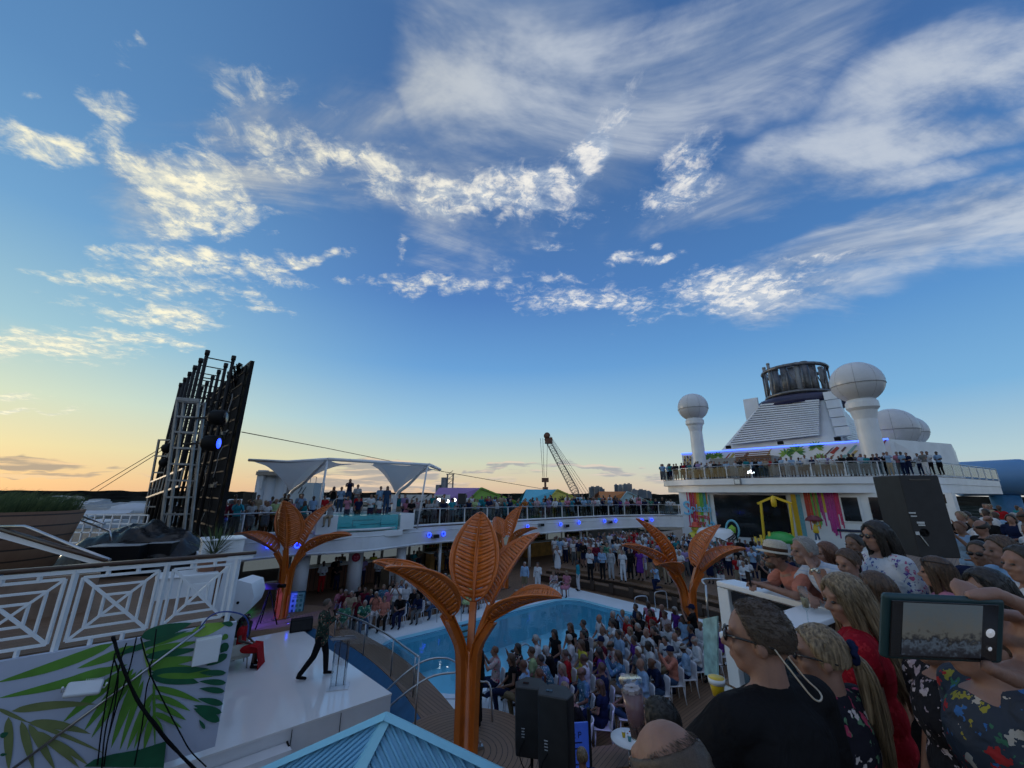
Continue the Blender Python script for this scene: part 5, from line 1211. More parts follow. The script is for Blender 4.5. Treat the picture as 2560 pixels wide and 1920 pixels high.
def stage():
    P = [(4.55,-17.15),(5.12,-10.5),(1.55,-10.5),(-4,-10.5),(-4,-17.3)]
    r = empty('stage', S(1,-14,0)); tag(r, 'glossy white stage platform beside the pool with steps at its front', 'stage'); xy = [(x-r.location.x, y-r.location.y) for x, y in poly_world(P)]
    m = MB(); m.prism(xy, .86, .90); m.build('floor', STAGEM, r); m = MB(); m.prism([(x*.997, y*.997) for x, y in xy], .06, .855); m.build('side', WHITE2, r)
    m = MB()
    for a in (3.9,2.9): p = S(a,-10.47,0)-r.location; m.beam(p, p+Vector((0,0,.86)), .012, .012)
    m.build('panel_joint', CHARC, r)
    for k in range(3):
        m = MB(); m.prism([(x-r.location.x, y-r.location.y) for x, y in poly_world([(2.85,-10.49+k*.34),(2.85,-10.49+(k+1)*.34),(-1,-10.49+(k+1)*.34),(-1,-10.49+k*.34)])], .0, .66-.22*k); m.build('step', WHITE2, r)
        m = MB(); p = S(2.83,-10.3+k*.34,.665-.22*k)-r.location; m.beam(p, p+Vector((0,0,.01))+(S(0,-.18)-S(0,0)), .03,.02); m.build('step_marker', BLACK, r)
    # floor monitor
    q = pz(752,1575,.9); e = empty('floor_monitor', q, SHIP-.2); tag(e, 'black wedge floor monitor at the back corner of the stage', 'loudspeaker'); m = MB()
    m.add([(-.36,-.22,0),(.36,-.22,0),(.36,.22,0),(-.36,.22,0),(-.36,-.12,.36),(.36,-.12,.36),(.36,.16,.38),(-.36,.16,.38)], [(3,2,1,0),(4,5,6,7),(0,1,5,4),(1,2,6,5),(2,3,7,6),(3,0,4,7)]); m.build('cabinet', BLACK, e, bevel=.02)
    m = MB(); m.add([(-.32,-.225,.04),(.32,-.225,.04),(.32,-.135,.33),(-.32,-.135,.33)], [(0,1,2,3)]); m.build('grille', CHARC, e)
    # lectern of clear acrylic
    q = pz(845,1718,.9); e = empty('lectern', q, R(15)); tag(e, 'clear acrylic lectern with papers on its slanted top at the front of the stage', 'lectern')
    g = glass_mat('acrylic', (.85,.88,.9), .6)
    m = MB(); m.box((0,0,.012), (.52,.40,.024)); m.build('base', mat('acrylic_white', (.65,.68,.72), .15), e, bevel=.005)
    for x, y in ((-.17,-.1),(.17,-.1)): m = MB(); m.box((x,y,.52), (.012,.26,1.0)); m.build('side_panel', g, e)
    m = MB(); m.box((0,-.0,.52), (.34,.012,1.0)); m.build('front_panel', g, e); 
    for x in (-.06,.12): m = MB(); m.tube([(x,.03,.02),(x,.03,1.02)], .012, 8); m.build('rod', BLACK, e)
    T = Matrix.Translation((0,0,1.10)) @ Matrix.Rotation(R(-24),4,'X'); m = MB(); m.box(None, (.62,.44,.02), M=T); m.build('top', mat('lectern_edge', (.04,.04,.045), .3), e)
    for x in (-.14,.16): m = MB(); m.box(None, (.25,.36,.008), M=T @ Matrix.Translation((x,0,.016)) @ Matrix.Rotation(R(x*20),4,'Z')); o = m.build('paper', mat('paper', (.62,.66,.72), .6) if x < 0 else bpy.data.materials['paper'])
    for o in [o for o in C.objects if o.name.startswith('paper') and o.parent is None]: o.location = q; o.rotation_euler = (0,0,R(15)); tag(o, ('left' if o.location.x < q.x or not o.name.endswith('.001') else 'right')+' white script page lying on the slanted lectern top', 'paper')
    # beige armchair of the seated woman
    q = pz(585,1668,.9); e = empty('armchair', q, SHIP); tag(e, 'cream armchair on the stage at the right edge of the mural', 'chair'); cm = mat('cream_vinyl', (.38,.38,.33), .5)
    m = MB(); m.box((0,0,.36), (.6,.62,.2)); m.build('seat', cm, e, bevel=.05); m = MB(); m.box((-.3,0,.62), (.14,.6,.5)); m.build('backrest', cm, e, bevel=.05)
    for y in (-.33,.33): m = MB(); m.box((0,y,.5), (.62,.11,.3)); m.build('armrest', cm, e, bevel=.04)
    for x in (-.24,.24):
        for y in (-.26,.26): m = MB(); m.tube([(x,y,.27),(x*1.1,y*1.1,0)], .018, 8); m.build('leg', STEEL, e)
    # A-frame board
    q = pz(735,1560,0); e = empty('information_board', (q.x,q.y,0), R(18)); tag(e, 'pale blue information board standing right of the purple platform', 'board'); m = MB(); m.box((0,0,.75), (.62,.05,1.15)); m.build('frame', mat('board_frame', (.02,.10,.16), .4), e)
    m = MB(); m.box((0,-.035,.76), (.54,.02,1.02)); m.build('poster', mat('poster_blue', (.20,.45,.56), .5, var=.3, scale=4), e)
    m = MB(); m.box((-.08,-.048,1.15), (.15,.006,.035)); m.box((.12,-.048,1.165), (.16,.006,.045)); m.box((0,-.048,1.09), (.40,.006,.015)); m.build('heading_bars', mat('board_ink', (.01,.06,.12), .5), e)
    m = MB(); [m.box((-.16+.16*(k%3),-.05,.95-.2*(k//3)), (.09,.01,.10), mi=k%3) for k in range(12)]; m.build('pictograms', [bpy.data.materials['board_ink'], mat('board_green', (.10,.28,.20), .6), mat('board_teal', (.05,.20,.28), .6)], e)
stage()

def near_things():
    # handrails by the pool and the curved steps
    GR = [('long curved handrail with glass on the wooden bench in front of the stage', [(842,1530),(900,1545),(960,1570),(1020,1610),(1048,1643)], 1.45, 'rail')]
    P_ = smooth_path([pz(842,1530,1.42), pz(905,1552,1.42), pz(965,1584,1.42), pz(1018,1622,1.42), pz(1048,1643,1.42)], 6)
    r = empty('curved_handrail', (P_[0].x, P_[0].y, .46)); tag(r, GR[0][0], 'railing'); o2 = lambda p: Vector(p)-r.location
    m = MB(); m.tube([o2(p) for p in P_], .028, 8); m.build('handrail', STEEL, r)
    for f in (0,.33,.62,.93,1.0):
        p = P_[int(f*(len(P_)-1))]; m = MB(); m.tube([o2(p), o2(Vector((p.x,p.y,.44)))], .02, 8); m.build('post', STEEL, r)
    m = MB(); m.slab([o2(p+Vector((0,0,-.12))) for p in P_], [o2(Vector((p.x,p.y,.50))) for p in P_], .012, d=Vector((.6,.8,0))); m.build('glass', GLASSC, r)
    rails = [('steel stair handrail left of the nearest orange tree, upper one', [(950,1790,0.1),(955,1740,1.05),(1045,1660,1.35),(1110,1645,1.45),(1148,1660,1.4)]),
             ('steel stair handrail left of the nearest orange tree, lower one', [(968,1795,0.1),(975,1765,.95),(1070,1695,1.3),(1148,1680,1.4)]),
             ('steel handrail right of the nearest orange tree trunk', [(1200,1703,1.35),(1225,1715,1.2),(1231,1805,0.1)])]
    for lab, pp in rails:
        b0 = pz(pp[0][0], pp[0][1], pp[0][2]); D0 = b0.y
        pts = [pd(x, y, D0*.98+ (i*.18 if 'left' in lab else -.1*i)) for i, (x, y, z) in enumerate(pp)]
        m = MB(); m.tube(smooth_path(pts, 5), .026, 8); tag(m.build('handrail', STEEL), lab, 'railing', 'steel stair handrails')
    for x, yt, yb in ((1047,1662,1740),): 
        a = pd(x, yt, 10.3); m = MB(); m.tube([a, Vector((a.x,a.y,.44))], .02, 8); tag(m.build('rail_post', STEEL), 'upright post of the handrail on the wooden bench left of the nearest tree', 'post')
    ladders = [(1060,1585,SHIP+R(90),'left pair of pool grab rails in front of the seated audience'),(1412,1510,SHIP+R(90),'pair of pool grab rails at the far corner of the pool'),(1300,1690,SHIP-R(90),'pair of pool grab rails by the front row of seats')]
    for i, (px, py, rz, lab) in enumerate(ladders):
        q = pz(px, py, 0); 
        if i == 0: q = S(11.0,-17.0)
        if i == 1: q = S(18.3,-16.9)
        if i == 2: q = S(9.6,-10.6)
        e = empty('pool_ladder', q, SHIP + (R(90) if i == 2 else R(-90))); tag(e, lab, 'pool ladder', 'pool grab rails')
        for x in (-.32,.32): m = MB(); m.tube(smooth_path([(x,-.62,0),(x,-.62,.62),(x,-.50,.80),(x,-.30,.84),(x,.12,.66),(x,.26,.5),(x,.28,-.6)],4), .022, 8); m.build('grab_rail', STEEL, e)
        for k in range(3): m = MB(); m.box((0,.42+.0*k,-.14-.24*k), (.9,.36,.06)); m.build('step', wood_mat('pool_step', (.16,.09,.05), (.22,.13,.08)) if k == 0 and i == 0 else bpy.data.materials['pool_step'], e)
    for i, (px, py, h) in enumerate([(1455,1590,0),(1345,1545,0),(1700,1500,0),(1553,1470,0),(1590,1545,0),(1640,1530,0)][2:]):
        lab = ['stair handrail left of the right orange tree','tall stair handrail on the far terraced benches','low steel hoop rail at the right end of the pool','second low steel hoop rail at the right end of the pool'][i]
        q = pz(px, py, 0); e = empty('stair_handrail', q, [SHIP+R(10),SHIP+R(20),SHIP-R(20),SHIP-R(20)][i]); tag(e, lab, 'railing', 'handrails by the terraced benches'); m = MB()
        m.tube(smooth_path([(0,0,0),(0,0,.75),(.2,0,1.0),(.8,0,1.35),(1.2,0,1.5),(1.25,0,.8)] if i < 2 else [(0,0,0),(0,0,.75),(.15,0,.9),(.6,0,.9),(.75,0,.75),(.75,0,0)], 5), .025, 8); m.build('rail', STEEL, e)
    # light-blue hipped roof right below
    a = pz(965,1790,2.95); zb = 2.25; r = empty('blue_hipped_roof', (a.x, a.y, 0)); tag(r, 'light blue ribbed hipped roof of a cabana below the camera', 'roof'); 
    ang = SHIP + R(2); hx, hy = 2.3, 1.9; c, s = math.cos(ang), math.sin(ang)
    L_, Rr_ = pz(600,1970,2.2), pz(1290,1968,2.2)
    n1 = pz(965,2350,2.2)
    cn = [Vector((L_.x,L_.y,zb))-Vector((a.x,a.y,0)), Vector((Rr_.x,Rr_.y,zb))-Vector((a.x,a.y,0))]
    # four slopes; the near hip runs towards the camera
    u = Vector((c, s, 0)); v = Vector((s, -c, 0)); A_ = Vector((0,0,2.95))
    def corner(i, j): return u*i*hx*.75 + v*j*hy + Vector((0,0,zb))
    K = [corner(-1,-1), corner(1,-1), corner(1,1.0), corner(-1,1.0)]
    K = [Vector((-3.1,-.9,1.75)), Vector((2.4,-.25,1.9)) + Vector((.5,-.5,-.05)), Vector((.1,-3.6,1.7)), Vector((-.6,-3.0,1.7))]
    K[0], K[1] = cn[0], cn[1]; nn = pz(820,2080,2.2); near = Vector((nn.x-a.x, nn.y-a.y, 2.2)); far = Vector((.25,1.15,1.75))
    bm_ = mat('roof_blue', (.16,.42,.62), .4, var=.04); bc = mat('roof_blue_cap', (.24,.55,.68), .4, var=.03)
    ring = [K[0], near, K[1], far]; m = MB()
    for i in range(4): m.add([A_, ring[i], ring[(i+1)%4]], [(0,1,2)] )
    m.build('slope', bm_, r); m = MB()
    for i in (0,1):
        p, q = ring[i], ring[(i+1)%4]
        for k in range(1, 22):
            t = k/22; e_ = p.lerp(q, t); st = A_.lerp(p if t < .5 else q, 2*t if t < .5 else 2*(1-t))
            base_e = e_; dirn = ((p+q)/2 - A_)
            # ribs run parallel to the fall line of each slope
            f = (p.lerp(q, t)); top = A_ + ((p-A_) if t < .5 else (q-A_))*abs(1-2*t)
            m.tube([f+Vector((0,0,.012)), top+Vector((0,0,.012))], .022, 5)
    m.build('rib', bm_, r); m = MB()
    for i in range(4):
        d = (ring[i]-A_); sd = d.cross(Vector((0,0,1))).normalized(); w_ = .10
        m.add([A_+Vector((0,0,.05)), ring[i]+sd*w_+Vector((0,0,.03)), ring[i]+Vector((0,0,.07)), ring[i]-sd*w_+Vector((0,0,.03)), A_-sd*w_+Vector((0,0,.0))-d*.0, A_+sd*w_], [(0,2,1,5),(0,4,3,2)])
    m.build('ridge_cap', bc, r)
    for k, q in enumerate((Vector((-1.4,-.4,0)), Vector((1.2,-.3,0)), Vector((0,1.4,0)))): m = MB(); m.tube([q, q+Vector((0,0,2.0))], .05, 8); m.build('post', WHITE, r)
    # two loudspeakers on stands
    for i, (px, py, D, lab, w_) in enumerate([(1328,1708,7.1,'left black loudspeaker on a pole in front of the seated audience',.42),(1388,1728,6.5,'right black loudspeaker on a pole, slightly nearer, with a white label',.42)]):
        t = pd(px, py, D); r = empty('loudspeaker', (t.x, t.y, 0), R(-12-8*i)); tag(r, lab, 'loudspeaker', 'black pole loudspeakers by the pool'); h = .88
        zt = t.z; m = MB(); P5 = [(-.21,-.17),(.21,-.17),(.26,.02),(.12,.22),(-.12,.22),(-.26,.02)]
        m.prism(P5, zt-h, zt); m.build('cabinet', mat('speaker_paint', (.012,.012,.014), .55, var=.3) if i == 0 else bpy.data.materials['speaker_paint'], r, bevel=.02)
        m = MB(); m.box((-.08,-.02,zt+.002), (.09,.05,.012)); m.build('handle_recess', BLACKG, r)
        for k in range(4): m = MB(); m.box((-.10,-.172,zt-.52-.035*k), (.05-.008*(k%2),.006,.012)); m.build('label', mat('label_grey', (.35,.37,.4), .5) if i == 0 and k == 0 else bpy.data.materials['label_grey'], r)
        m = MB(); m.tube([(0,.02,0),(0,.02,zt-h)], .022, 8); m.build('pole', BLACK, r); m = MB(); m.tube(smooth_path([(-.08,-.17,zt-.66),(-.14,-.26,zt-.78),(-.05,-.24,zt-.98),(.04,-.1,zt-.92)],4), .008, 5); m.build('cable', BLACK, r)
        for a_ in (30,150,270): m = MB(); m.tube([(0,.02,.55),(math.cos(R(a_))*.5, .02+math.sin(R(a_))*.5, .02)], .014, 6); m.build('leg', BLACK, r)
    # large loudspeaker on our deck
    t0, t1, b0 = pd(2252,1188,6.4), pd(2350,1190,6.3), pd(2262,1388,6.4)
    r = empty('large_loudspeaker', (t0.x*.5+t1.x*.5, t0.y, UZ)); tag(r, 'tall black loudspeaker towering over the crowd on the right', 'loudspeaker')
    zt, zb = t0.z, pd(2262,1390,6.4).z; w_ = (t1-t0).length; m = MB(); ang = math.atan2(t1.y-t0.y, t1.x-t0.x); r.rotation_euler = (0,0,ang)
    m.prism([(-w_/2,-.02),(w_/2,-.02),(w_/2+.10,.25),(w_/2+.0,.6),(-w_/2,.6)], zb-UZ-.02, zt-UZ); m.build('cabinet', bpy.data.materials['speaker_paint'], r, bevel=.012)
    m = MB(); m.add([(w_/2+.004,-.015,zb-UZ+.02),(w_/2+.10,.24,zb-UZ+.02),(w_/2+.10,.24,zt-UZ-.03),(w_/2+.004,-.015,zt-UZ-.03)], [(0,1,2,3)]); m.build('side_panel', mat('speaker_side', (.03,.028,.024), .6), r)
    Hh = zt-zb
    for x, z, sx, sz in ((-.22,.52,.09,.022),(-.21,.48,.08,.018),(-.14,.40,.10,.03),(-.135,.37,.09,.02),(-.22,.27,.05,.05)): m = MB(); m.box((x,-.025,zt-UZ-Hh*(1-z)), (sx,.006,sz)); m.build('label', mat('label_white', (.5,.52,.52), .5) if z == .52 else bpy.data.materials['label_white'], r)
    m = MB(); m.beam((-.19,-.025,zt-UZ-Hh*.76), (-.12,-.025,zt-UZ-Hh*.88), .025,.006); m.build('tape', bpy.data.materials['label_white'], r); m = MB(); m.lathe([(.0,0),(.06,0)], n=20, M=Matrix.Translation((-.12,-.026,zt-UZ-Hh*.72)) @ Matrix.Rotation(R(90),4,'X')); m.build('connector_plate', CHARC, r)
    m = MB(); m.box((w_/2+.045,.10,zt-UZ-.30*Hh), (.03,.10,.14), rz=R(72)); m.build('side_handle', BLACKG, r); m = MB(); m.tube([(0,.3,0),(0,.3,zb-UZ)], .03, 8); m.build('pole', BLACK, r); m = MB(); m.box((0,-.024,zt-UZ-.07), (w_*.55,.006,.025)); m.build('top_slot', BLACKG, r)
    # white counter-topped balustrade on our deck
    r = empty('white_balustrade', S(5.3,-2.4,UZ)); tag(r, 'white walled balustrade with a flat top where the two men lean', 'balustrade'); o2 = lambda p: Vector(p)-r.location
    c0, c1, c2 = pz(1790,1452,4.66), pz(2078,1524,4.66), pz(1905,1612,4.60)
    out = (c1-c0).normalized(); inn = Vector((-out.y, out.x, 0)); inn = inn if inn.x > 0 else -inn
    m = MB(); m.slab([o2(c0), o2(c1+out*.6)], [o2(c0+inn*.30), o2(c1+out*.6+inn*.30)], .06); m.build('top', WHITE, r, bevel=.01)
    m = MB(); m.box(o2(c0+out*.06+inn*.10+Vector((0,0,-.62))), (.16,.16,1.1), math.atan2(out.y,out.x)); m.build('corner_post', WHITE, r, bevel=.01)
    m = MB(); m.slab([o2(c0+out*.2+Vector((0,0,-.08))), o2(c1+out*.2+Vector((0,0,-.08)))], [o2(c0+out*.2+Vector((0,0,-.22))), o2(c1+out*.2+Vector((0,0,-.22)))], .05, d=inn); m.build('dark_glass_band', BLACKG, r)
    m = MB(); m.slab([o2(c0+out*.2+inn*.03+Vector((0,0,-.23))), o2(c1+out*.2+inn*.03+Vector((0,0,-.23)))], [o2(c0+out*.2+inn*.03+Vector((0,0,-1.08))), o2(c1+out*.2+inn*.03+Vector((0,0,-1.08)))], .02, d=inn); m.build('glass', GLASSB, r)
    m = MB(); q0, q1 = c1+Vector((0,0,-.005)), c2; d = (q1-q0).normalized(); n_ = Vector((-d.y,d.x,0)); m.slab([o2(q0+out*.1), o2(q1)], [o2(q0+out*.1-n_*.34), o2(q1-n_*.34)], .05); m.build('return_ledge', WHITE, r, bevel=.01)
    m = MB(); m.slab([o2(q0+n_*0+Vector((0,0,-.06))), o2(q1+Vector((0,0,-.06)))], [o2(q0+Vector((0,0,-1.08))), o2(q1+Vector((0,0,-1.08)))], .02, d=n_); m.build('return_glass', GLASSB, r)
    # painted glass below the corner, steel hoop
    m = MB(); a = pz(1778,1560,4.3); q = [pd(1760,1548,6.0), pd(1796,1540,5.7), pd(1797,1690,5.7), pd(1765,1688,6.0)]; m.add(q, [(0,1,2,3)]); o = m.build('painted_glass', mat('pale_teal', (.24,.40,.40), .4, var=.35, scale=9)); sdm = o.modifiers.new('t','SOLIDIFY'); sdm.thickness = .02; tag(o, 'pale teal glass screen with dark leaf prints below the balustrade corner', 'screen')
    m = MB(); m.tube(smooth_path([pd(1762,1462,5.9), pd(1756,1450,6.0), pd(1780,1447,6.2), pd(1812,1449,6.2)],4)+[pd(1812,1451,6.0)], .014, 6); m.tube([pd(1764,1462,5.9), pd(1772,1560,5.9)], .014, 6); tag(m.build('steel_hoop', STEEL), 'thin steel rail sticking out left of the balustrade corner', 'railing')
near_things()
# ---------------------------------------------------------------- people
def cloth_mat(name, col, kind=None, col2=None, scale=22, rough=.8):
    m, nt, p = _mat('cloth_'+name); N, L = nt.nodes, nt.links
    tc = N.new('ShaderNodeTexCoord'); p.inputs['Roughness'].default_value = rough; p.inputs['Specular IOR Level'].default_value = .08; col = tuple(c*.8 for c in col)
    nz = N.new('ShaderNodeTexNoise'); nz.inputs['Scale'].default_value = 7; nz.inputs['Detail'].default_value = 3; nz.inputs['Distortion'].default_value = .8; L.new(tc.outputs['Object'], nz.inputs['Vector'])
    b = N.new('ShaderNodeBump'); b.inputs['Strength'].default_value = .8; b.inputs['Distance'].default_value = .05; L.new(nz.outputs['Fac'], b.inputs['Height']); L.new(b.outputs[0], p.inputs['Normal'])
    mx = N.new('ShaderNodeMix'); mx.data_type = 'RGBA'; mx.inputs[6].default_value = tuple(c*.85 for c in col)+(1,); mx.inputs[7].default_value = tuple(min(1,c*1.12) for c in col)+(1,); L.new(nz.outputs['Fac'], mx.inputs[0]); out = mx.outputs[2]
    if kind == 'floral':
        v = N.new('ShaderNodeTexVoronoi'); v.inputs['Scale'].default_value = scale; nw = N.new('ShaderNodeTexNoise'); nw.inputs['Scale'].default_value = scale*2.2; nw.inputs['Detail'].default_value = 2; L.new(tc.outputs['Object'], nw.inputs['Vector']); vs = N.new('ShaderNodeVectorMath'); vs.operation = 'MULTIPLY_ADD'; L.new(nw.outputs['Color'], vs.inputs[0]); vs.inputs[1].default_value = (1.6/scale,)*3; L.new(tc.outputs['Object'], vs.inputs[2]); L.new(vs.outputs[0], v.inputs['Vector'])
        n2 = N.new('ShaderNodeTexNoise'); n2.inputs['Scale'].default_value = scale*.8; L.new(tc.outputs['Object'], n2.inputs['Vector'])
        cr = N.new('ShaderNodeValToRGB'); e = cr.color_ramp.elements; cr.color_ramp.interpolation = 'CONSTANT'; n = len(col2)
        while len(e) < n: e.new(.5)
        for i, c in enumerate(col2): e[i].position = i/n; e[i].color = tuple(c)+(1,)
        sp = N.new('ShaderNodeSeparateColor'); L.new(v.outputs['Color'], sp.inputs[0]); L.new(sp.outputs[0], cr.inputs[0])
        ms = N.new('ShaderNodeMath'); ms.operation = 'ADD'; L.new(v.outputs['Distance'], ms.inputs[0]); L.new(n2.outputs['Fac'], ms.inputs[1])
        lt = N.new('ShaderNodeMath'); lt.operation = 'LESS_THAN'; L.new(ms.outputs[0], lt.inputs[0]); lt.inputs[1].default_value = .82
        m2 = N.new('ShaderNodeMix'); m2.data_type = 'RGBA'; L.new(lt.outputs[0], m2.inputs[0]); L.new(out, m2.inputs[6]); L.new(cr.outputs[0], m2.inputs[7]); out = m2.outputs[2]
    if kind == 'stripe':
        w = N.new('ShaderNodeTexWave'); w.bands_direction = 'Z'; w.inputs['Scale'].default_value = scale; w.inputs['Distortion'].default_value = 1.2; L.new(tc.outputs['Object'], w.inputs[0])
        g = N.new('ShaderNodeMath'); g.operation = 'GREATER_THAN'; L.new(w.outputs['Fac'], g.inputs[0]); g.inputs[1].default_value = .72
        m2 = N.new('ShaderNodeMix'); m2.data_type = 'RGBA'; L.new(g.outputs[0], m2.inputs[0]); L.new(out, m2.inputs[6]); m2.inputs[7].default_value = tuple(col2[0])+(1,); out = m2.outputs[2]
    L.new(out, p.inputs['Base Color']); return m
def hair_mat(name, col, col2, sc=(70, 70, 3.5)):
    m, nt, p = _mat('hair_'+name); N, L = nt.nodes, nt.links
    tc = N.new('ShaderNodeTexCoord'); mp = N.new('ShaderNodeMapping'); mp.inputs['Scale'].default_value = sc; L.new(tc.outputs['Object'], mp.inputs[0])
    nz = N.new('ShaderNodeTexNoise'); nz.inputs['Scale'].default_value = 1.5; nz.inputs['Detail'].default_value = 3; L.new(mp.outputs[0], nz.inputs['Vector'])
    mr = N.new('ShaderNodeMapRange'); mr.inputs[1].default_value = .35; mr.inputs[2].default_value = .68; L.new(nz.outputs['Fac'], mr.inputs[0])
    mx = N.new('ShaderNodeMix'); mx.data_type = 'RGBA'; L.new(mr.outputs[0], mx.inputs[0]); mx.inputs[6].default_value = tuple(col)+(1,); mx.inputs[7].default_value = tuple(col2)+(1,); L.new(mx.outputs[2], p.inputs['Base Color'])
    b = N.new('ShaderNodeBump'); b.inputs['Strength'].default_value = .6; b.inputs['Distance'].default_value = .01 if sc[0] < 100 else .0015; L.new(nz.outputs['Fac'], b.inputs['Height']); L.new(b.outputs[0], p.inputs['Normal'])
    p.inputs['Roughness'].default_value = .42; p.inputs['Specular IOR Level'].default_value = .45; return m
def skin_mat(name, col):
    m = mat('skin_'+name, col, .6, var=.14, scale=14, bump=.08, bscale=120); p = m.node_tree.nodes['Principled BSDF']
    p.inputs['Subsurface Weight'].default_value = .08; p.inputs['Subsurface Radius'].default_value = (.02,.008,.004); p.inputs['Subsurface Scale'].default_value = .3; return m
SKIN = {'fair': skin_mat('fair', (.25,.135,.098)), 'tan': skin_mat('tan', (.17,.09,.060)), 'brown': skin_mat('brown', (.10,.050,.032)), 'deep': skin_mat('deep', (.055,.028,.018))}
HAIRM = {'black': hair_mat('black', (.006,.005,.005), (.03,.024,.02)), 'brown': hair_mat('brown', (.028,.015,.009), (.10,.055,.03)), 'blonde': hair_mat('blonde', (.07,.048,.028), (.30,.22,.13)), 'grey': hair_mat('grey', (.16,.155,.15), (.42,.41,.40)), 'auburn': hair_mat('auburn', (.05,.018,.01), (.17,.07,.035)), 'silver': hair_mat('silver', (.40,.39,.37), (.70,.69,.66))}
for _k, _c in (('black', ((.008,.007,.006), (.03,.025,.02))), ('brown', ((.030,.019,.013), (.085,.058,.040))), ('grey', ((.15,.145,.14), (.40,.39,.38)))): HAIRM['cropped '+_k] = hair_mat('cropped_'+_k, *_c, sc=(420,520,380))
fl = 'floral'
CLOTH = {'white': cloth_mat('white',(.62,.64,.68)), 'black': cloth_mat('black',(.012,.012,.014)), 'navy': cloth_mat('navy',(.012,.02,.06)), 'grey': cloth_mat('grey',(.14,.15,.16)), 'pale grey': cloth_mat('pale_grey',(.38,.40,.42)),
 'light blue': cloth_mat('light_blue',(.27,.42,.62)), 'teal': cloth_mat('teal',(.02,.22,.26)), 'turquoise': cloth_mat('turquoise',(.03,.30,.40)), 'pink': cloth_mat('pink',(.50,.20,.28)), 'salmon': cloth_mat('salmon',(.52,.20,.15)), 'red': cloth_mat('red',(.38,.015,.02)),
 'maroon': cloth_mat('maroon',(.13,.012,.03)), 'purple': cloth_mat('purple',(.12,.03,.25)), 'lilac': cloth_mat('lilac',(.34,.26,.50)), 'yellow': cloth_mat('yellow',(.52,.46,.06)), 'lime': cloth_mat('lime',(.38,.50,.25)), 'green': cloth_mat('green',(.03,.16,.06)),
 'beige': cloth_mat('beige',(.38,.31,.22)), 'khaki': cloth_mat('khaki',(.20,.16,.10)), 'denim': cloth_mat('denim',(.04,.08,.16)), 'brown': cloth_mat('brown',(.08,.045,.03)), 'orange': cloth_mat('orange',(.5,.17,.03)),
 'blue floral': cloth_mat('blue_floral',(.10,.22,.34),fl,[(.5,.55,.6),(.02,.06,.2),(.05,.25,.3)],18), 'pink floral': cloth_mat('pink_floral',(.5,.42,.44),fl,[(.45,.05,.12),(.5,.2,.3),(.1,.15,.1)],16), 'dark floral': cloth_mat('dark_floral',(.02,.02,.03),fl,[(.35,.05,.1),(.5,.45,.45),(.1,.2,.12)],20), 'green floral': cloth_mat('green_floral',(.05,.18,.12),fl,[(.3,.5,.35),(.02,.1,.15),(.4,.5,.4)],15)}
BRIGHT = ['white']*9+['light blue']*3+['black']*8+['navy']*5+['pale grey']*2+['grey','teal','turquoise','pink','salmon','red','maroon','purple','lilac','lilac','yellow','lime','green','beige','beige','blue floral','blue floral','pink floral','dark floral','dark floral','green floral','orange']
LOWER = ['black']*4+['navy']*3+['denim']*3+['khaki']*2+['beige']*2+['white']*2+['grey']*2

def ell(mb, c, r, M_=None, n=14, m=9):
    c = Vector(c); vs = []; fs = []
    for i in range(m+1):
        t = math.pi*i/m
        for j in range(n):
            a = 2*math.pi*j/n; v = Vector((r[0]*math.sin(t)*math.cos(a), r[1]*math.sin(t)*math.sin(a), r[2]*math.cos(t)))
            vs.append(c + (M_ @ v if M_ else v))
    for i in range(m):
        for j in range(n): fs.append((i*n+j, (i+1)*n+j, (i+1)*n+(j+1)%n, i*n+(j+1)%n))
    mb.add(vs, fs, 0, True)
def cap(mb, a, b, ra, rb, n=12):
    a, b = Vector(a), Vector(b); d = (b-a); L_ = d.length
    if L_ < 1e-5: return
    d /= L_; pts, rs = [], []
    for k in (1,.86,.5,.0): pts.append(a-d*ra*k); rs.append(ra*math.sqrt(max(.0004, 1-k*k)))
    for t in (.35,.7): pts.append(a+d*L_*t); rs.append(lerp(ra, rb, t))
    for k in (0,.5,.86,1): pts.append(b+d*rb*k); rs.append(rb*math.sqrt(max(.0004, 1-k*k)))
    mb.tube(pts, rs, n)
TMPS = bpy.data.scenes.new('mesh_workshop')
def remesh(mb, vox, smooth=6, name='m', sfac=.5):
    """melt overlapping shapes into one continuous smooth surface"""
    me = bpy.data.meshes.new(name); me.from_pydata(mb.v, [], mb.f); o = bpy.data.objects.new(name, me); TMPS.collection.objects.link(o)
    r = o.modifiers.new('r', 'REMESH'); r.mode = 'VOXEL'; r.voxel_size = vox; r.use_smooth_shade = True
    s = o.modifiers.new('s', 'SMOOTH'); s.iterations = smooth; s.factor = sfac
    vl = TMPS.view_layers[0]; vl.update(); out = bpy.data.meshes.new_from_object(o.evaluated_get(vl.depsgraph))
    TMPS.collection.objects.unlink(o); bpy.data.objects.remove(o); bpy.data.meshes.remove(me); out.name = name
    out.polygons.foreach_set('use_smooth', [True]*len(out.polygons)); return out
def mirror(J):
    for k in list(J):
        if k.endswith('L') and k[:-1]+'R' not in J: v = J[k]; J[k[:-1]+'R'] = (v[0], -v[1], v[2])
    return {k: (v if isinstance(v, (int, float)) else Vector(v)) for k, v in J.items()}
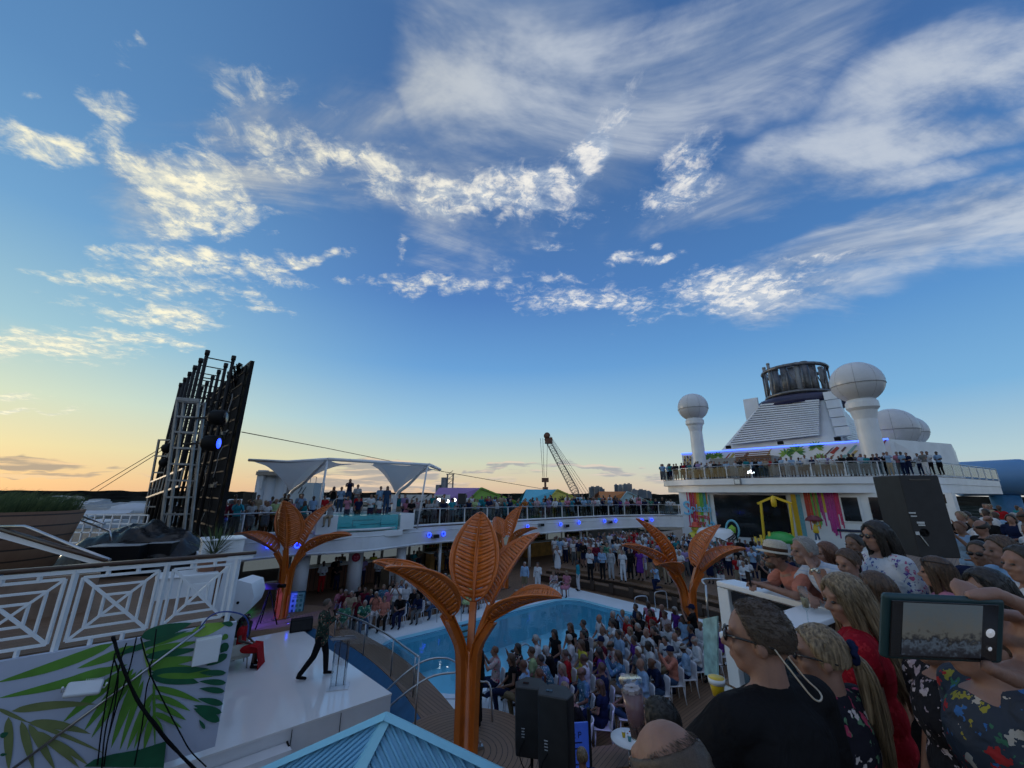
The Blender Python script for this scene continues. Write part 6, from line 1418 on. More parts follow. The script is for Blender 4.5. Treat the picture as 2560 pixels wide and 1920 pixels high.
def skel(pose):
    st = dict(pel=(0,0,.95), belly=(.0,0,1.10), chest=(.005,0,1.30), neck=(-.005,0,1.47), head=(.025,0,1.61), shL=(-.005,.172,1.415), hipL=(0,.085,.90), knL=(.02,.10,.50), anL=(-.02,.105,.09), toL=(.13,.13,.045))
    arms = {'down': dict(elL=(-.03,.235,1.14), haL=(.05,.24,.90)), 'fold': dict(elL=(.0,.24,1.15), haL=(.24,.03,1.12)), 'phone': dict(elL=(.20,.22,1.24), haL=(.33,.06,1.53)), 'rail': dict(elL=(.16,.23,1.17), haL=(.38,.16,1.13)), 'drink': dict(elL=(.06,.24,1.15), haL=(.30,.14,1.25)), 'wave': dict(elL=(.10,.26,1.45), haL=(.16,.22,1.72))}
    if pose.startswith('stand_'):
        a = pose[6:]
        if a in ('drink', 'wave'): J = dict(st, **arms[a]); J.update(elR=(-.03,-.235,1.14), haR=(.08,-.22,.92))
        else: J = dict(st, **arms[a])
        if a == 'down': J.update(knR=(.05,-.10,.50), anR=(.0,-.12,.09), toR=(.15,-.15,.045))
        if a == 'fold': J.update(haR=(.23,-.02,1.08))
    elif pose.startswith('sit_'):
        J = dict(pel=(0,0,.54), belly=(-.01,0,.70), chest=(-.02,0,.90), neck=(0,0,1.07), head=(.04,0,1.21), shL=(-.01,.172,1.015), hipL=(.02,.09,.52), knL=(.43,.13,.49), anL=(.40,.13,.09), toL=(.56,.15,.045))
        a = pose[4:]
        if a == 'lap': J.update(elL=(.02,.24,.76), haL=(.27,.09,.62))
        if a == 'phone': J.update(elL=(.20,.22,.86), haL=(.34,.07,1.13))
        if a == 'cross': J.update(knL=(.42,.02,.56), anL=(.62,-.16,.42), toL=(.76,-.20,.44), knR=(.43,-.08,.49), anR=(.36,-.10,.09), toR=(.52,-.12,.045), elL=(.02,.24,.76), haL=(.25,.03,.64), elR=(.02,-.24,.76), haR=(.28,-.06,.65))
        if a == 'lean': J.update(chest=(.08,0,.88), neck=(.16,0,1.03), head=(.22,0,1.15), shL=(.12,.172,.98), elL=(.22,.22,.72), haL=(.40,.05,.70))
    elif pose == 'kneel':
        J = dict(pel=(0,0,.50), belly=(.02,0,.66), chest=(.05,0,.86), neck=(.10,0,1.02), head=(.15,0,1.14), shL=(.07,.172,.97), hipL=(0,.09,.47), knL=(.38,.12,.50), anL=(.30,.12,.09), toL=(.45,.13,.045), knR=(.12,-.12,.08), anR=(-.30,-.12,.09), toR=(-.42,-.12,.04), elL=(.28,.20,.82), haL=(.38,.07,1.08))
    return mirror(J)
def prims_skin(mb, J, hero=0, w=1.0, fat=1.0):
    pel, be, ch, nk, hd = J['pel'], J['belly'], J['chest'], J['neck'], J['head']
    ax = (ch-pel).normalized(); Mt = Vector((0,0,1)).rotation_difference(ax).to_matrix()
    ell(mb, pel, (.115*fat,.158*w,.12), Mt); ell(mb, be, (.10*fat,.135*w,.16), Mt); ell(mb, ch, (.112*fat,.162*w,.19), Mt)
    cap(mb, J['shL'], J['shR'], .055, .055); cap(mb, nk-(nk-ch)*.3, hd+Vector((-.02,0,-.04)), .062, .052)
    Mh = J.get('Mh') 
    def H(v): v = Vector(v); return hd + (Mh @ v if Mh else v)
    ell(mb, H((-.012,0,.022)), (.098,.077,.098), Mh); ell(mb, H((.012,0,-.035)), (.075,.062,.082), Mh); ell(mb, H((.045,0,-.085)), (.036,.034,.028), Mh)
    cap(mb, H((.082,0,.015)), H((.106,0,-.024)), .008, .015, 8)
    for s in (-1, 1): ell(mb, H((-.008, s*.080, -.012)), (.020,.009,.032), Mh)
    if hero:
        cap(mb, H((.070,-.034,.034)), H((.070,.034,.034)), .016, .016, 8); ell(mb, H((.079,0,-.057)), (.018,.021,.007), Mh); ell(mb, H((.077,0,-.068)), (.018,.018,.008), Mh)
        for s in (-1, 1): ell(mb, H((.056, s*.038, -.026)), (.027,.022,.026), Mh); ell(mb, H((.094, s*.013, -.030)), (.010,.009,.008), Mh)
    for s in 'LR':
        sh, el_, ha = J['sh'+s], J['el'+s], J['ha'+s]; cap(mb, sh, el_, .050, .038); cap(mb, el_, ha, .039, .026)
        d = (ha-el_).normalized(); M2 = Vector((0,0,1)).rotation_difference(d).to_matrix()
        if hero < 2 or 'fist'+s in J: ell(mb, ha+d*.05, (.018,.038,.055), M2); ell(mb, ha+d*.12, (.013,.032,.045), M2)
        else: hand(mb, ha, d, 1 if s == 'L' else -1, J.get('grip', .5))
        hp, kn, an, to = J['hip'+s], J['kn'+s], J['an'+s], J['to'+s]; cap(mb, hp, kn, .086, .058); cap(mb, kn, an, .056, .038)
        cap(mb, an+Vector((-.02,0,-.03)), to, .040, .032)
def hand(mb, ha, d, side, curl):
    """palm, four unequal bent fingers, thumb from the side of the palm"""
    up = Vector((0,0,1)); x = d; y = up.cross(x)
    if y.length < .1: y = Vector((0,1,0)).cross(x)
    y.normalize(); z = x.cross(y)          # z: back of the hand
    M2 = Matrix((x, y, z)).transposed(); ell(mb, ha+x*.045, (.052,.040,.016), M2)
    for k, (o, l) in enumerate(((-.030,.070),(-.010,.080),(.010,.076),(.029,.060))):
        p0 = ha + x*.085 + y*o; a1 = curl*.7; p1 = p0 + (x*math.cos(a1) - z*math.sin(a1))*l*.5; a2 = curl*1.6; p2 = p1 + (x*math.cos(a2) - z*math.sin(a2))*l*.5
        cap(mb, p0, p1, .0095, .0085, 8); cap(mb, p1, p2, .0085, .0075, 8)
    t0 = ha + x*.025 - y*.034*side; t1 = t0 + (x*.6 - y*.7*side - z*.3).normalized()*.038; t2 = t1 + (x*.9 - y*.2*side - z*.4).normalized()*.032
    cap(mb, t0, t1, .013, .011, 8); cap(mb, t1, t2, .011, .009, 8)
def prims_top(mb, J, sleeve, g=.013, w=1.0, skirt=0, fat=1.0):
    pel, be, ch, nk = J['pel'], J['belly'], J['chest'], J['neck']; ax = (ch-pel).normalized(); Mt = Vector((0,0,1)).rotation_difference(ax).to_matrix()
    ell(mb, pel+ax*.03, (.115*fat+g*1.5,.158*w+g*1.5,.11), Mt); ell(mb, be, (.105*fat+g*1.3,.145*w+g*1.3,.17), Mt); ell(mb, ch, (.112*fat+g,.162*w+g,.18), Mt)
    cap(mb, J['shL'], J['shR'], .055+g, .055+g); cap(mb, nk-(nk-ch)*.35, nk-(nk-ch)*.1, .075, .062+g*.3)
    for s in 'LR':
        sh, el_, ha = J['sh'+s], J['el'+s], J['ha'+s]
        if sleeve == 0: continue
        if sleeve < 1: cap(mb, sh, sh.lerp(el_, sleeve), .050+g*1.2, .044+g*1.6)
        else: cap(mb, sh, el_, .050+g*1.2, .040+g); cap(mb, el_, el_.lerp(ha, .92), .040+g, .028+g)
    if skirt:
        for s in 'LR':
            hp, kn = J['hip'+s], J['kn'+s]; cap(mb, hp, hp.lerp(kn, skirt), .105+g, .10+g)
        m0 = (J['knL']+J['knR'])/2; h0 = (J['hipL']+J['hipR'])/2; cap(mb, h0, h0.lerp(m0, skirt), .12, .10)
def prims_bottom(mb, J, length, g=.012, w=1.0, fat=1.0):
    ell(mb, J['pel']-Vector((0,0,.0)), (.115*fat+g,.158*w+g,.115))
    for s in 'LR':
        hp, kn, an = J['hip'+s], J['kn'+s], J['an'+s]
        if length < 1: cap(mb, hp, hp.lerp(kn, length*1.6 if length*1.6 < 1 else 1), .088+g, .072+g)
        else: cap(mb, hp, kn, .088+g, .060+g); cap(mb, kn, kn.lerp(an, .97), .060+g, .045+g)
def hair_shell(kind, k=1.0, n=40, m=26):
    mb = MB(); vs = []; fa = Vector((.90,0,-.42)).normalized()
    for i in range(m+1):
        t = math.pi*i/m
        for j in range(n):
            a = 2*math.pi*j/n; d = Vector((math.sin(t)*math.cos(a), math.sin(t)*math.sin(a), math.cos(t))); ang = math.degrees(d.angle(fa))
            lim = {'short': 66, 'bald': 200, 'long': 60, 'bun': 62, 'pony': 62, 'receding': 88}[kind]
            low = {'short': -.52, 'long': -.95, 'bun': -.55, 'pony': -.55, 'receding': -.5, 'bald': -.5}[kind]
            if kind == 'receding': ang = math.degrees(d.angle(Vector((.45,0,.89))))-0; lim = 60
            f = max(0, min(1, (ang-lim)/7)); f *= max(0, min(1, (d.z-low)/.12))
            th = {'short': .009, 'long': .018, 'bun': .010, 'pony': .010, 'receding': .009, 'bald': .0}[kind]*k
            s = lerp(-.02, th, f) + (noise.noise(d*5)*.004+noise.noise(d*14)*.002)*f
            c = Vector((-.012,0,.022)); q = Vector((d.x*(.098+s), d.y*(.077+s), d.z*(.098+s))); q += c
            if d.z < -.2 and kind in ('long',): q.x -= .01
            vs.append(q)
    fs = [(i*n+j, (i+1)*n+j, (i+1)*n+(j+1)%n, i*n+(j+1)%n) for i in range(m) for j in range(n)]
    mb.add(vs, fs, 0, True)
    if kind == 'long':
        pts = [(-.05,0,.0),(-.075,0,-.08),(-.085,0,-.17),(-.10,0,-.26),(-.11,0,-.34)]; V = []; nn = 18
        for q, (x, y, z) in enumerate(pts):
            for j in range(nn):
                a = 2*math.pi*j/nn; rx, ry = [(.07,.085),(.055,.095),(.042,.105),(.035,.10),(.015,.07)][q]; V.append((x+rx*math.cos(a), ry*math.sin(a)*(1+.06*math.sin(a*7)), z))
        mb.add(V, [(q*nn+j, q*nn+(j+1)%nn, (q+1)*nn+(j+1)%nn, (q+1)*nn+j) for q in range(4) for j in range(nn)]+[tuple(4*nn+j for j in range(nn))], 0, True)
    if kind == 'bun': ell(mb, (-.125,0,.03), (.038,.045,.042))
    if kind == 'pony': cap(mb, (-.10,0,.03), (-.15,0,-.02), .025, .03); cap(mb, (-.15,0,-.02), (-.145,0,-.22), .03, .012)
    return mb
def strands(kind, n, seed=1, L_=.34, w=.0035, flare=1.0):
    """extra locks lying on the shell"""
    mb = MB(); rn = random.Random(seed); fa = Vector((.90,0,-.42)).normalized(); k = 0
    while k < n:
        d = Vector((rn.gauss(0,1), rn.gauss(0,1), rn.gauss(0,1))).normalized(); ang = math.degrees(d.angle(fa))
        if kind == 'long':
            if ang < 62 or d.z < .05: continue
            side = 1 if d.y >= 0 else -1; st = Vector((d.x*.115-.012, d.y*.094, d.z*.115+.022)); l = L_*rn.uniform(.75,1.08); e = Vector((-.07+d.x*.05-rn.random()*.04, (d.y*.08+side*.02)*flare, -l)); m1 = Vector((st.x*1.0-.03, (st.y+side*.012)*1.08, -.05))
            if d.x > .2: m1 = Vector((.0+d.x*.06, side*.10, -.05)); e.x += .06
            pts = bez(st, m1, e, 9); pts = [p+Vector((noise.noise(p*9+Vector((k*.1,0,0)))*.012, noise.noise(p*9+Vector((0,k*.1,5)))*.012, 0)) for p in pts]
        elif kind in ('short', 'receding'):
            if ang < 70 or d.z < -.4 or (kind == 'receding' and d.angle(Vector((.6,0,.8))) < R(60)): continue
            st = Vector((d.x*.108-.012, d.y*.088, d.z*.108+.022)); t = (Vector((-1,0,-.4)) - d*Vector((-1,0,-.4)).dot(d)).normalized(); st = Vector((d.x*(.104 if kind == 'short' else .098)-.012, d.y*(.084 if kind == 'short' else .077), d.z*(.104 if kind == 'short' else .098)+.022)); j = Vector((rn.gauss(0,.003), rn.gauss(0,.003), rn.gauss(0,.003))); j *= .45; pts = [st, st+t*.006+d*.0022+j, st+t*.013+d*.0028+j*2]
        else:   # pulled back to a tail or a bun
            if ang < 64 or d.z < -.45: continue
            st = Vector((d.x*.107-.012, d.y*.087, d.z*.107+.022)); e = Vector((-.115,0,.03)); mid = (st+e)/2; mm = Vector((mid.x+.012, mid.y, mid.z-.022)); u = Vector((mm.x/.098, mm.y/.077, mm.z/.098)); u = u/u.length*1.125; md = Vector((u.x*.098-.012, u.y*.077, u.z*.098+.022)); pts = bez(st, md*2-(st+e)/2, e, 7)
        r_ = [w*(.5+.5*math.sin(math.pi*i/(len(pts)-1))) for i in range(len(pts))]; r_[-1] = w*.25
        mb.tube(pts, r_, 4); k += 1
    return mb
POSES = {}
def pose_set(pose, vox=.017):
    if pose in POSES: return POSES[pose]
    J = skel(pose); P = {'J': J}
    def mk(fn, nm): mb = MB(); fn(mb); return remesh(mb, vox, 4, nm)
    P['body'] = mk(lambda m: prims_skin(m, J), 'person'); me = P['body']; me.materials.append(SKIN['fair']); me.materials.append(CLOTH['black'])
    low = [1 if (min((p.center-J['toL']).length, (p.center-J['toR']).length) < .13 or min((p.center-J['anL']).length, (p.center-J['anR']).length) < .075) else 0 for p in me.polygons]; me.polygons.foreach_set('material_index', low)
    P['tee'] = mk(lambda m: prims_top(m, J, .62), 'shirt'); P['long'] = mk(lambda m: prims_top(m, J, 1), 'shirt'); P['vest'] = mk(lambda m: prims_top(m, J, 0), 'top')
    P['dress'] = mk(lambda m: prims_top(m, J, .35, skirt=.95), 'dress'); P['trousers'] = mk(lambda m: prims_bottom(m, J, 1), 'trousers'); P['shorts'] = mk(lambda m: prims_bottom(m, J, .5), 'shorts')
    for k, v in P.items():
        if k not in ('J', 'body'): v.materials.append(CLOTH['white'])
    POSES[pose] = P; return P
HAIRS = {}
def hair_mesh(kind):
    if kind not in HAIRS:
        mb = hair_shell(kind); me = bpy.data.meshes.new('hair'); me.from_pydata(mb.v, [], mb.f); me.polygons.foreach_set('use_smooth', [True]*len(me.polygons)); me.materials.append(HAIRM['brown']); HAIRS[kind] = me
    return HAIRS[kind]
CAPM = None
def cap_mesh():
    global CAPM
    if CAPM is None:
        mb = MB(); mb.lathe([(.108,.02),(.106,.06),(.085,.11),(.04,.135),(.001,.14)], (-.012,0,.0), 20); mb.add([(.07,-.07,.035),(.19,-.05,.02),(.19,.05,.02),(.07,.07,.035),(.07,-.07,.028),(.19,-.05,.013),(.19,.05,.013),(.07,.07,.028)], [(0,1,2,3),(7,6,5,4),(0,4,5,1),(1,5,6,2),(2,6,7,3)]); CAPM = bpy.data.meshes.new('cap'); CAPM.from_pydata(mb.v, [], mb.f); CAPM.materials.append(CLOTH['navy'])
    return CAPM
PEOPLE = []
def child(me, name, par, m, loc=(0,0,0), rz=0):
    o = bpy.data.objects.new(name, me); C.objects.link(o); o.parent = par; o.location = loc; o.rotation_euler.z = rz
    if m: o.material_slots[0].link = 'OBJECT'; o.material_slots[0].material = m
    return o
def person(pose, loc, heading, zone, skin='fair', hair='short', hcol='brown', top='tee', tcol='white', bot='trousers', bcol='black', sc=1.0, group=None, label=None, cap_=False, extra=None, look=0.0):
    P = pose_set(pose); o = bpy.data.objects.new('person', P['body']); C.objects.link(o); o.location = loc; o.rotation_euler = (0,0,heading); o.scale = (sc,)*3
    o.material_slots[0].link = 'OBJECT'; o.material_slots[0].material = SKIN[skin]
    g = {'tee': 'shirt', 'long': 'blouse' if hair in ('long','bun','pony') else 'jacket', 'vest': 'top', 'dress': 'dress'}[top]
    child(P[top], {'tee':'shirt','long':'shirt','vest':'top','dress':'dress'}[top], o, CLOTH[tcol])
    if top != 'dress': child(P[bot], bot, o, CLOTH[bcol])
    if hair != 'bald': child(hair_mesh(hair), 'hair', o, HAIRM[hcol], P['J']['head'], look)
    if cap_: child(cap_mesh(), 'cap', o, CLOTH['navy'], P['J']['head'])
    hd = {'short': f'{hcol} hair', 'long': f'long {hcol} hair', 'bun': f'{hcol} bun', 'pony': f'{hcol} ponytail', 'receding': f'receding {hcol} hair', 'bald': 'bald'}[hair]
    act = 'seated' if pose.startswith('sit') else ('kneeling' if pose == 'kneel' else 'standing')
    if cap_: hd = 'dark cap'
    o['category'] = 'person'; 
    if group: o['group'] = group
    if label: o['label'] = label
    else: PEOPLE.append((o, f'person in {tcol} {g}, {hd}, {zone}'))
    return o
ORD = ['leftmost','second from left','third from left','fourth from left','fifth from left','sixth from left','seventh from left','eighth from left','ninth from left','tenth from left','eleventh from left','twelfth from left','thirteenth from left','fourteenth from left','fifteenth from left']
def finish_labels():
    bpy.data.scenes.remove(TMPS)
    by = {}
    for o, l in PEOPLE: by.setdefault(l, []).append(o)
    for l, os_ in by.items():
        if len(os_) == 1: os_[0]['label'] = l; continue
        os_.sort(key=lambda o: o.location.x/max(.1, o.location.y))
        for i, o in enumerate(os_): o['label'] = l + ', ' + ORD[min(i, 14)]
def rnd_person(rn, pose, loc, heading, zone, group, **k):
    fem = rn.random() < .48; hair = rn.choice(['long','long','long','pony','bun']) if fem else rn.choice(['short']*5+['receding','bald'])
    hcol = rn.choice(['brown','brown','black','black','blonde','auburn','grey'] if fem else ['brown','brown','black','black','grey','blonde','grey'])
    top = rn.choice(['dress','dress','vest','tee','tee','long']) if fem else rn.choice(['tee','tee','tee','long','long'])
    d = dict(skin=rn.choice(['fair']*5+['tan']*4+['brown']*2+['deep']), hair=hair, hcol=hcol, top=top, tcol=rn.choice(BRIGHT), bot=rn.choice(['trousers']*4+['shorts']), bcol=rn.choice(LOWER), sc=rn.uniform(.93,1.0) if fem else rn.uniform(.98,1.06), cap_=(not fem and rn.random() < .08))
    d.update(k); return person(pose, loc, heading, zone, group=group, **d)
CHAIR = None
def chair(loc, heading, label):
    """white moulded cafe chair: shell and four legs"""
    global CHAIR
    if CHAIR is None:
        s = MB(); V = []; nx, ny = 8, 12
        for j in range(ny+1):
            t = j/ny
            for i in range(nx+1):
                u = i/nx*2-1
                if t < .5: x = .22-.42*t/.5; z = .45+.015*u*u; w_ = .215
                else: q = (t-.5)/.5; x = -.20-.07*q; z = .45+.38*q; w_ = .215-.04*q*q; 
                V.append((x+(.05*u*u if t > .5 else 0), u*w_, z))
        s.add(V, [(j*(nx+1)+i, j*(nx+1)+i+1, (j+1)*(nx+1)+i+1, (j+1)*(nx+1)+i) for j in range(ny) for i in range(nx)], 0, True)
        o = s.build('chair', mat('chair_plastic', (.58,.60,.66), .4, var=.03)); t = o.modifiers.new('t', 'SOLIDIFY'); t.thickness = .02
        for x, y in ((.18,.17),(.18,-.17),(-.17,.17),(-.17,-.17)): m = MB(); m.tube([(x,y,.44),(x*1.25,y*1.2,0)], [.018,.012], 6); m.build('leg', bpy.data.materials['chair_plastic'], o)
        CHAIR = (o, kids(o)); c = o
    else: c = copy_tree(CHAIR[0], None, CHAIR[1])
    c.location = loc; c.rotation_euler = (0,0,heading); tag(c, label, 'chair', 'white chairs by the pool'); return c
# ---------------------------------------------------------------- the people close to the camera and on the stage
def glasses(o, hd, dark=True, frame=None):
    m = MB()
    for s in (-1, 1):
        ell(m, (.098, s*.033, .006), (.008,.027,.019), None, 14, 8)
        m.tube([(.092, s*.058, .012), (.03, s*.081, .010), (-.045, s*.082, -.002)], .0035, 6)
    m.tube([(.104,-.010,.012),(.108,0,.014),(.104,.010,.012)], .003, 6)
    g = m.build('sunglasses' if dark else 'glasses', BLACKG, o); g.location = hd; return g
def hero(label, px, py, D, heading, hair='short', hcol='brown', skin='fair', top='tee', tcol='white', bot='trousers', bcol='black', J=None, pose='stand_down', vox=.009, w=1.0, fat=1.0, gl=None, hat=None, seed=1, ns=500, tilt=0.0, yaw=0.0, long_L=.34, floor=UZ, ears=True, group=None, hd_pos=None):
    J = skel(pose) if J is None else mirror(J)
    p = pd(px, py, D) if hd_pos is None else hd_pos; sc = (p.z-floor)/J['head'].z; h = R(heading); Rz = Matrix.Rotation(h, 3, 'Z')
    hr = (0, R(tilt), R(yaw))
    if tilt or yaw: J['Mh'] = Matrix.Rotation(R(yaw), 3, 'Z') @ Matrix.Rotation(R(tilt), 3, 'Y')
    loc = p - Rz @ (J['head']*sc); loc.z = floor
    mb = MB(); prims_skin(mb, J, 2, w, fat); me = remesh(mb, vox, 5, 'person'); o = bpy.data.objects.new('person', me); C.objects.link(o); me.materials.append(SKIN[skin]); me.materials.append(CLOTH['black'])
    me.polygons.foreach_set('material_index', [1 if (p.center.z < .55 and min((p.center-J['toL']).length, (p.center-J['toR']).length, (p.center-J['anL']).length, (p.center-J['anR']).length) < .12) else 0 for p in me.polygons])
    o.location = loc; o.rotation_euler = (0,0,h); o.scale = (sc,)*3; tag(o, label, 'person', group)
    mb = MB(); prims_top(mb, J, {'tee':.62,'long':1,'vest':0,'dress':.3}[top], .016, w, .95 if top == 'dress' else 0, fat); t = remesh(mb, vox*1.2, 6, 'shirt'); 
    # soft folds in the cloth
    VN = [(v.co.copy(), v.normal.copy()) for v in t.vertices]; fl_ = []
    for co, no in VN:
        n = noise.noise(co*6+Vector((seed,0,0)))*.005 + abs(noise.noise(Vector((co.x*4, co.y*4, co.z*9+seed))))*.006; fl_ += list(co + no*n)
    t.vertices.foreach_set('co', fl_); t.update()
    t.materials.append(CLOTH[tcol]); to = bpy.data.objects.new({'dress':'dress','vest':'top'}.get(top, 'shirt'), t); C.objects.link(to); to.parent = o
    if top != 'dress': mb = MB(); prims_bottom(mb, J, 1, .014, w, fat); b = remesh(mb, .018, 4, 'trousers'); b.materials.append(CLOTH[bcol]); bo = bpy.data.objects.new('trousers', b); C.objects.link(bo); bo.parent = o
    hd = J['head']
    if hair != 'bald':
        hk = hair; hm = HAIRM['cropped '+hcol] if hair in ('short','receding') and 'cropped '+hcol in HAIRM else HAIRM[hcol]; hs = hair_shell(hk, 1.0, 60, 40); ho = hs.build('hair', hm, o); ho.location = hd
        ho.rotation_euler = hr
        st = strands({'short':'short','receding':'receding','long':'long','bun':'back','pony':'back'}[hair], ns, seed, long_L, w={'short':.0010,'receding':.0008,'long':.0024,'bun':.0014,'pony':.0014}[hair] )
        if hair == 'pony':
            rn = random.Random(seed); e0 = Vector((-.115,0,.03)); ell(st, e0, (.02,.026,.026))
            for k in range(420): a = rn.uniform(0,6.28); q = rn.random()*.034; l = rn.uniform(.30,.46); off = Vector((math.cos(a)*q*.6, math.sin(a)*q, 0)); st.tube(bez(e0+off*.6, e0+Vector((-.09,0,-.02))+off*1.5, e0+Vector((-.06+off.x, off.y*1.4, -l)), 9), [.0015,.002,.0025,.0025,.0025,.002,.002,.0015,.0006], 4)
        if hair == 'bun': 
            rn = random.Random(seed)
            for k in range(60): a = rn.uniform(0,6.28); u = rn.uniform(-1,1); st.tube([Vector((-.13,0,.03))+Vector((math.cos(a+t*.7)*.03*math.sqrt(1-u*u*.6), math.sin(a+t*.7)*.042, u*.035+t*.012)) for t in (-1,-.5,0,.5,1)], .0035, 4)
        so = st.build('hair_strands', hm, ho)
    if gl: g = glasses(o, hd, gl == 'dark'); 
    if gl: g.rotation_euler = hr
    if not gl or gl != 'dark':
        for s in (-1, 1):
            e = MB(); ell(e, (.083, s*.032, .004), (.010,.013,.008), None, 10, 7); eo = e.build('eye', mat('eye_dark', (.02,.015,.012), .2) if 'eye_dark' not in bpy.data.materials else bpy.data.materials['eye_dark'], o); eo.location = hd
            eo.rotation_euler = hr
    if hat == 'fedora':
        m = MB(); m.lathe([(.185,.045),(.178,.052),(.112,.062),(.110,.11),(.098,.155),(.06,.172),(.001,.160)], (-.012,0,.0), 32); a = m.build('fedora', mat('fedora_straw', (.40,.36,.29), .8, var=.15, scale=60), o); a.location = hd; a.rotation_euler = (0, R(-6), 0)
        m = MB(); m.lathe([(.1135,.062),(.1115,.095)], (-.012,0,.0), 32); m.build('hat_band', CLOTH['brown'], a)
    return o
CLOTH['floral white'] = cloth_mat('floral_white', (.56,.60,.66), fl, [(.10,.06,.25),(.35,.10,.20),(.04,.08,.25)], 24)
CLOTH['rib white'] = cloth_mat('rib_white', (.58,.64,.74), 'stripe', [(.34,.42,.56)], 9)
CLOTH['jacket'] = cloth_mat('jacket', (.03,.05,.035), fl, [(.30,.05,.03),(.42,.36,.26),(.05,.12,.10),(.25,.12,.10),(.02,.03,.03)], 26)
CLOTH['red lace'] = cloth_mat('red_lace', (.30,.008,.02), fl, [(.20,.004,.01),(.36,.02,.03)], 30)
CLOTH['wild floral'] = cloth_mat('wild_floral', (.05,.06,.08), fl, [(.38,.03,.03),(.04,.12,.30),(.42,.36,.30),(.28,.24,.04),(.05,.14,.08)], 20)
CLOTH['ink floral'] = cloth_mat('ink_floral', (.02,.02,.025), fl, [(.42,.36,.38),(.01,.01,.015),(.30,.24,.28)], 20)
NG = 'spectators close to the camera'
LEAN = dict(pel=(-.34,0,.93), belly=(-.20,0,1.06), chest=(-.02,0,1.20), neck=(.10,0,1.35), head=(.19,0,1.46), shL=(.02,.175,1.30), hipL=(-.34,.09,.88), knL=(-.30,.11,.48), anL=(-.36,.12,.09), toL=(-.22,.14,.045))
def heroes():
    hero('man in black shirt with sunglasses on a pale cord, nearest large head', 1892, 1596, 1.60, 118, 'short', 'brown', 'fair', 'tee', 'black', J=dict(skel('stand_down'), elL=(.20,.33,1.16), haL=(.42,.20,1.10), shL=(.02,.20,1.41), shR=(-.02,-.20,1.41)), gl='dark', yaw=34, w=1.3, fat=1.15, seed=3, ns=4000, vox=.008, group=NG)
    o = [x for x in C.objects if x.get('label','').startswith('man in black shirt')][0]; hd = skel('stand_down')['head']
    m = MB(); m.tube(smooth_path([(-.045,.083,-.002),(-.085,.09,-.06),(-.13,.075,-.125),(-.155,.03,-.14),(-.16,-.03,-.14),(-.13,-.075,-.12),(-.085,-.09,-.06),(-.045,-.083,-.002)],5), .0028, 5); c = m.build('glasses_cord', mat('cord_beige', (.42,.36,.28), .6), o); c.location = hd; c.rotation_euler = (0,0,R(34))
    o = hero('woman with a blonde ponytail, dark scrunchie and sunglasses beside the black-shirted man', 2045, 1640, 1.85, 118, 'pony', 'blonde', 'fair', 'vest', 'dark floral', gl='dark', yaw=42, w=.95, seed=5, ns=2400, group=NG)
    m = MB(); k = 22; m.tube([(-.128+.006*math.sin(j*1.7), .036*math.cos(2*math.pi*j/k), .026+.036*math.sin(2*math.pi*j/k)) for j in range(k)], [.014+.004*math.sin(j*2.3) for j in range(k)], 8, closed=True); s = m.build('scrunchie', CLOTH['navy'], o); s.location = skel('stand_down')['head']; s.rotation_euler = (0,0,R(42))
    hero('woman with long straight blonde hair in a red lace dress', 2112, 1498, 2.35, 140, 'long', 'blonde', 'fair', 'dress', 'red lace', w=.95, seed=7, ns=2800, long_L=.50, tilt=10, yaw=35, group=NG)
    J = dict(LEAN, elL=(.17,.24,1.14), haL=(.40,.05,1.20), elR=(.17,-.24,1.14), haR=(.39,-.04,1.18), grip=.9)
    o = hero('bearded man in salmon shirt and straw fedora leaning on the white balustrade with a phone', 1936, 1392, 4.55, 176, 'short', 'brown', 'fair', 'tee', 'salmon', J=dict(J), gl='clear', hat='fedora', seed=9, vox=.0065, ns=400, group=NG)
    m = MB(); ell(m, (.050,0,-.078), (.052,.055,.044)); b = m.build('beard', HAIRM['brown'], o); b.location = Vector(LEAN['head']); m = MB(); m.box((.49,.0,1.24), (.010,.078,.15)); ph = m.build('smartphone', BLACKG); ph.matrix_world = o.matrix_basis.copy(); tag(ph, 'black smartphone held by the man in the straw fedora', 'phone')
    J = dict(LEAN, elL=(.20,.22,1.14), haL=(.20,.10,1.34), elR=(.17,-.22,1.13), haR=(.26,.08,1.11), grip=1.3)
    o = hero('grey-haired man in ribbed white tee leaning on the balustrade, hand at his mouth', 2009, 1378, 4.15, 178, 'short', 'grey', 'fair', 'tee', 'rib white', J=dict(J), seed=11, vox=.0065, w=1.1, ns=3500, fat=1.05, group=NG)
    m = MB(); e, h_ = Vector(J['elL']), Vector(J['haL']); p = e.lerp(h_, .9); d = (h_-e).normalized(); q = Vector((0,0,1)).rotation_difference(d).to_matrix().to_4x4(); m.lathe([(.034,-.012),(.034,.012)], n=20, M=Matrix.Translation(p) @ q); m.lathe([(.020,.0),(.020,.008),(.001,.009)], n=16, M=Matrix.Translation(p+Vector((.0,.036,0))) @ Matrix.Rotation(R(-90),4,'X')); m.build('wristwatch', mat('watch_silver', (.5,.48,.40), .25, .9), o)
    hero('young woman with her hair in a bun looking down behind the grey-haired man', 2120, 1408, 3.8, 188, 'bun', 'brown', 'fair', 'tee', 'light blue', w=.9, seed=13, ns=1600, tilt=14, group=NG)
    hero('tall person with long dark hair and glasses in white shirt with purple flowers', 2192, 1342, 3.9, 175, 'long', 'black', 'fair', 'tee', 'floral white', w=1.15, fat=1.15, gl='dark', seed=15, ns=1500, long_L=.24, group=NG)
    o = hero('person with long straight brown hair and sunglasses pushed up on the head', 2340, 1432, 3.45, 140, 'long', 'brown', 'fair', 'vest', 'pink', w=.95, seed=17, ns=2200, long_L=.36, group=NG)
    g = glasses(o, skel('stand_down')['head']+Vector((-.035,0,.085))); 
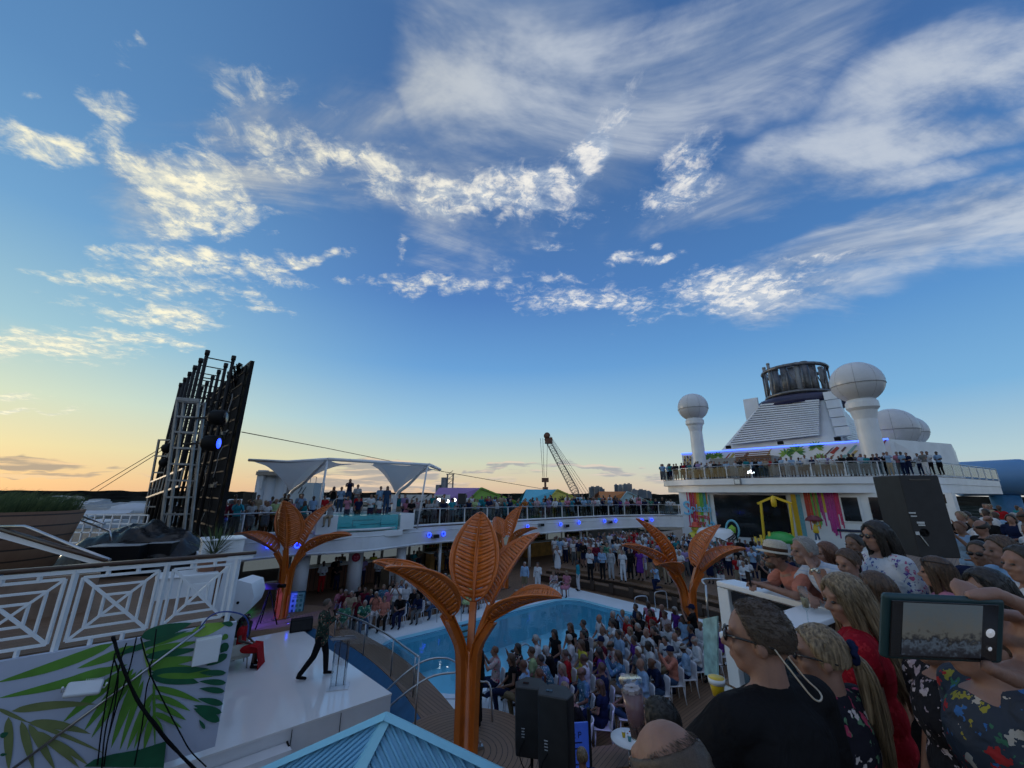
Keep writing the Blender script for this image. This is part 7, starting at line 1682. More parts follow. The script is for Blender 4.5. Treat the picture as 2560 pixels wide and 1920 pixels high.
    hero('woman with curly dark hair partly hidden by the raised phone', 2470, 1480, 2.5, 178, 'long', 'black', 'fair', 'tee', 'beige', w=.95, seed=19, ns=1800, long_L=.25, group=NG)
    hero('person with dark curly hair in white at the right edge', 2556, 1412, 3.0, 170, 'short', 'black', 'fair', 'tee', 'white', seed=21, ns=800, group=NG)
    hero('woman with brown hair and sunglasses on her head near the right edge', 2502, 1378, 3.6, 165, 'bun', 'brown', 'fair', 'tee', 'light blue', w=.92, gl=None, seed=23, ns=400, group=NG)
    hero('man in dark sunglasses and navy top just left of the phone hand', 2450, 1385, 4.1, 200, 'short', 'black', 'tan', 'tee', 'navy', gl='dark', seed=25, ns=400, group=NG)
    hero('woman with brown hair between the grey-haired man and the bun', 2066, 1385, 4.5, 172, 'long', 'auburn', 'fair', 'tee', 'black', w=.92, seed=27, ns=300, group=NG)
    hero('dark-haired man behind the young woman with the bun', 2136, 1362, 4.9, 190, 'short', 'black', 'tan', 'tee', 'black', seed=29, ns=400, group=NG)
    hero('person with loose brown hair in front of the flowered shirt', 2188, 1475, 3.0, 150, 'long', 'brown', 'fair', 'vest', 'white', w=.92, seed=31, ns=500, long_L=.28, group=NG)
    hero('person in black dress with large pale flowers below the raised phone', 2335, 1590, 1.9, 170, 'bun', 'brown', 'fair', 'dress', 'ink floral', w=1.0, fat=1.1, seed=33, ns=200, group=NG)
    hero('person in colourful red and blue flowered dress below the phone', 2440, 1600, 1.55, 165, 'bun', 'brown', 'fair', 'dress', 'wild floral', w=1.1, fat=1.15, seed=35, ns=200, group=NG)
    hero('balding head with thin grey-brown hair at the bottom of the picture', 1672, 1945, 1.12, 128, 'receding', 'brown', 'fair', 'tee', 'grey', seed=37, ns=1500, vox=.008, group=NG)
    hero('dark-haired head behind the balding head', 1650, 1812, 1.9, 125, 'short', 'black', 'fair', 'tee', 'black', seed=39, ns=3500, group=NG)
    # the phone and the hand that holds it
    zc = .55; mw = cam.matrix_world; Rc = mw.to_3x3()
    def cp(px, py, d=zc): x = (px-1280)/FPX; y = -(py-960)/FPX; return mw @ Vector((x*d, y*d, -d))
    ctr = cp(2362,1574); ph = empty('smartphone', ctr); ph.rotation_mode = 'QUATERNION'; ph.rotation_quaternion = (Rc @ Matrix.Rotation(R(-2.5),3,'Z')).to_quaternion(); tag(ph, 'raised smartphone in a teal case filming the scene at the right', 'phone')
    m = MB(); m.box((0,0,-.005), (.172,.093,.012)); m.build('case', mat('case_teal', (.006,.035,.042), .5), ph, bevel=.008)
    sm, nt, p = _mat('phone_screen'); N, L = nt.nodes, nt.links
    tc = N.new('ShaderNodeTexCoord'); sp = N.new('ShaderNodeSeparateXYZ'); L.new(tc.outputs['Object'], sp.inputs[0]); nz = N.new('ShaderNodeTexNoise'); nz.inputs['Scale'].default_value = 160; nz.inputs['Detail'].default_value = 4; L.new(tc.outputs['Object'], nz.inputs['Vector'])
    ma = N.new('ShaderNodeMath'); ma.operation = 'MULTIPLY_ADD'; L.new(nz.outputs['Fac'], ma.inputs[0]); ma.inputs[1].default_value = .045; L.new(sp.outputs[1], ma.inputs[2]); mr = N.new('ShaderNodeMapRange'); mr.inputs[1].default_value = -.035; mr.inputs[2].default_value = .055; L.new(ma.outputs[0], mr.inputs[0])
    rp = N.new('ShaderNodeValToRGB'); L.new(mr.outputs[0], rp.inputs[0]); e = rp.color_ramp.elements
    while len(e) < 6: e.new(.5)
    for el_, (q, c) in zip(e, [(0,(.012,.014,.02)),(.30,(.03,.035,.05)),(.42,(.10,.14,.20)),(.50,(.02,.022,.03)),(.60,(.14,.15,.15)),(1,(.11,.15,.19))]): el_.position = q; el_.color = c+(1,)
    em = N.new('ShaderNodeEmission'); L.new(rp.outputs[0], em.inputs[0]); em.inputs[1].default_value = .36; gl = N.new('ShaderNodeBsdfGlossy'); gl.inputs['Roughness'].default_value = .1; mx = N.new('ShaderNodeMixShader'); mx.inputs[0].default_value = .06; L.new(em.outputs[0], mx.inputs[1]); L.new(gl.outputs[0], mx.inputs[2]); L.new(mx.outputs[0], N['Material Output'].inputs[0])
    m = MB(); m.box((-.004,0,.0022), (.152,.080,.002)); m.build('bezel', BLACKG, ph, bevel=.001); m = MB(); m.box((-.008,.001,.0036), (.112,.074,.001)); m.build('screen', sm, ph)
    m = MB(); m.lathe([(0,.004),(.0065,.0042)], (.060,.0,0), 18); m.build('shutter_button', mat('ui_white', (.5,.5,.52), .4, emit=(.6,.65,.75), es=.35), ph); m = MB(); m.lathe([(0,.0045),(.003,.0046)], (.060,-.022,0), 12); m.build('ui_dot', bpy.data.materials['ui_white'], ph)
    # its owner stands just right of the camera
    J = skel('stand_down'); base = Vector((1.30,-.05,UZ)); h = R(105); Mi = (Matrix.Translation(base) @ Matrix.Rotation(h,4,'Z')).inverted(); L3 = lambda v: Mi @ Vector(v)
    wr = cp(2680,1690,.60); J['haR'] = L3(wr); J['shR'] = Vector(J['shR']); J['elR'] = L3(Vector((wr.x+.16, wr.y-.10, wr.z-.22)))
    mb = MB(); hd = J['haR']; prims = MB(); J2 = dict(J); J2['fistR'] = 1; prims_skin(mb, J2, 1)
    def fc(pts, rs):
        for i in range(len(pts)-1): cap(mb, L3(pts[i]), L3(pts[i+1]), rs[i], rs[i+1], 10)
    palm = cp(2610,1610,.60); fc([wr, palm], [.026,.032]); fc([cp(2640,1560,.60), cp(2600,1660,.60)], [.026,.028])
    fc([cp(2610,1560,.59), cp(2560,1515,.575), cp(2490,1484,.56), cp(2425,1489,.555)], [.0125,.0115,.0105,.009])      # index over the top edge
    fc([cp(2610,1585,.61), cp(2540,1540,.62), cp(2460,1530,.61)], [.012,.011,.009]); fc([cp(2600,1620,.62), cp(2530,1600,.63), cp(2450,1590,.62)], [.012,.011,.009])
    fc([cp(2600,1650,.61), cp(2540,1665,.60), cp(2480,1675,.585)], [.011,.010,.0085])
    fc([cp(2610,1690,.59), cp(2540,1700,.56), cp(2470,1668,.535)], [.0135,.012,.010])                              # thumb
    me = remesh(mb, .0062, 4, 'person'); me.materials.append(SKIN['fair']); o = bpy.data.objects.new('person', me); C.objects.link(o); o.location = base; o.rotation_euler = (0,0,h); tag(o, 'person at the right edge whose hand holds up the teal-cased phone', 'person', NG)
    for fn, nm_, cl in ((lambda q: prims_top(q, J, .5), 'shirt', 'white'), (lambda q: prims_bottom(q, J, 1), 'trousers', 'navy')): q = MB(); fn(q); t = remesh(q, .014, 5, nm_); child_ = bpy.data.objects.new(nm_, t); t.materials.append(CLOTH[cl]); C.objects.link(child_); child_.parent = o
    child(hair_mesh('short'), 'hair', o, HAIRM['brown'], J['head'])
    # presenter on the stage, mid-stride with a microphone
    f0, f1 = pz(759,1693,.9), pz(803,1697,.9)
    J = dict(pel=(0,0,.93), belly=(.0,0,1.08), chest=(-.01,0,1.29), neck=(0,0,1.46), head=(.04,0,1.60), shL=(-.01,.18,1.405), hipL=(0,.085,.89), knL=(.12,.09,.49), anL=(.16,.10,.09), toL=(.32,.11,.045), knR=(-.12,-.10,.48), anR=(-.40,-.10,.10), toR=(-.24,-.12,.045), elL=(.10,.24,1.14), haL=(.27,.06,1.30), elR=(.06,-.23,1.13), haR=(.28,-.06,1.28), grip=1.2)
    mid = (f0+f1)/2 + Vector((.1,.05,0)); mid.z = .9+1.60*1.1
    o = hero('bearded presenter in a dark flowered jacket and black trousers striding on the white stage', 0, 0, 0, 12, 'short', 'brown', 'fair', 'long', 'jacket', 'trousers', 'black', J=J, floor=.9, hd_pos=mid+Vector((.05,0,0)), w=1.1, fat=1.1, seed=41, ns=300)
    q = MB(); pel = Vector((0,0,.93)); cap(q, (0,0,1.0), (0,0,.83), .155, .165); t = remesh(q, .015, 5, 'jacket_skirt'); t.materials.append(CLOTH['jacket']); jo = bpy.data.objects.new('jacket_hem', t); C.objects.link(jo); jo.parent = o; jo.scale = (.98,1.12,1)
    q = MB(); ell(q, (.056,0,-.080), (.045,.050,.040)); b = q.build('beard', HAIRM['brown'], o); b.location = Vector(J['head'] if isinstance(J['head'], Vector) else J['head'])
    q = MB(); q.tube([(.29,.0,1.25),(.22,.0,1.42)], .014, 8); ell(q, (.215,0,1.44), (.026,.026,.028)); mc = q.build('microphone', BLACK); mc.matrix_world = o.matrix_basis.copy(); tag(mc, 'black hand microphone held by the presenter on the stage', 'microphone')
    # seated woman in red
    c = pz(592,1672,.9); P = person('sit_lap', c, R(15), '', 'deep', 'bun', 'black', 'dress', 'red', label='person in long red dress seated in the cream armchair at the stage edge')
    q = MB(); q.slab([(.30,-.24,.60),(.50,-.26,.56),(.58,-.25,.25),(.60,-.26,.02)], [(.30,.24,.60),(.50,.26,.56),(.56,.27,.25),(.62,.28,.02)], .05, d=Vector((-.4,0,-.5))); q.build('skirt_drape', CLOTH['red'], P); q = MB(); q.lathe([(.10,.03),(.115,.09),(.085,.15),(.001,.165)], (-.02,0,0), 18); hw = q.build('headwrap', CLOTH['dark floral'], P); hw.location = POSES['sit_lap']['J']['head']
    # person in black behind the trunk of the nearest tree
    q = pz(1192,1842,.46); person('stand_phone', q+Vector((.0,.45,0)), R(175), '', 'fair', 'short', 'black', 'long', 'black', label='person in black standing mostly hidden behind the nearest orange trunk')
    q = pd(1456,1885,7.2); person('stand_down', Vector((q.x,q.y,q.z-1.66)), R(100), '', 'fair', 'short', 'blonde', 'tee', 'navy', label='person with tousled blonde hair at the bottom edge beside the blue sign')
def small_things():
    # round table with cups, bench, blue sign
    c = pz(1573,1845,1.0); e = empty('round_table', (c.x, c.y, 0)); tag(e, 'round white table with paper cups right of the blue sign', 'table'); m = MB(); m.lathe([(.001,.98),(.36,.98),(.36,1.0),(.001,1.0)], n=36); m.build('tabletop', WHITE, e); m = MB(); m.lathe([(.2,0),(.2,.02),(.03,.04),(.03,.98)], n=14); m.build('pedestal', STEEL, e)
    for i, (x, y, cl, lab) in enumerate([(-.10,.03,'yellow_paint','yellow paper cup on the round white table'),(-.02,-.10,'cup_teal','teal paper cup on the round white table')]):
        if cl == 'cup_teal': mat('cup_teal', (.05,.25,.30), .5)
        m = MB(); m.lathe([(.028,0),(.040,.10)], n=16); m.lathe([(.041,.095),(.041,.104),(.001,.100)], n=16, mi=1); o = m.build('paper_cup', [bpy.data.materials[cl], WHITE]); o.location = (c.x+x, c.y+y, 1.0); tag(o, lab, 'cup')
    m = MB(); rn = random.Random(2)
    for k in range(40): ell(m, (rn.gauss(0,.035), rn.gauss(0,.035), .05+rn.gauss(0,.02)), (.018,.018,.012), None, 6, 4)
    o = m.build('red_flowers', mat('petal_red', (.35,.01,.02), .6)); o.location = (c.x+.10, c.y+.02, 1.0); tag(o, 'bunch of dark red flowers on the round white table', 'flowers')
    q = S(8.4,-6.4); m = MB(); m.box((0,0,.24), (1.7,.6,.48)); m.box((0,0,.50), (1.8,.7,.05)); o = m.build('wooden_bench', wood_mat('bench2', (.13,.075,.045), (.20,.12,.075), plank=.09)); o.location = (pz(1520,1895,.5).x, pz(1520,1895,.5).y, 0); o.rotation_euler = (0,0,R(12)); tag(o, 'brown planked bench between the blue sign and the round table', 'bench')
    q = pz(1438,1915,.6); e = empty('blue_sign', (q.x, q.y, 0), R(8)); tag(e, 'bright blue sign with dark blue lettering behind the right pole loudspeaker', 'sign'); m = MB(); m.box((0,0,.75), (.6,.04,1.1)); m.build('board', mat('sign_blue', (.03,.09,.42), .4, emit=(.02,.06,.4), es=.25), e)
    text_mesh('et P', .15, Matrix.Translation((.02,-.024,1.10)) @ Matrix.Rotation(R(90),4,'X'), mat('ink_navy', (.004,.01,.08), .5), 'lettering', e, .003); m = MB(); m.box((.0,-.024,.98), (.30,.006,.02)); m.tube([(.05+.13*math.cos(j*.3),-.026,.76+.13*math.sin(j*.3)) for j in range(21)], .012, 5, closed=True); m.build('emblem', bpy.data.materials['ink_navy'], e); m = MB(); m.box((.31,0,.85), (.05,.07,1.35)); m.build('post', CHARC, e)
    # cups and glasses close by
    p = pd(1792,1706,1.95); e = empty('paper_bucket', p); e.scale = (.62,)*3; tag(e, 'white and yellow paper cup left of the black-shirted man', 'cup'); m = MB(); m.lathe([(.036,-.075),(.052,.03)], n=28); m.build('cup', YELLOW, e); m = MB(); m.lathe([(.053,-.005),(.055,.03),(.051,.028),(.001,.0)], n=28); m.build('rim', WHITE, e)
    p = pd(1581,1735,1.72); e = empty('plastic_cup', p); e.rotation_euler = (R(4),R(-6),0); tag(e, 'tall clear plastic cup with a pink fruity drink held up left of the dark head', 'cup'); m = MB(); m.lathe([(.026,-.14),(.042,.045),(.0435,.048)], n=32); m.build('cup', GLASSC, e); m = MB(); m.lathe([(.026,-.135),(.040,.01),(.001,.012)], n=28); m.build('drink', mat('drink_pink', (.16,.09,.10), .2, alpha=.8), e)
    for k in range(6): m = MB(); a = k*1.1; m.box((math.cos(a)*.018, math.sin(a)*.018, .012), (.022,.022,.02), a); m.build('ice_cube', mat('ice', (.45,.36,.36), .15) if k == 0 else bpy.data.materials['ice'], e)
    p = pd(2022,1560,3.35); e = empty('champagne_flute', p); tag(e, 'tall champagne flute with a red berry on the white ledge', 'glass'); m = MB(); m.lathe([(.034,0),(.004,.006),(.004,.09),(.022,.11),(.030,.26)], n=20); m.build('glass', GLASSC, e); m = MB(); m.lathe([(.020,.115),(.026,.18),(.001,.18)], n=16); m.build('sparkling_drink', mat('champagne', (.35,.30,.18), .2, alpha=.7), e); m = MB(); ell(m, (0,0,.15), (.014,.014,.014)); m.build('berry', RED, e)
    p = pd(1958,1600,2.9); e = empty('water_bottle', p); tag(e, 'clear water bottle with white cap standing on the ledge', 'bottle'); m = MB(); m.lathe([(.030,-.08),(.032,.08),(.014,.14),(.013,.16)], n=20); m.build('bottle', GLASSC, e); m = MB(); m.lathe([(.015,.158),(.015,.178),(.001,.178)], n=16); m.build('bottle_cap', WHITE, e); m = MB(); m.lathe([(.033,-.02),(.0335,.03)], n=20); m.build('label_band', mat('label_teal', (.05,.25,.28), .5), e)
heroes(); small_things()
# ---------------------------------------------------------------- everything beyond the ship
def far_things():
    rn = random.Random(9)
    # silos
    conc = mat('silo_concrete', (.38,.40,.43), .8, var=.08, scale=.05)
    r = empty('silo_group', pd(690,1230,150)); r.location.z = -30; tag(r, 'cluster of tall pale concrete silos behind the canopy', 'silos')
    for i, (x, y, w_, dz) in enumerate([(653,1203,10,0),(664,1203,10,6),(678,1188,18,3),(705,1190,18,5),(725,1192,16,6),(748,1195,20,8)]):
        p = pd(x, y, 150+dz); m = MB(); rad = w_/964*160*.95; m.lathe([(rad, 0), (rad, p.z+30), (.01, p.z+31)], (p.x-r.location.x, p.y-r.location.y, 0), 24, smooth=True); m.build('silo', conc, r)
    p = pd(659,1179,150); m = MB(); m.box((p.x-r.location.x, p.y-r.location.y, p.z+27), (2.4,3,7)); m.build('top_tower', conc, r)
    m = MB(); p = pd(688,1184,150); m.box((p.x-r.location.x, p.y-r.location.y, p.z+30), (12,4,1.4)); m.build('gantry', DSTEEL, r)
    p = pd(773,1222,140); r = empty('plant_building', (p.x, p.y, -30)); tag(r, 'pale square plant building with a slanted two-stroke black emblem', 'building'); m = MB(); m.box((0,0,(p.z+32)/2), (7,8,p.z+32)); m.build('wall', mat('plant_wall', (.30,.36,.40), .7), r); m = MB(); [m.beam((x,-4.06,p.z+28.4),(x+1.1,-4.06,p.z+30.6),.55,.05) for x in (-1.4,-.2)]; m.build('emblem', BLACK, r); m = MB(); m.box((-4.6,0,(p.z+31)/2), (2.6,7,p.z+31)); m.build('side_tower', mat('plant_dark', (.10,.10,.11), .8), r)
    m = MB(); [m.beam((x,-2,p.z+32),(x,-2,p.z+34),.15) for x in (-1,1,3)]; m.beam((-1,-2,p.z+34),(3,-2,p.z+34),.15); m.build('roof_rail', DSTEEL, r)
    # plant with hoppers
    p = pd(1117,1212,170); r = empty('hopper_plant', (p.x, p.y, -30)); tag(r, 'small concrete hopper plant with a steel frame tower left of the purple kiosk', 'building'); z = p.z+30
    m = MB(); m.box((3,0,(z-2)/2), (9,7,z-2)); m.build('block', conc, r); m = MB(); m.lathe([(1.5,0),(1.5,z+3)], (-1,0,0), 14); m.lathe([(1.2,0),(1.2,z)], (-3.5,0,0), 14); m.build('hopper', DSTEEL, r)
    m = MB(); 
    for x in (0,2.4):
        for y in (0,2): m.beam((x,y,z-2),(x,y,z+4.5),.3)
    for k in range(3): m.beam((0,0,z+k*2),(2.4,0,z+2+k*2),.2); m.beam((-.5,0,z+.4+k*2),(3,0,z+.4+k*2),.3)
    m.build('frame_tower', DSTEEL, r)
    # lattice crane
    top, foot = pd(1366,1096,140), pd(1446,1244,140); r = empty('lattice_crane', (foot.x, foot.y, foot.z)); tag(r, 'tall lattice boom crane with a hanging hook block on the horizon', 'crane'); o2 = lambda v: Vector(v)-r.location
    d = top-foot; L_ = d.length; d.normalize(); s = Vector((0,1,0)); u = d.cross(s).normalized(); m = MB(); n = 22
    def w_(t): return lerp(1.25, .7, t) if t > .12 else lerp(.5,1.25,t/.12)
    st = [(1,1),(1,-1),(-1,-1),(-1,1)]; P = [[foot+d*L_*k/n + u*a*w_(k/n) + s*b*w_(k/n) for a, b in st] for k in range(n+1)]
    for k in range(n):
        for q in range(4):
            m.beam(o2(P[k][q]), o2(P[k+1][q]), .15); m.beam(o2(P[k][q]), o2(P[k+1][(q+1)%4]), .08); m.beam(o2(P[k+1][q]), o2(P[k+1][(q+1)%4]), .10)
    m.build('boom', mat('crane_grey', (.10,.10,.10), .6), r)
    m = MB(); m.lathe([(.01,-.9),(1.1,-.9),(1.1,.9),(.01,.9)], n=16, M=Matrix.Translation(o2(top+Vector((.2,0,1)))) @ Matrix.Rotation(R(90),4,'X')); m.box(o2(top+Vector((.8,0,-.8))), (2.6,1.6,2.2)); m.build('boom_head', mat('crane_rust', (.12,.05,.03), .7), r)
    m = MB(); hk = pd(1363,1200,140)
    for x in (-2.2,-1.3,.4): m.tube([o2(top+Vector((x,0,0))), o2(Vector((hk.x+x*.5+.3, hk.y, hk.z+1)))], .07, 4)
    for k in range(4): m.tube([o2(top+Vector((1.5,0,.8-k*.4))), o2(pd(1480-k*9,1243,150))], .08, 4)
    m.build('cables', DSTEEL, r); m = MB(); m.box(o2(hk), (2.4,.8,1.5)); m.beam(o2(hk), o2(hk+Vector((0,0,-3.2))), .7); m.lathe([(.1,-1.2),(.9,-1.0),(1.0,0)], o2(hk+Vector((0,0,-2.4))), 10); m.build('hook_block', bpy.data.materials['crane_rust'], r)
    # kiosks on the far upper deck
    for i, (px, w_, cr, cg, cp_, lab) in enumerate([(1190,5.4,(.24,.13,.34),(.16,.32,.03),(.16,.32,.03),'green kiosk with a purple gabled roof on the far deck'),(1373,4.8,(.06,.36,.50),(.45,.42,.06),(.42,.38,.05),'yellow kiosk with a light blue gabled roof under the crane'),(1546,4.6,(.40,.13,.02),(.30,.46,.50),(.40,.48,.50),'pale kiosk with an orange gabled roof at the right of the far deck')]):
        q = [pd(1182,1255,35.5), pd(1373,1255,45), pd(1546,1252,50)][i]; e = empty('kiosk', (q.x, q.y, UZ), SHIP*0+R(14)); tag(e, lab, 'kiosk', 'gabled kiosks on the far upper deck'); h = [3.0,3.5,3.6][i]; W = w_/2; T = pd([1182,1373,1546][i],[1220,1224,1229][i],q.y).z-UZ
        rm, gm, pm_ = mat('kiosk_roof_%d' % i, cr, .4, var=.05), mat('kiosk_gable_%d' % i, cg, .5, var=.05), mat('kiosk_post_%d' % i, cp_, .5, var=.05); E_ = T-1.35
        m = MB(); Lr = 3.4     # ridge runs away; gable on the right faces us
        m.add([(-W-1.3,-1.6,E_),(-.9,-1.6,E_),(.5,-1.2,T),(-W-.3,-.1,T)], [(0,1,2,3)]); m.add([(-W-.3,-.1,T),(.5,-1.2,T),(1.6,2.4,E_),(-W-.6,3,E_)], [(0,1,2,3)]); m.add([(.5,-1.35,T+.03),(W+1.4,-1.75,E_-.02),(W+1.6,1.5,E_),(.6,1.6,T)], [(0,1,2,3)]); m.build('roof', rm, e)
        m = MB(); m.add([(-.9,-1.62,E_+.02),(W+1.15,-1.62,E_+.02),(.5,-1.3,T-.10)], [(0,1,2)]); m.beam((-1.0,-1.65,E_),(.5,-1.40,T-.0),.12); m.beam((W+1.35,-1.65,E_),(.5,-1.40,T-.0),.12); m.build('gable', gm, e)
        m = MB(); m.box((W*.35+.1,-1.66,E_+.45), (.05,.03,.4)); [m.beam((W*.35+.1,-1.66,E_+.25), (W*.35+.1+math.cos(R(a))*.45,-1.60,E_+.25+math.sin(R(a))*.45), .06) for a in (20,55,90,125,160)]; m.build('sunburst', CHARC, e)
        for x, y in ((-W-.8,-1.4),(0,-1.4),(W+.9,-1.4),(-W-.8,1.4),(W+.9,1.4)): m = MB(); m.tube([(x,y,0),(x,y,E_)], .12, 8); m.build('post', pm_, e)
        m = MB(); m.box((.2,1.3,E_-.2), (W*2+1,.1,.4)); m.box((.2,-1.45,E_-.08), (W*2+2,.1,.16)); m.build('frieze', WHITE2, e)
    # skyline towers
    gl = [mat('tower_glass_%d' % i, c, .5, var=.2, scale=.02) for i, c in enumerate([(.13,.16,.19),(.22,.20,.19),(.09,.12,.16),(.25,.27,.29)])]
    labs = ['brown office tower','dark glass tower','slim pale tower','broad blue-grey tower','stepped grey tower','tall twin-topped tower','low wide block','square pale block']
    for i, (x, yt, w_) in enumerate([(1481,1218,16),(1494,1217,18),(1504,1222,12),(1551,1213,14),(1562,1211,10),(1572,1210,12),(1540,1212,8),(1585,1224,12),(1602,1225,20),(1613,1227,12),(1622,1229,10),(1580,1232,18),(1595,1231,14),(1560,1230,16)]):
        D = 3000+rn.uniform(-150,150); p = pd(x, yt, D); e = empty('tower_block', (p.x, p.y, -30)); wd = w_/964*D*1.02; h = p.z+30
        tag(e, f'{labs[i%8]} on the skyline, {["first","second","third","fourth","fifth","sixth","seventh","eighth","ninth","tenth","eleventh","twelfth","thirteenth","last"][i]} of the far group', 'building', 'skyline towers on the horizon')
        m = MB(); m.box((0,0,h/2), (wd,wd*.7,h)); m.box((0,0,h+3), (wd*.4,wd*.3,8)); m.build('tower', gl[i%4], e); m = MB()
        for k in range(int(h/9)): m.box((0,-wd*.35-1,6+k*9), (wd*.92,1.5,3.2))
        m.build('window_band', gl[2], e)
    # sheds and tanks of the port, each its own
    wm = [mat('shed_white', (.42,.44,.47), .7, var=.1, scale=.05), mat('shed_grey', (.20,.22,.24), .7, var=.2, scale=.05), mat('shed_tan', (.26,.23,.19), .7, var=.2, scale=.05)]
    for i in range(84):
        px = rn.choice([rn.uniform(150,400), rn.uniform(0,380), rn.uniform(590,650), rn.uniform(780,1300), rn.uniform(1300,1700), rn.uniform(900,1640)]); D = rn.choice([rn.uniform(380,800), rn.uniform(800,1900)]) if i > 8 else rn.uniform(260,380)
        p = pd(px, 1240, D); w_, dp, h = rn.uniform(25,70)*(D/700)**.5, rn.uniform(20,45), rn.uniform(6,11)
        e = empty('warehouse', (p.x, p.y, -30), rn.uniform(-.5,.5)); cl = rn.randrange(3)
        side = ['behind the big video wall','beyond the canopy','beyond the kiosks','near the crane'][0 if px < 650 else (1 if px < 1100 else (2 if px < 1400 else 3))]
        dist = 'near' if D < 400 else ('distant' if D < 900 else 'faraway')
        PEOPLE.append((e, f'{dist} {["white","grey","tan"][cl]} port {"dome" if i % 4 == 0 else "shed"} {side}')); e['category'] = 'building'; e['group'] = 'port sheds on the flat land'
        if i % 4 == 0: m = MB(); m.lathe([(w_*.5,0),(w_*.5,h*.6),(w_*.42,h*1.1),(w_*.22,h*1.5),(.01,h*1.65)], n=24); m.build('dome', wm[cl], e)
        else: m = MB(); m.box((0,0,h/2), (w_,dp,h)); m.build('wall', wm[cl], e); m = MB(); m.add([(-w_/2,-dp/2,h),(w_/2,-dp/2,h),(w_/2,0,h*1.3),(-w_/2,0,h*1.3),(-w_/2,dp/2,h),(w_/2,dp/2,h)], [(0,1,2,3),(3,2,5,4),(1,5,2),(0,3,4)]); m.build('roof', wm[(cl+1)%3] if i % 3 else wm[0], e)
    # guy cables across the sky
    for P_, rr, lab in (([(604,1080,16),(819,1121,24),(1100,1178,32)],.02,'long thin cable from the video wall across the canopy top'),([(1102,1178,32),(1220,1199,38),(1420,1233,52)],.025,'long thin cable running down from the canopy to the kiosks'),([(226,1226,24),(390,1128,19),(450,1080,17)],.018,'upper guy cable left of the video wall'),([(245,1227,24),(388,1137,19),(440,1100,17)],.018,'lower guy cable left of the video wall')):
        m = MB(); m.tube([pd(*q) for q in P_], rr, 5); tag(m.build('cable', CHARC), lab, 'cable', 'guy cables')
    # bright lamps on the far deck
    for i, x in enumerate((1097,1119,1136)):
        p = pd(x, 1250+(i==1)*3, 30); e = empty('floodlight', p, R(-90)); tag(e, ['left','middle','right'][i]+' of three bright white lamps on the far deck beside the purple-roofed kiosk', 'lamp', 'bright lamps on the far deck'); m = MB(); m.tube([(-.2,0,0),(0,0,0)], .16, 12); m.build('housing', BLACK, e); m = MB(); m.tube([(0,0,0),(.02,0,0)], .12, 12); m.build('lens', WHITEL, e); m = MB(); m.tube([(-.1,0,-.1),(-.1,0,p.z*-1+UZ)], .03, 6); m.build('stand', BLACK, e)
    for px, py, lab, D in ((1155,1247,'black loudspeaker on a stand in front of the purple-roofed kiosk',29),(623,1247,'black loudspeaker on a stand left of the silos',24)):
        p = pd(px, py, D); e = empty('loudspeaker', (p.x, p.y, UZ)); tag(e, lab, 'loudspeaker'); m = MB(); m.box((0,0,p.z-UZ), (.55,.4,.75)); m.build('cabinet', bpy.data.materials['speaker_paint'], e, bevel=.02); m = MB(); m.tube([(0,0,0),(0,0,p.z-UZ-.3)], .03, 6); m.build('pole', BLACK, e)
    m = MB(); p = pd(1050,1250,31); 
    e = empty('zebra_screen', (p.x, p.y, UZ)); tag(e, 'white screen wall with black tiger stripes behind the canopy', 'screen'); h = p.z-UZ+.4; m.box((0,0,h/2), (4.6,.15,h)); m.build('panel', WHITE, e); m = MB()
    for k in range(34): x, z = rn.uniform(-2.2,2.2), rn.uniform(.3,h-.1); m.tube([(x-.18,-.09,z-.1),(x,-.09,z+.05),(x+.2,-.09,z+.16)], [.01,.045,.01], 4)
    m.build('stripes', BLACK, e)
    # stage glow: the purple-blue lamps that light the left platform and the near seats
    for i, (loc, tgt, col, pw, sz) in enumerate([(S(2.2,-19.6,2.4), S(4.6,-20.5,.5), (.12,.08,1.0), 600, 55), (S(8.2,-5.2,3.2), S(8.9,-7.3,.6), (.25,.18,1.0), 60, 60)]):
        l = bpy.data.lights.new('stage_light', 'SPOT'); l.energy = pw; l.color = col; l.spot_size = R(sz); l.spot_blend = .6; l.shadow_soft_size = .08; o = bpy.data.objects.new('stage_light', l); C.objects.link(o); o.location = loc; o.rotation_euler = (tgt-loc).to_track_quat('-Z','Y').to_euler()
far_things()
PRES = S(3.85,-11.9,.9)
def face(p, jit=0.0, rn=None):
    return math.atan2(PRES.y-p.y, PRES.x-p.x) + (rn.uniform(-jit, jit) if rn else 0)
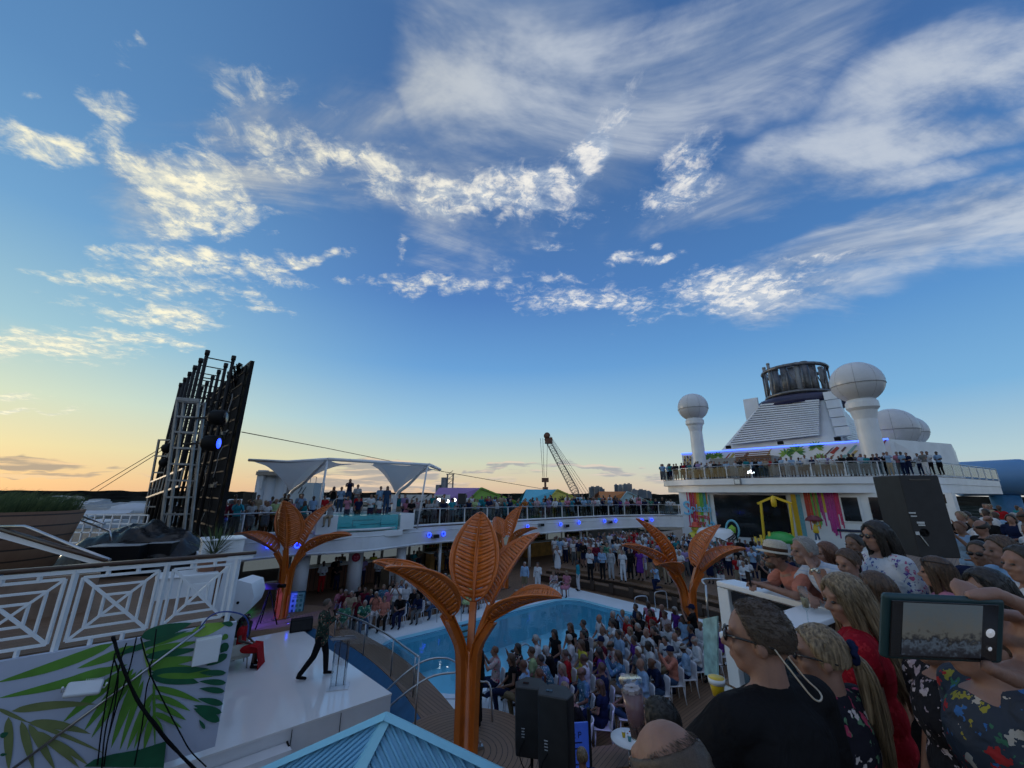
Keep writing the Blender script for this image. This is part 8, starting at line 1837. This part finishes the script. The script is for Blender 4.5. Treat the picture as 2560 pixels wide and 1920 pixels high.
def crowd():
    rn = random.Random(42)
    W5 = ['nearest the water','second from the water','third from the water','fourth from the water','fifth from the water','farthest from the water']
    rows = ['front','second','third','fourth','fifth','sixth','seventh','eighth','ninth','tenth','eleventh','back']
    # right block of seats
    spec = {(0,0):('sit_phone','pink floral','short','auburn'),(0,1):('sit_cross','black','long','brown'),(0,2):('sit_cross','light blue','short','auburn'),(1,0):('sit_phone','dark floral','long','black'),(1,1):('sit_lap','lime','short','brown'),(1,2):('sit_lean','blue floral','short','black'),
            (1,3):('sit_lap','lilac','long','blonde'),(2,3):('sit_lap','white','bun','brown'),(0,4):('sit_lap','beige','long','blonde'),(3,0):('sit_lap','black','long','black'),(3,1):('sit_lap','white','short','grey'),(4,0):('sit_lap','black','long','brown'),(3,2):('sit_lap','yellow','long','brown'),(3,3):('sit_lap','purple','long','black'),
            (2,2):('sit_lap','red','pony','brown'),(2,4):('sit_lap','navy','short','brown'),(6,0):('sit_lap','white','bald','grey'),(7,1):('sit_lap','red','pony','grey'),(5,1):('sit_lap','white','bald','grey'),(4,4):('sit_lap','grey','short','silver'),(6,4):('sit_lap','white','short','black'),(8,4):('sit_lap','navy','short','black')}
    for k in range(11):
        for j in range(6):
            a = 8.0+.80*k+rn.uniform(-.08,.08); b = -9.95+.63*j+rn.uniform(-.08,.08)
            if k == 0 and j == 4: b += .05
            p = S(a, b, 0); h = face(p, .42, rn)-.10; z = f'{rows[k]} row right of pool'
            if rn.random() < .03: chair(p, h, f'empty white chair {W5[j]} in the {rows[k]} row right of the pool'); continue
            chair(p, face(p)-.05, f'white chair {W5[j]} in the {rows[k]} row right of the pool')
            pose = rn.choice(['sit_lap']*4+['sit_cross','sit_lean','sit_phone']); kw = {}
            if (k, j) in spec: s = spec[(k, j)]; pose = s[0]; kw = dict(tcol=s[1], hair=s[2], hcol=s[3], skin=rn.choice(['fair','tan'])); kw['cap_'] = False
            if kw: kw['top'] = {'long':'vest','pony':'tee','bun':'tee'}.get(kw['hair'], 'tee'); kw['top'] = 'dress' if kw['tcol'] in ('yellow','purple','beige') else kw['top']
            rnd_person(rn, pose, p, h, z, 'audience seated right of the pool', sc=rn.uniform(1.0,1.1), **kw)
    # left block of seats
    for k in range(9):
        for j in range(5):
            a = 6.3+.88*k+rn.uniform(-.08,.08); b = -18.0-.72*j+rn.uniform(-.08,.08)
            if (a-4.6)**2+(b+20.5)**2 < 2.5**2: continue
            p = S(a, b, 0); h = face(p, .25, rn)+.05; z = f'{rows[k]} row left of pool'
            chair(p, face(p), f'white chair {W5[j]} in the {rows[k]} row left of the pool')
            kw = dict(tcol=rn.choice(['white','white','light blue','lilac','green floral','black','pink','navy','beige','blue floral','maroon','salmon'])) if k < 4 else {}
            rnd_person(rn, rn.choice(['sit_lap']*4+['sit_cross','sit_phone','sit_lean']), p, h, z, 'audience seated left of the pool', **kw)
    # named standing people (pixel of the feet, floor height)
    def at(px, py, z, pose, hd, label, **k):
        p = pz(px, py, z); return person(pose, p, face(p) if hd is None else R(hd), '', label=label, group=k.pop('group', 'people standing round the pool'), **k)
    at(800,1483,0,'stand_fold',None,'person in red trousers and white shirt standing by the thick white column',skin='deep',hcol='black',top='long',tcol='white',bcol='red')
    at(725,1492,0,'stand_fold',None,'person in white shirt and black trousers standing right of the left metal tree',skin='brown',hcol='black',top='tee',tcol='white',bcol='black')
    at(985,1562,0,'stand_phone',None,'person in white tee and grey shorts standing on the pool edge filming',hcol='blonde',tcol='white',bot='trousers',bcol='grey')
    at(1345,1486,.0,'stand_drink',None,'person in white outfit standing at the far pool edge beside two seated ones',hair='short',hcol='black',top='long',tcol='white',bcol='white')
    at(1312,1484,.0,'stand_down',None,'person in light blue shirt and shorts standing left of the far pool edge',hair='short',hcol='grey',top='long',tcol='light blue',bot='shorts',bcol='khaki')
    at(1447,1477,.0,'stand_down',180,'person in turquoise jacket and white trousers at the far corner grab rails',hair='short',hcol='black',top='long',tcol='turquoise',bcol='white',skin='brown')
    at(1508,1450,.8,'stand_fold',None,'person in light blue shirt and black trousers in the front of the standing crowd',hair='short',hcol='black',top='long',tcol='light blue',bcol='black')
    at(1530,1450,.8,'stand_down',None,'person in pale grey suit beside the light blue shirt in the crowd',hair='short',hcol='grey',top='long',tcol='pale grey',bcol='pale grey')
    at(1560,1455,.8,'stand_down',None,'person dressed all in white in front of the standing crowd',hair='short',hcol='brown',top='tee',tcol='white',bcol='white')
    at(1603,1452,.8,'stand_down',None,'person in purple dress standing near the tall stair handrail',hair='long',hcol='brown',top='dress',tcol='purple')
    at(1578,1448,.8,'stand_down',None,'person in black suit between the white outfit and the purple dress',hair='short',hcol='black',top='long',tcol='black',bcol='black')
    at(1477,1452,.8,'stand_drink',None,'person in white blouse and dark trousers left of the light blue shirt',hair='long',hcol='brown',top='tee',tcol='white',bcol='black')
    at(1395,1440,.8,'stand_phone',None,'person in white shirt and skirt filming above the far pool corner',hair='long',hcol='blonde',top='dress',tcol='white')
    at(1645,1475,.8,'kneel',200,'person in light blue shirt kneeling with a camera on the wooden deck',hair='short',hcol='black',top='tee',tcol='light blue',bcol='navy')
    at(1690,1448,.8,'kneel',190,'person in black kneeling behind the right metal tree leaf',hair='long',hcol='black',top='long',tcol='black',bcol='black')
    at(1745,1655,.0,'stand_phone',150,'person in black shirt operating a camera beside the right metal tree',hair='short',hcol='black',top='tee',tcol='black',bcol='black',cap_=True,sc=1.05)
    for i, (px, py, c) in enumerate(((1388,1486,'pink floral'),(1418,1490,'pink'))):
        p = pz(px, py, 0); person('sit_lean' if i == 0 else 'sit_lap', p, face(p), '', label=['person in pink floral shirt and white trousers bending forward on the far bench','person in pink dress seated at the far pool corner'][i], group='people standing round the pool', hair='short' if i == 0 else 'long', hcol='blonde', top='tee' if i == 0 else 'dress', tcol=c, bcol='white')
    # random standing crowd on the raised deck: near ones are people, far ones go to the one crowd object
    far = []
    cells = []
    for i in range(30):
        for j in range(26):
            a = 22.4+.62*i; b = -21.5+.74*j
            if a > 39: continue
            cells.append((a+rn.uniform(-.2,.2), b+rn.uniform(-.25,.25)))
    def dens(a, b): return (.80 if b < -12 else .34)*(1 if a < 30 else .9)
    cells = [c for c in cells if rn.random() < dens(*c) and c[1] < -7]; cells.sort()
    used = [o.location.copy() for o in C.objects if o.name.startswith('person') and o.parent is None]
    n = 0
    for a, b in cells:
        p = S(a, b, .8)
        if any((u-p).length < .45 for u in used): continue
        used.append(p)
        pose = rn.choice(['stand_fold','stand_fold','stand_down','stand_down','stand_drink','stand_phone'])
        if n < 46: rnd_person(rn, pose, p, face(p,.3,rn), 'on the raised wooden deck', 'standing crowd at the far end of the pool', **({'tcol': 'white'} if rn.random() < .3 else {})); n += 1
        elif n < 210: far.append((pose, p, face(p,.3,rn))); n += 1
    # under the far rim
    for i in range(34):
        a = rn.uniform(6.0, 23); b = rn.uniform(-29.5,-23.2)
        if a < 12 and b > -25.5: b -= 2
        p = S(a, b, 0)
        if any((u-p).length < .55 for u in used): continue
        used.append(p); rnd_person(rn, rn.choice(['stand_fold','stand_drink','stand_down']), p, face(p,.3,rn), 'under the far deck rim', 'people standing under the far deck', **({'tcol':'black'} if rn.random() < .35 else {})) if i < 16 else far.append(('stand_fold', p, face(p,.3,rn)))
    # upper far deck along the rail
    L_ = 0; P_ = [Vector((p.x, p.y-.55)) for p in RIM]; cum = [0]
    for i in range(1, len(P_)): cum.append(cum[-1]+(P_[i]-P_[i-1]).length)
    def onrim(s, back):
        for i in range(1, len(P_)):
            if s <= cum[i]: q = P_[i-1].lerp(P_[i], (s-cum[i-1])/(cum[i]-cum[i-1])); return q.x, q.y-back
        return P_[-1].x, P_[-1].y-back
    s = 13.6; k = 0
    while s < cum[-1]-.4:
        for back in (0, .6, 1.2, 1.9):
            if rn.random() < (.95,.8,.55,.35)[int(back/.6)]:
                a, b = onrim(s+rn.uniform(-.15,.15), back+rn.uniform(-.1,.1))
                if 6.3 < a < 12.2 and back < 1.2: continue
                p = S(a, b, UZ+(.25 if back > 1 else 0)); pose = rn.choice(['stand_rail','stand_rail','stand_phone','stand_fold'] if back == 0 else ['stand_phone','stand_fold','stand_down','stand_down'])
                if back == 0 or (back == .6 and a < 14): rnd_person(rn, pose, p, face(p,.3,rn), 'at the far upper railing', 'people along the far upper deck railing')
                else: far.append((pose, p, face(p,.3,rn)))
        s += .66 if s < 30 else .72
    for i, (px, py, z, pose, tc, lab) in enumerate([(866,1287,UZ+1.25,'stand_phone','navy','person in blue shirt standing highest behind the hot tub holding up a phone'),(886,1300,UZ+.9,'stand_fold','pale grey','person in grey tee standing right of the highest man behind the hot tub'),(845,1300,UZ+.75,'stand_down','light blue','person in light blue shirt left of the highest man behind the hot tub'),(825,1302,UZ+.75,'stand_phone','black','person with long hair in black behind the left end of the hot tub'),(945,1300,UZ+.8,'stand_down','light blue','person in pale blue shirt behind the right half of the hot tub'),(962,1300,UZ+.8,'stand_down','denim','person in denim top behind the right end of the hot tub')]):
        q = pd(px, py, 26.0); q.z = z; person(pose, q, face(q), '', label=lab, group='people behind the hot tub', tcol=tc, hair='long' if 'long' in lab or i == 5 else 'short', hcol='brown', bcol='denim')
    q = S(6.9,-23.25, UZ+.35); person('sit_phone', q, face(q)-.3, '', label='person in pale clothes sitting on the hot tub wall with legs hanging down', tcol='pale grey', bcol='beige', hcol='black')
    # funnel deck railing
    n0 = 64
    for i in range(n0):
        t = i/(n0-1); b = lerp(-22.5, -1.5, t); a = 38.6 + 1.6*abs((b+13)/9)**2.6*.55 + .85 + rn.uniform(.0,.3) + (rn.random() < .4)*.6
        p = S(a, b+rn.uniform(-.1,.1), FZ); far.append((rn.choice(['stand_rail','stand_phone','stand_fold','stand_down']), p, face(p,.5,rn)))
    # right deck crowd behind the big loudspeaker
    zs = []
    for i in range(9):
        for j in range(7):
            a = 10.5+i*1.05+rn.uniform(-.25,.25); b = -.2+j*.85+rn.uniform(-.25,.25); p = S(a, b, UZ)
            if p.x/p.y < 1.02 or p.x/p.y > 1.55: continue
            zs.append(p)
    zs.sort(key=lambda p: p.length)
    for i, p in enumerate(zs):
        if i < 26: rnd_person(rn, rn.choice(['stand_fold','stand_down','stand_phone','stand_drink']), p, face(p,.5,rn), 'behind the tall loudspeaker', 'spectators on the right deck', hair=rn.choice(['short','short','short','long','bun','receding']), tcol=rn.choice(['navy','black','white','light blue','black','grey']))
        else: far.append(('stand_fold', p, face(p,.5,rn)))
    for i in range(40):
        a = rn.uniform(20, 38); b = rn.uniform(.0, 9); p = S(a, b, UZ); far.append(('stand_fold', p, face(p,.5,rn)))
    # far ones: one object
    cm = [CLOTH[k] for k in ('white','black','navy','light blue','pink','beige','grey','red','teal','lilac')] + [SKIN['fair'], SKIN['tan'], SKIN['deep'], HAIRM['black'], HAIRM['brown'], HAIRM['blonde']]
    low = {}
    def lowmesh(pose):
        if pose in low: return low[pose]
        J = skel(pose); out = []
        for fn, k in ((lambda m: prims_skin(m, J), 's'), (lambda m: prims_top(m, J, .62), 't'), (lambda m: prims_bottom(m, J, 1), 'b')):
            mb = MB(); fn(mb); me = remesh(mb, .040, 2, 'lo'); out.append(([v.co.copy() for v in me.vertices], [tuple(p.vertices) for p in me.polygons])); bpy.data.meshes.remove(me)
        hb = hair_shell('short', 1.3, 12, 8); out.append(([Vector(v)+J['head'] for v in hb.v], hb.f)); low[pose] = out; return out
    mb = MB()
    for pose, p, h in far:
        m = Matrix.Translation(p) @ Matrix.Rotation(h, 4, 'Z') @ Matrix.Scale(rn.uniform(.93,1.05), 4)
        ms = [rn.choice([10,10,11,11,12]), rn.choice([0,0,0,1,1,2,3,3,4,5,6,7,8,9]), rn.choice([1,1,2,2,5,6,0]), rn.choice([13,14,14,15,13])]
        for (V, F), mi in zip(lowmesh(pose), ms): mb.add([m @ v for v in V], F, mi, True)
    o = mb.build('crowd', cm); tag(o, 'dense crowd of small distant spectators on the far decks', 'crowd', kind='stuff')
    finish_labels()
crowd()
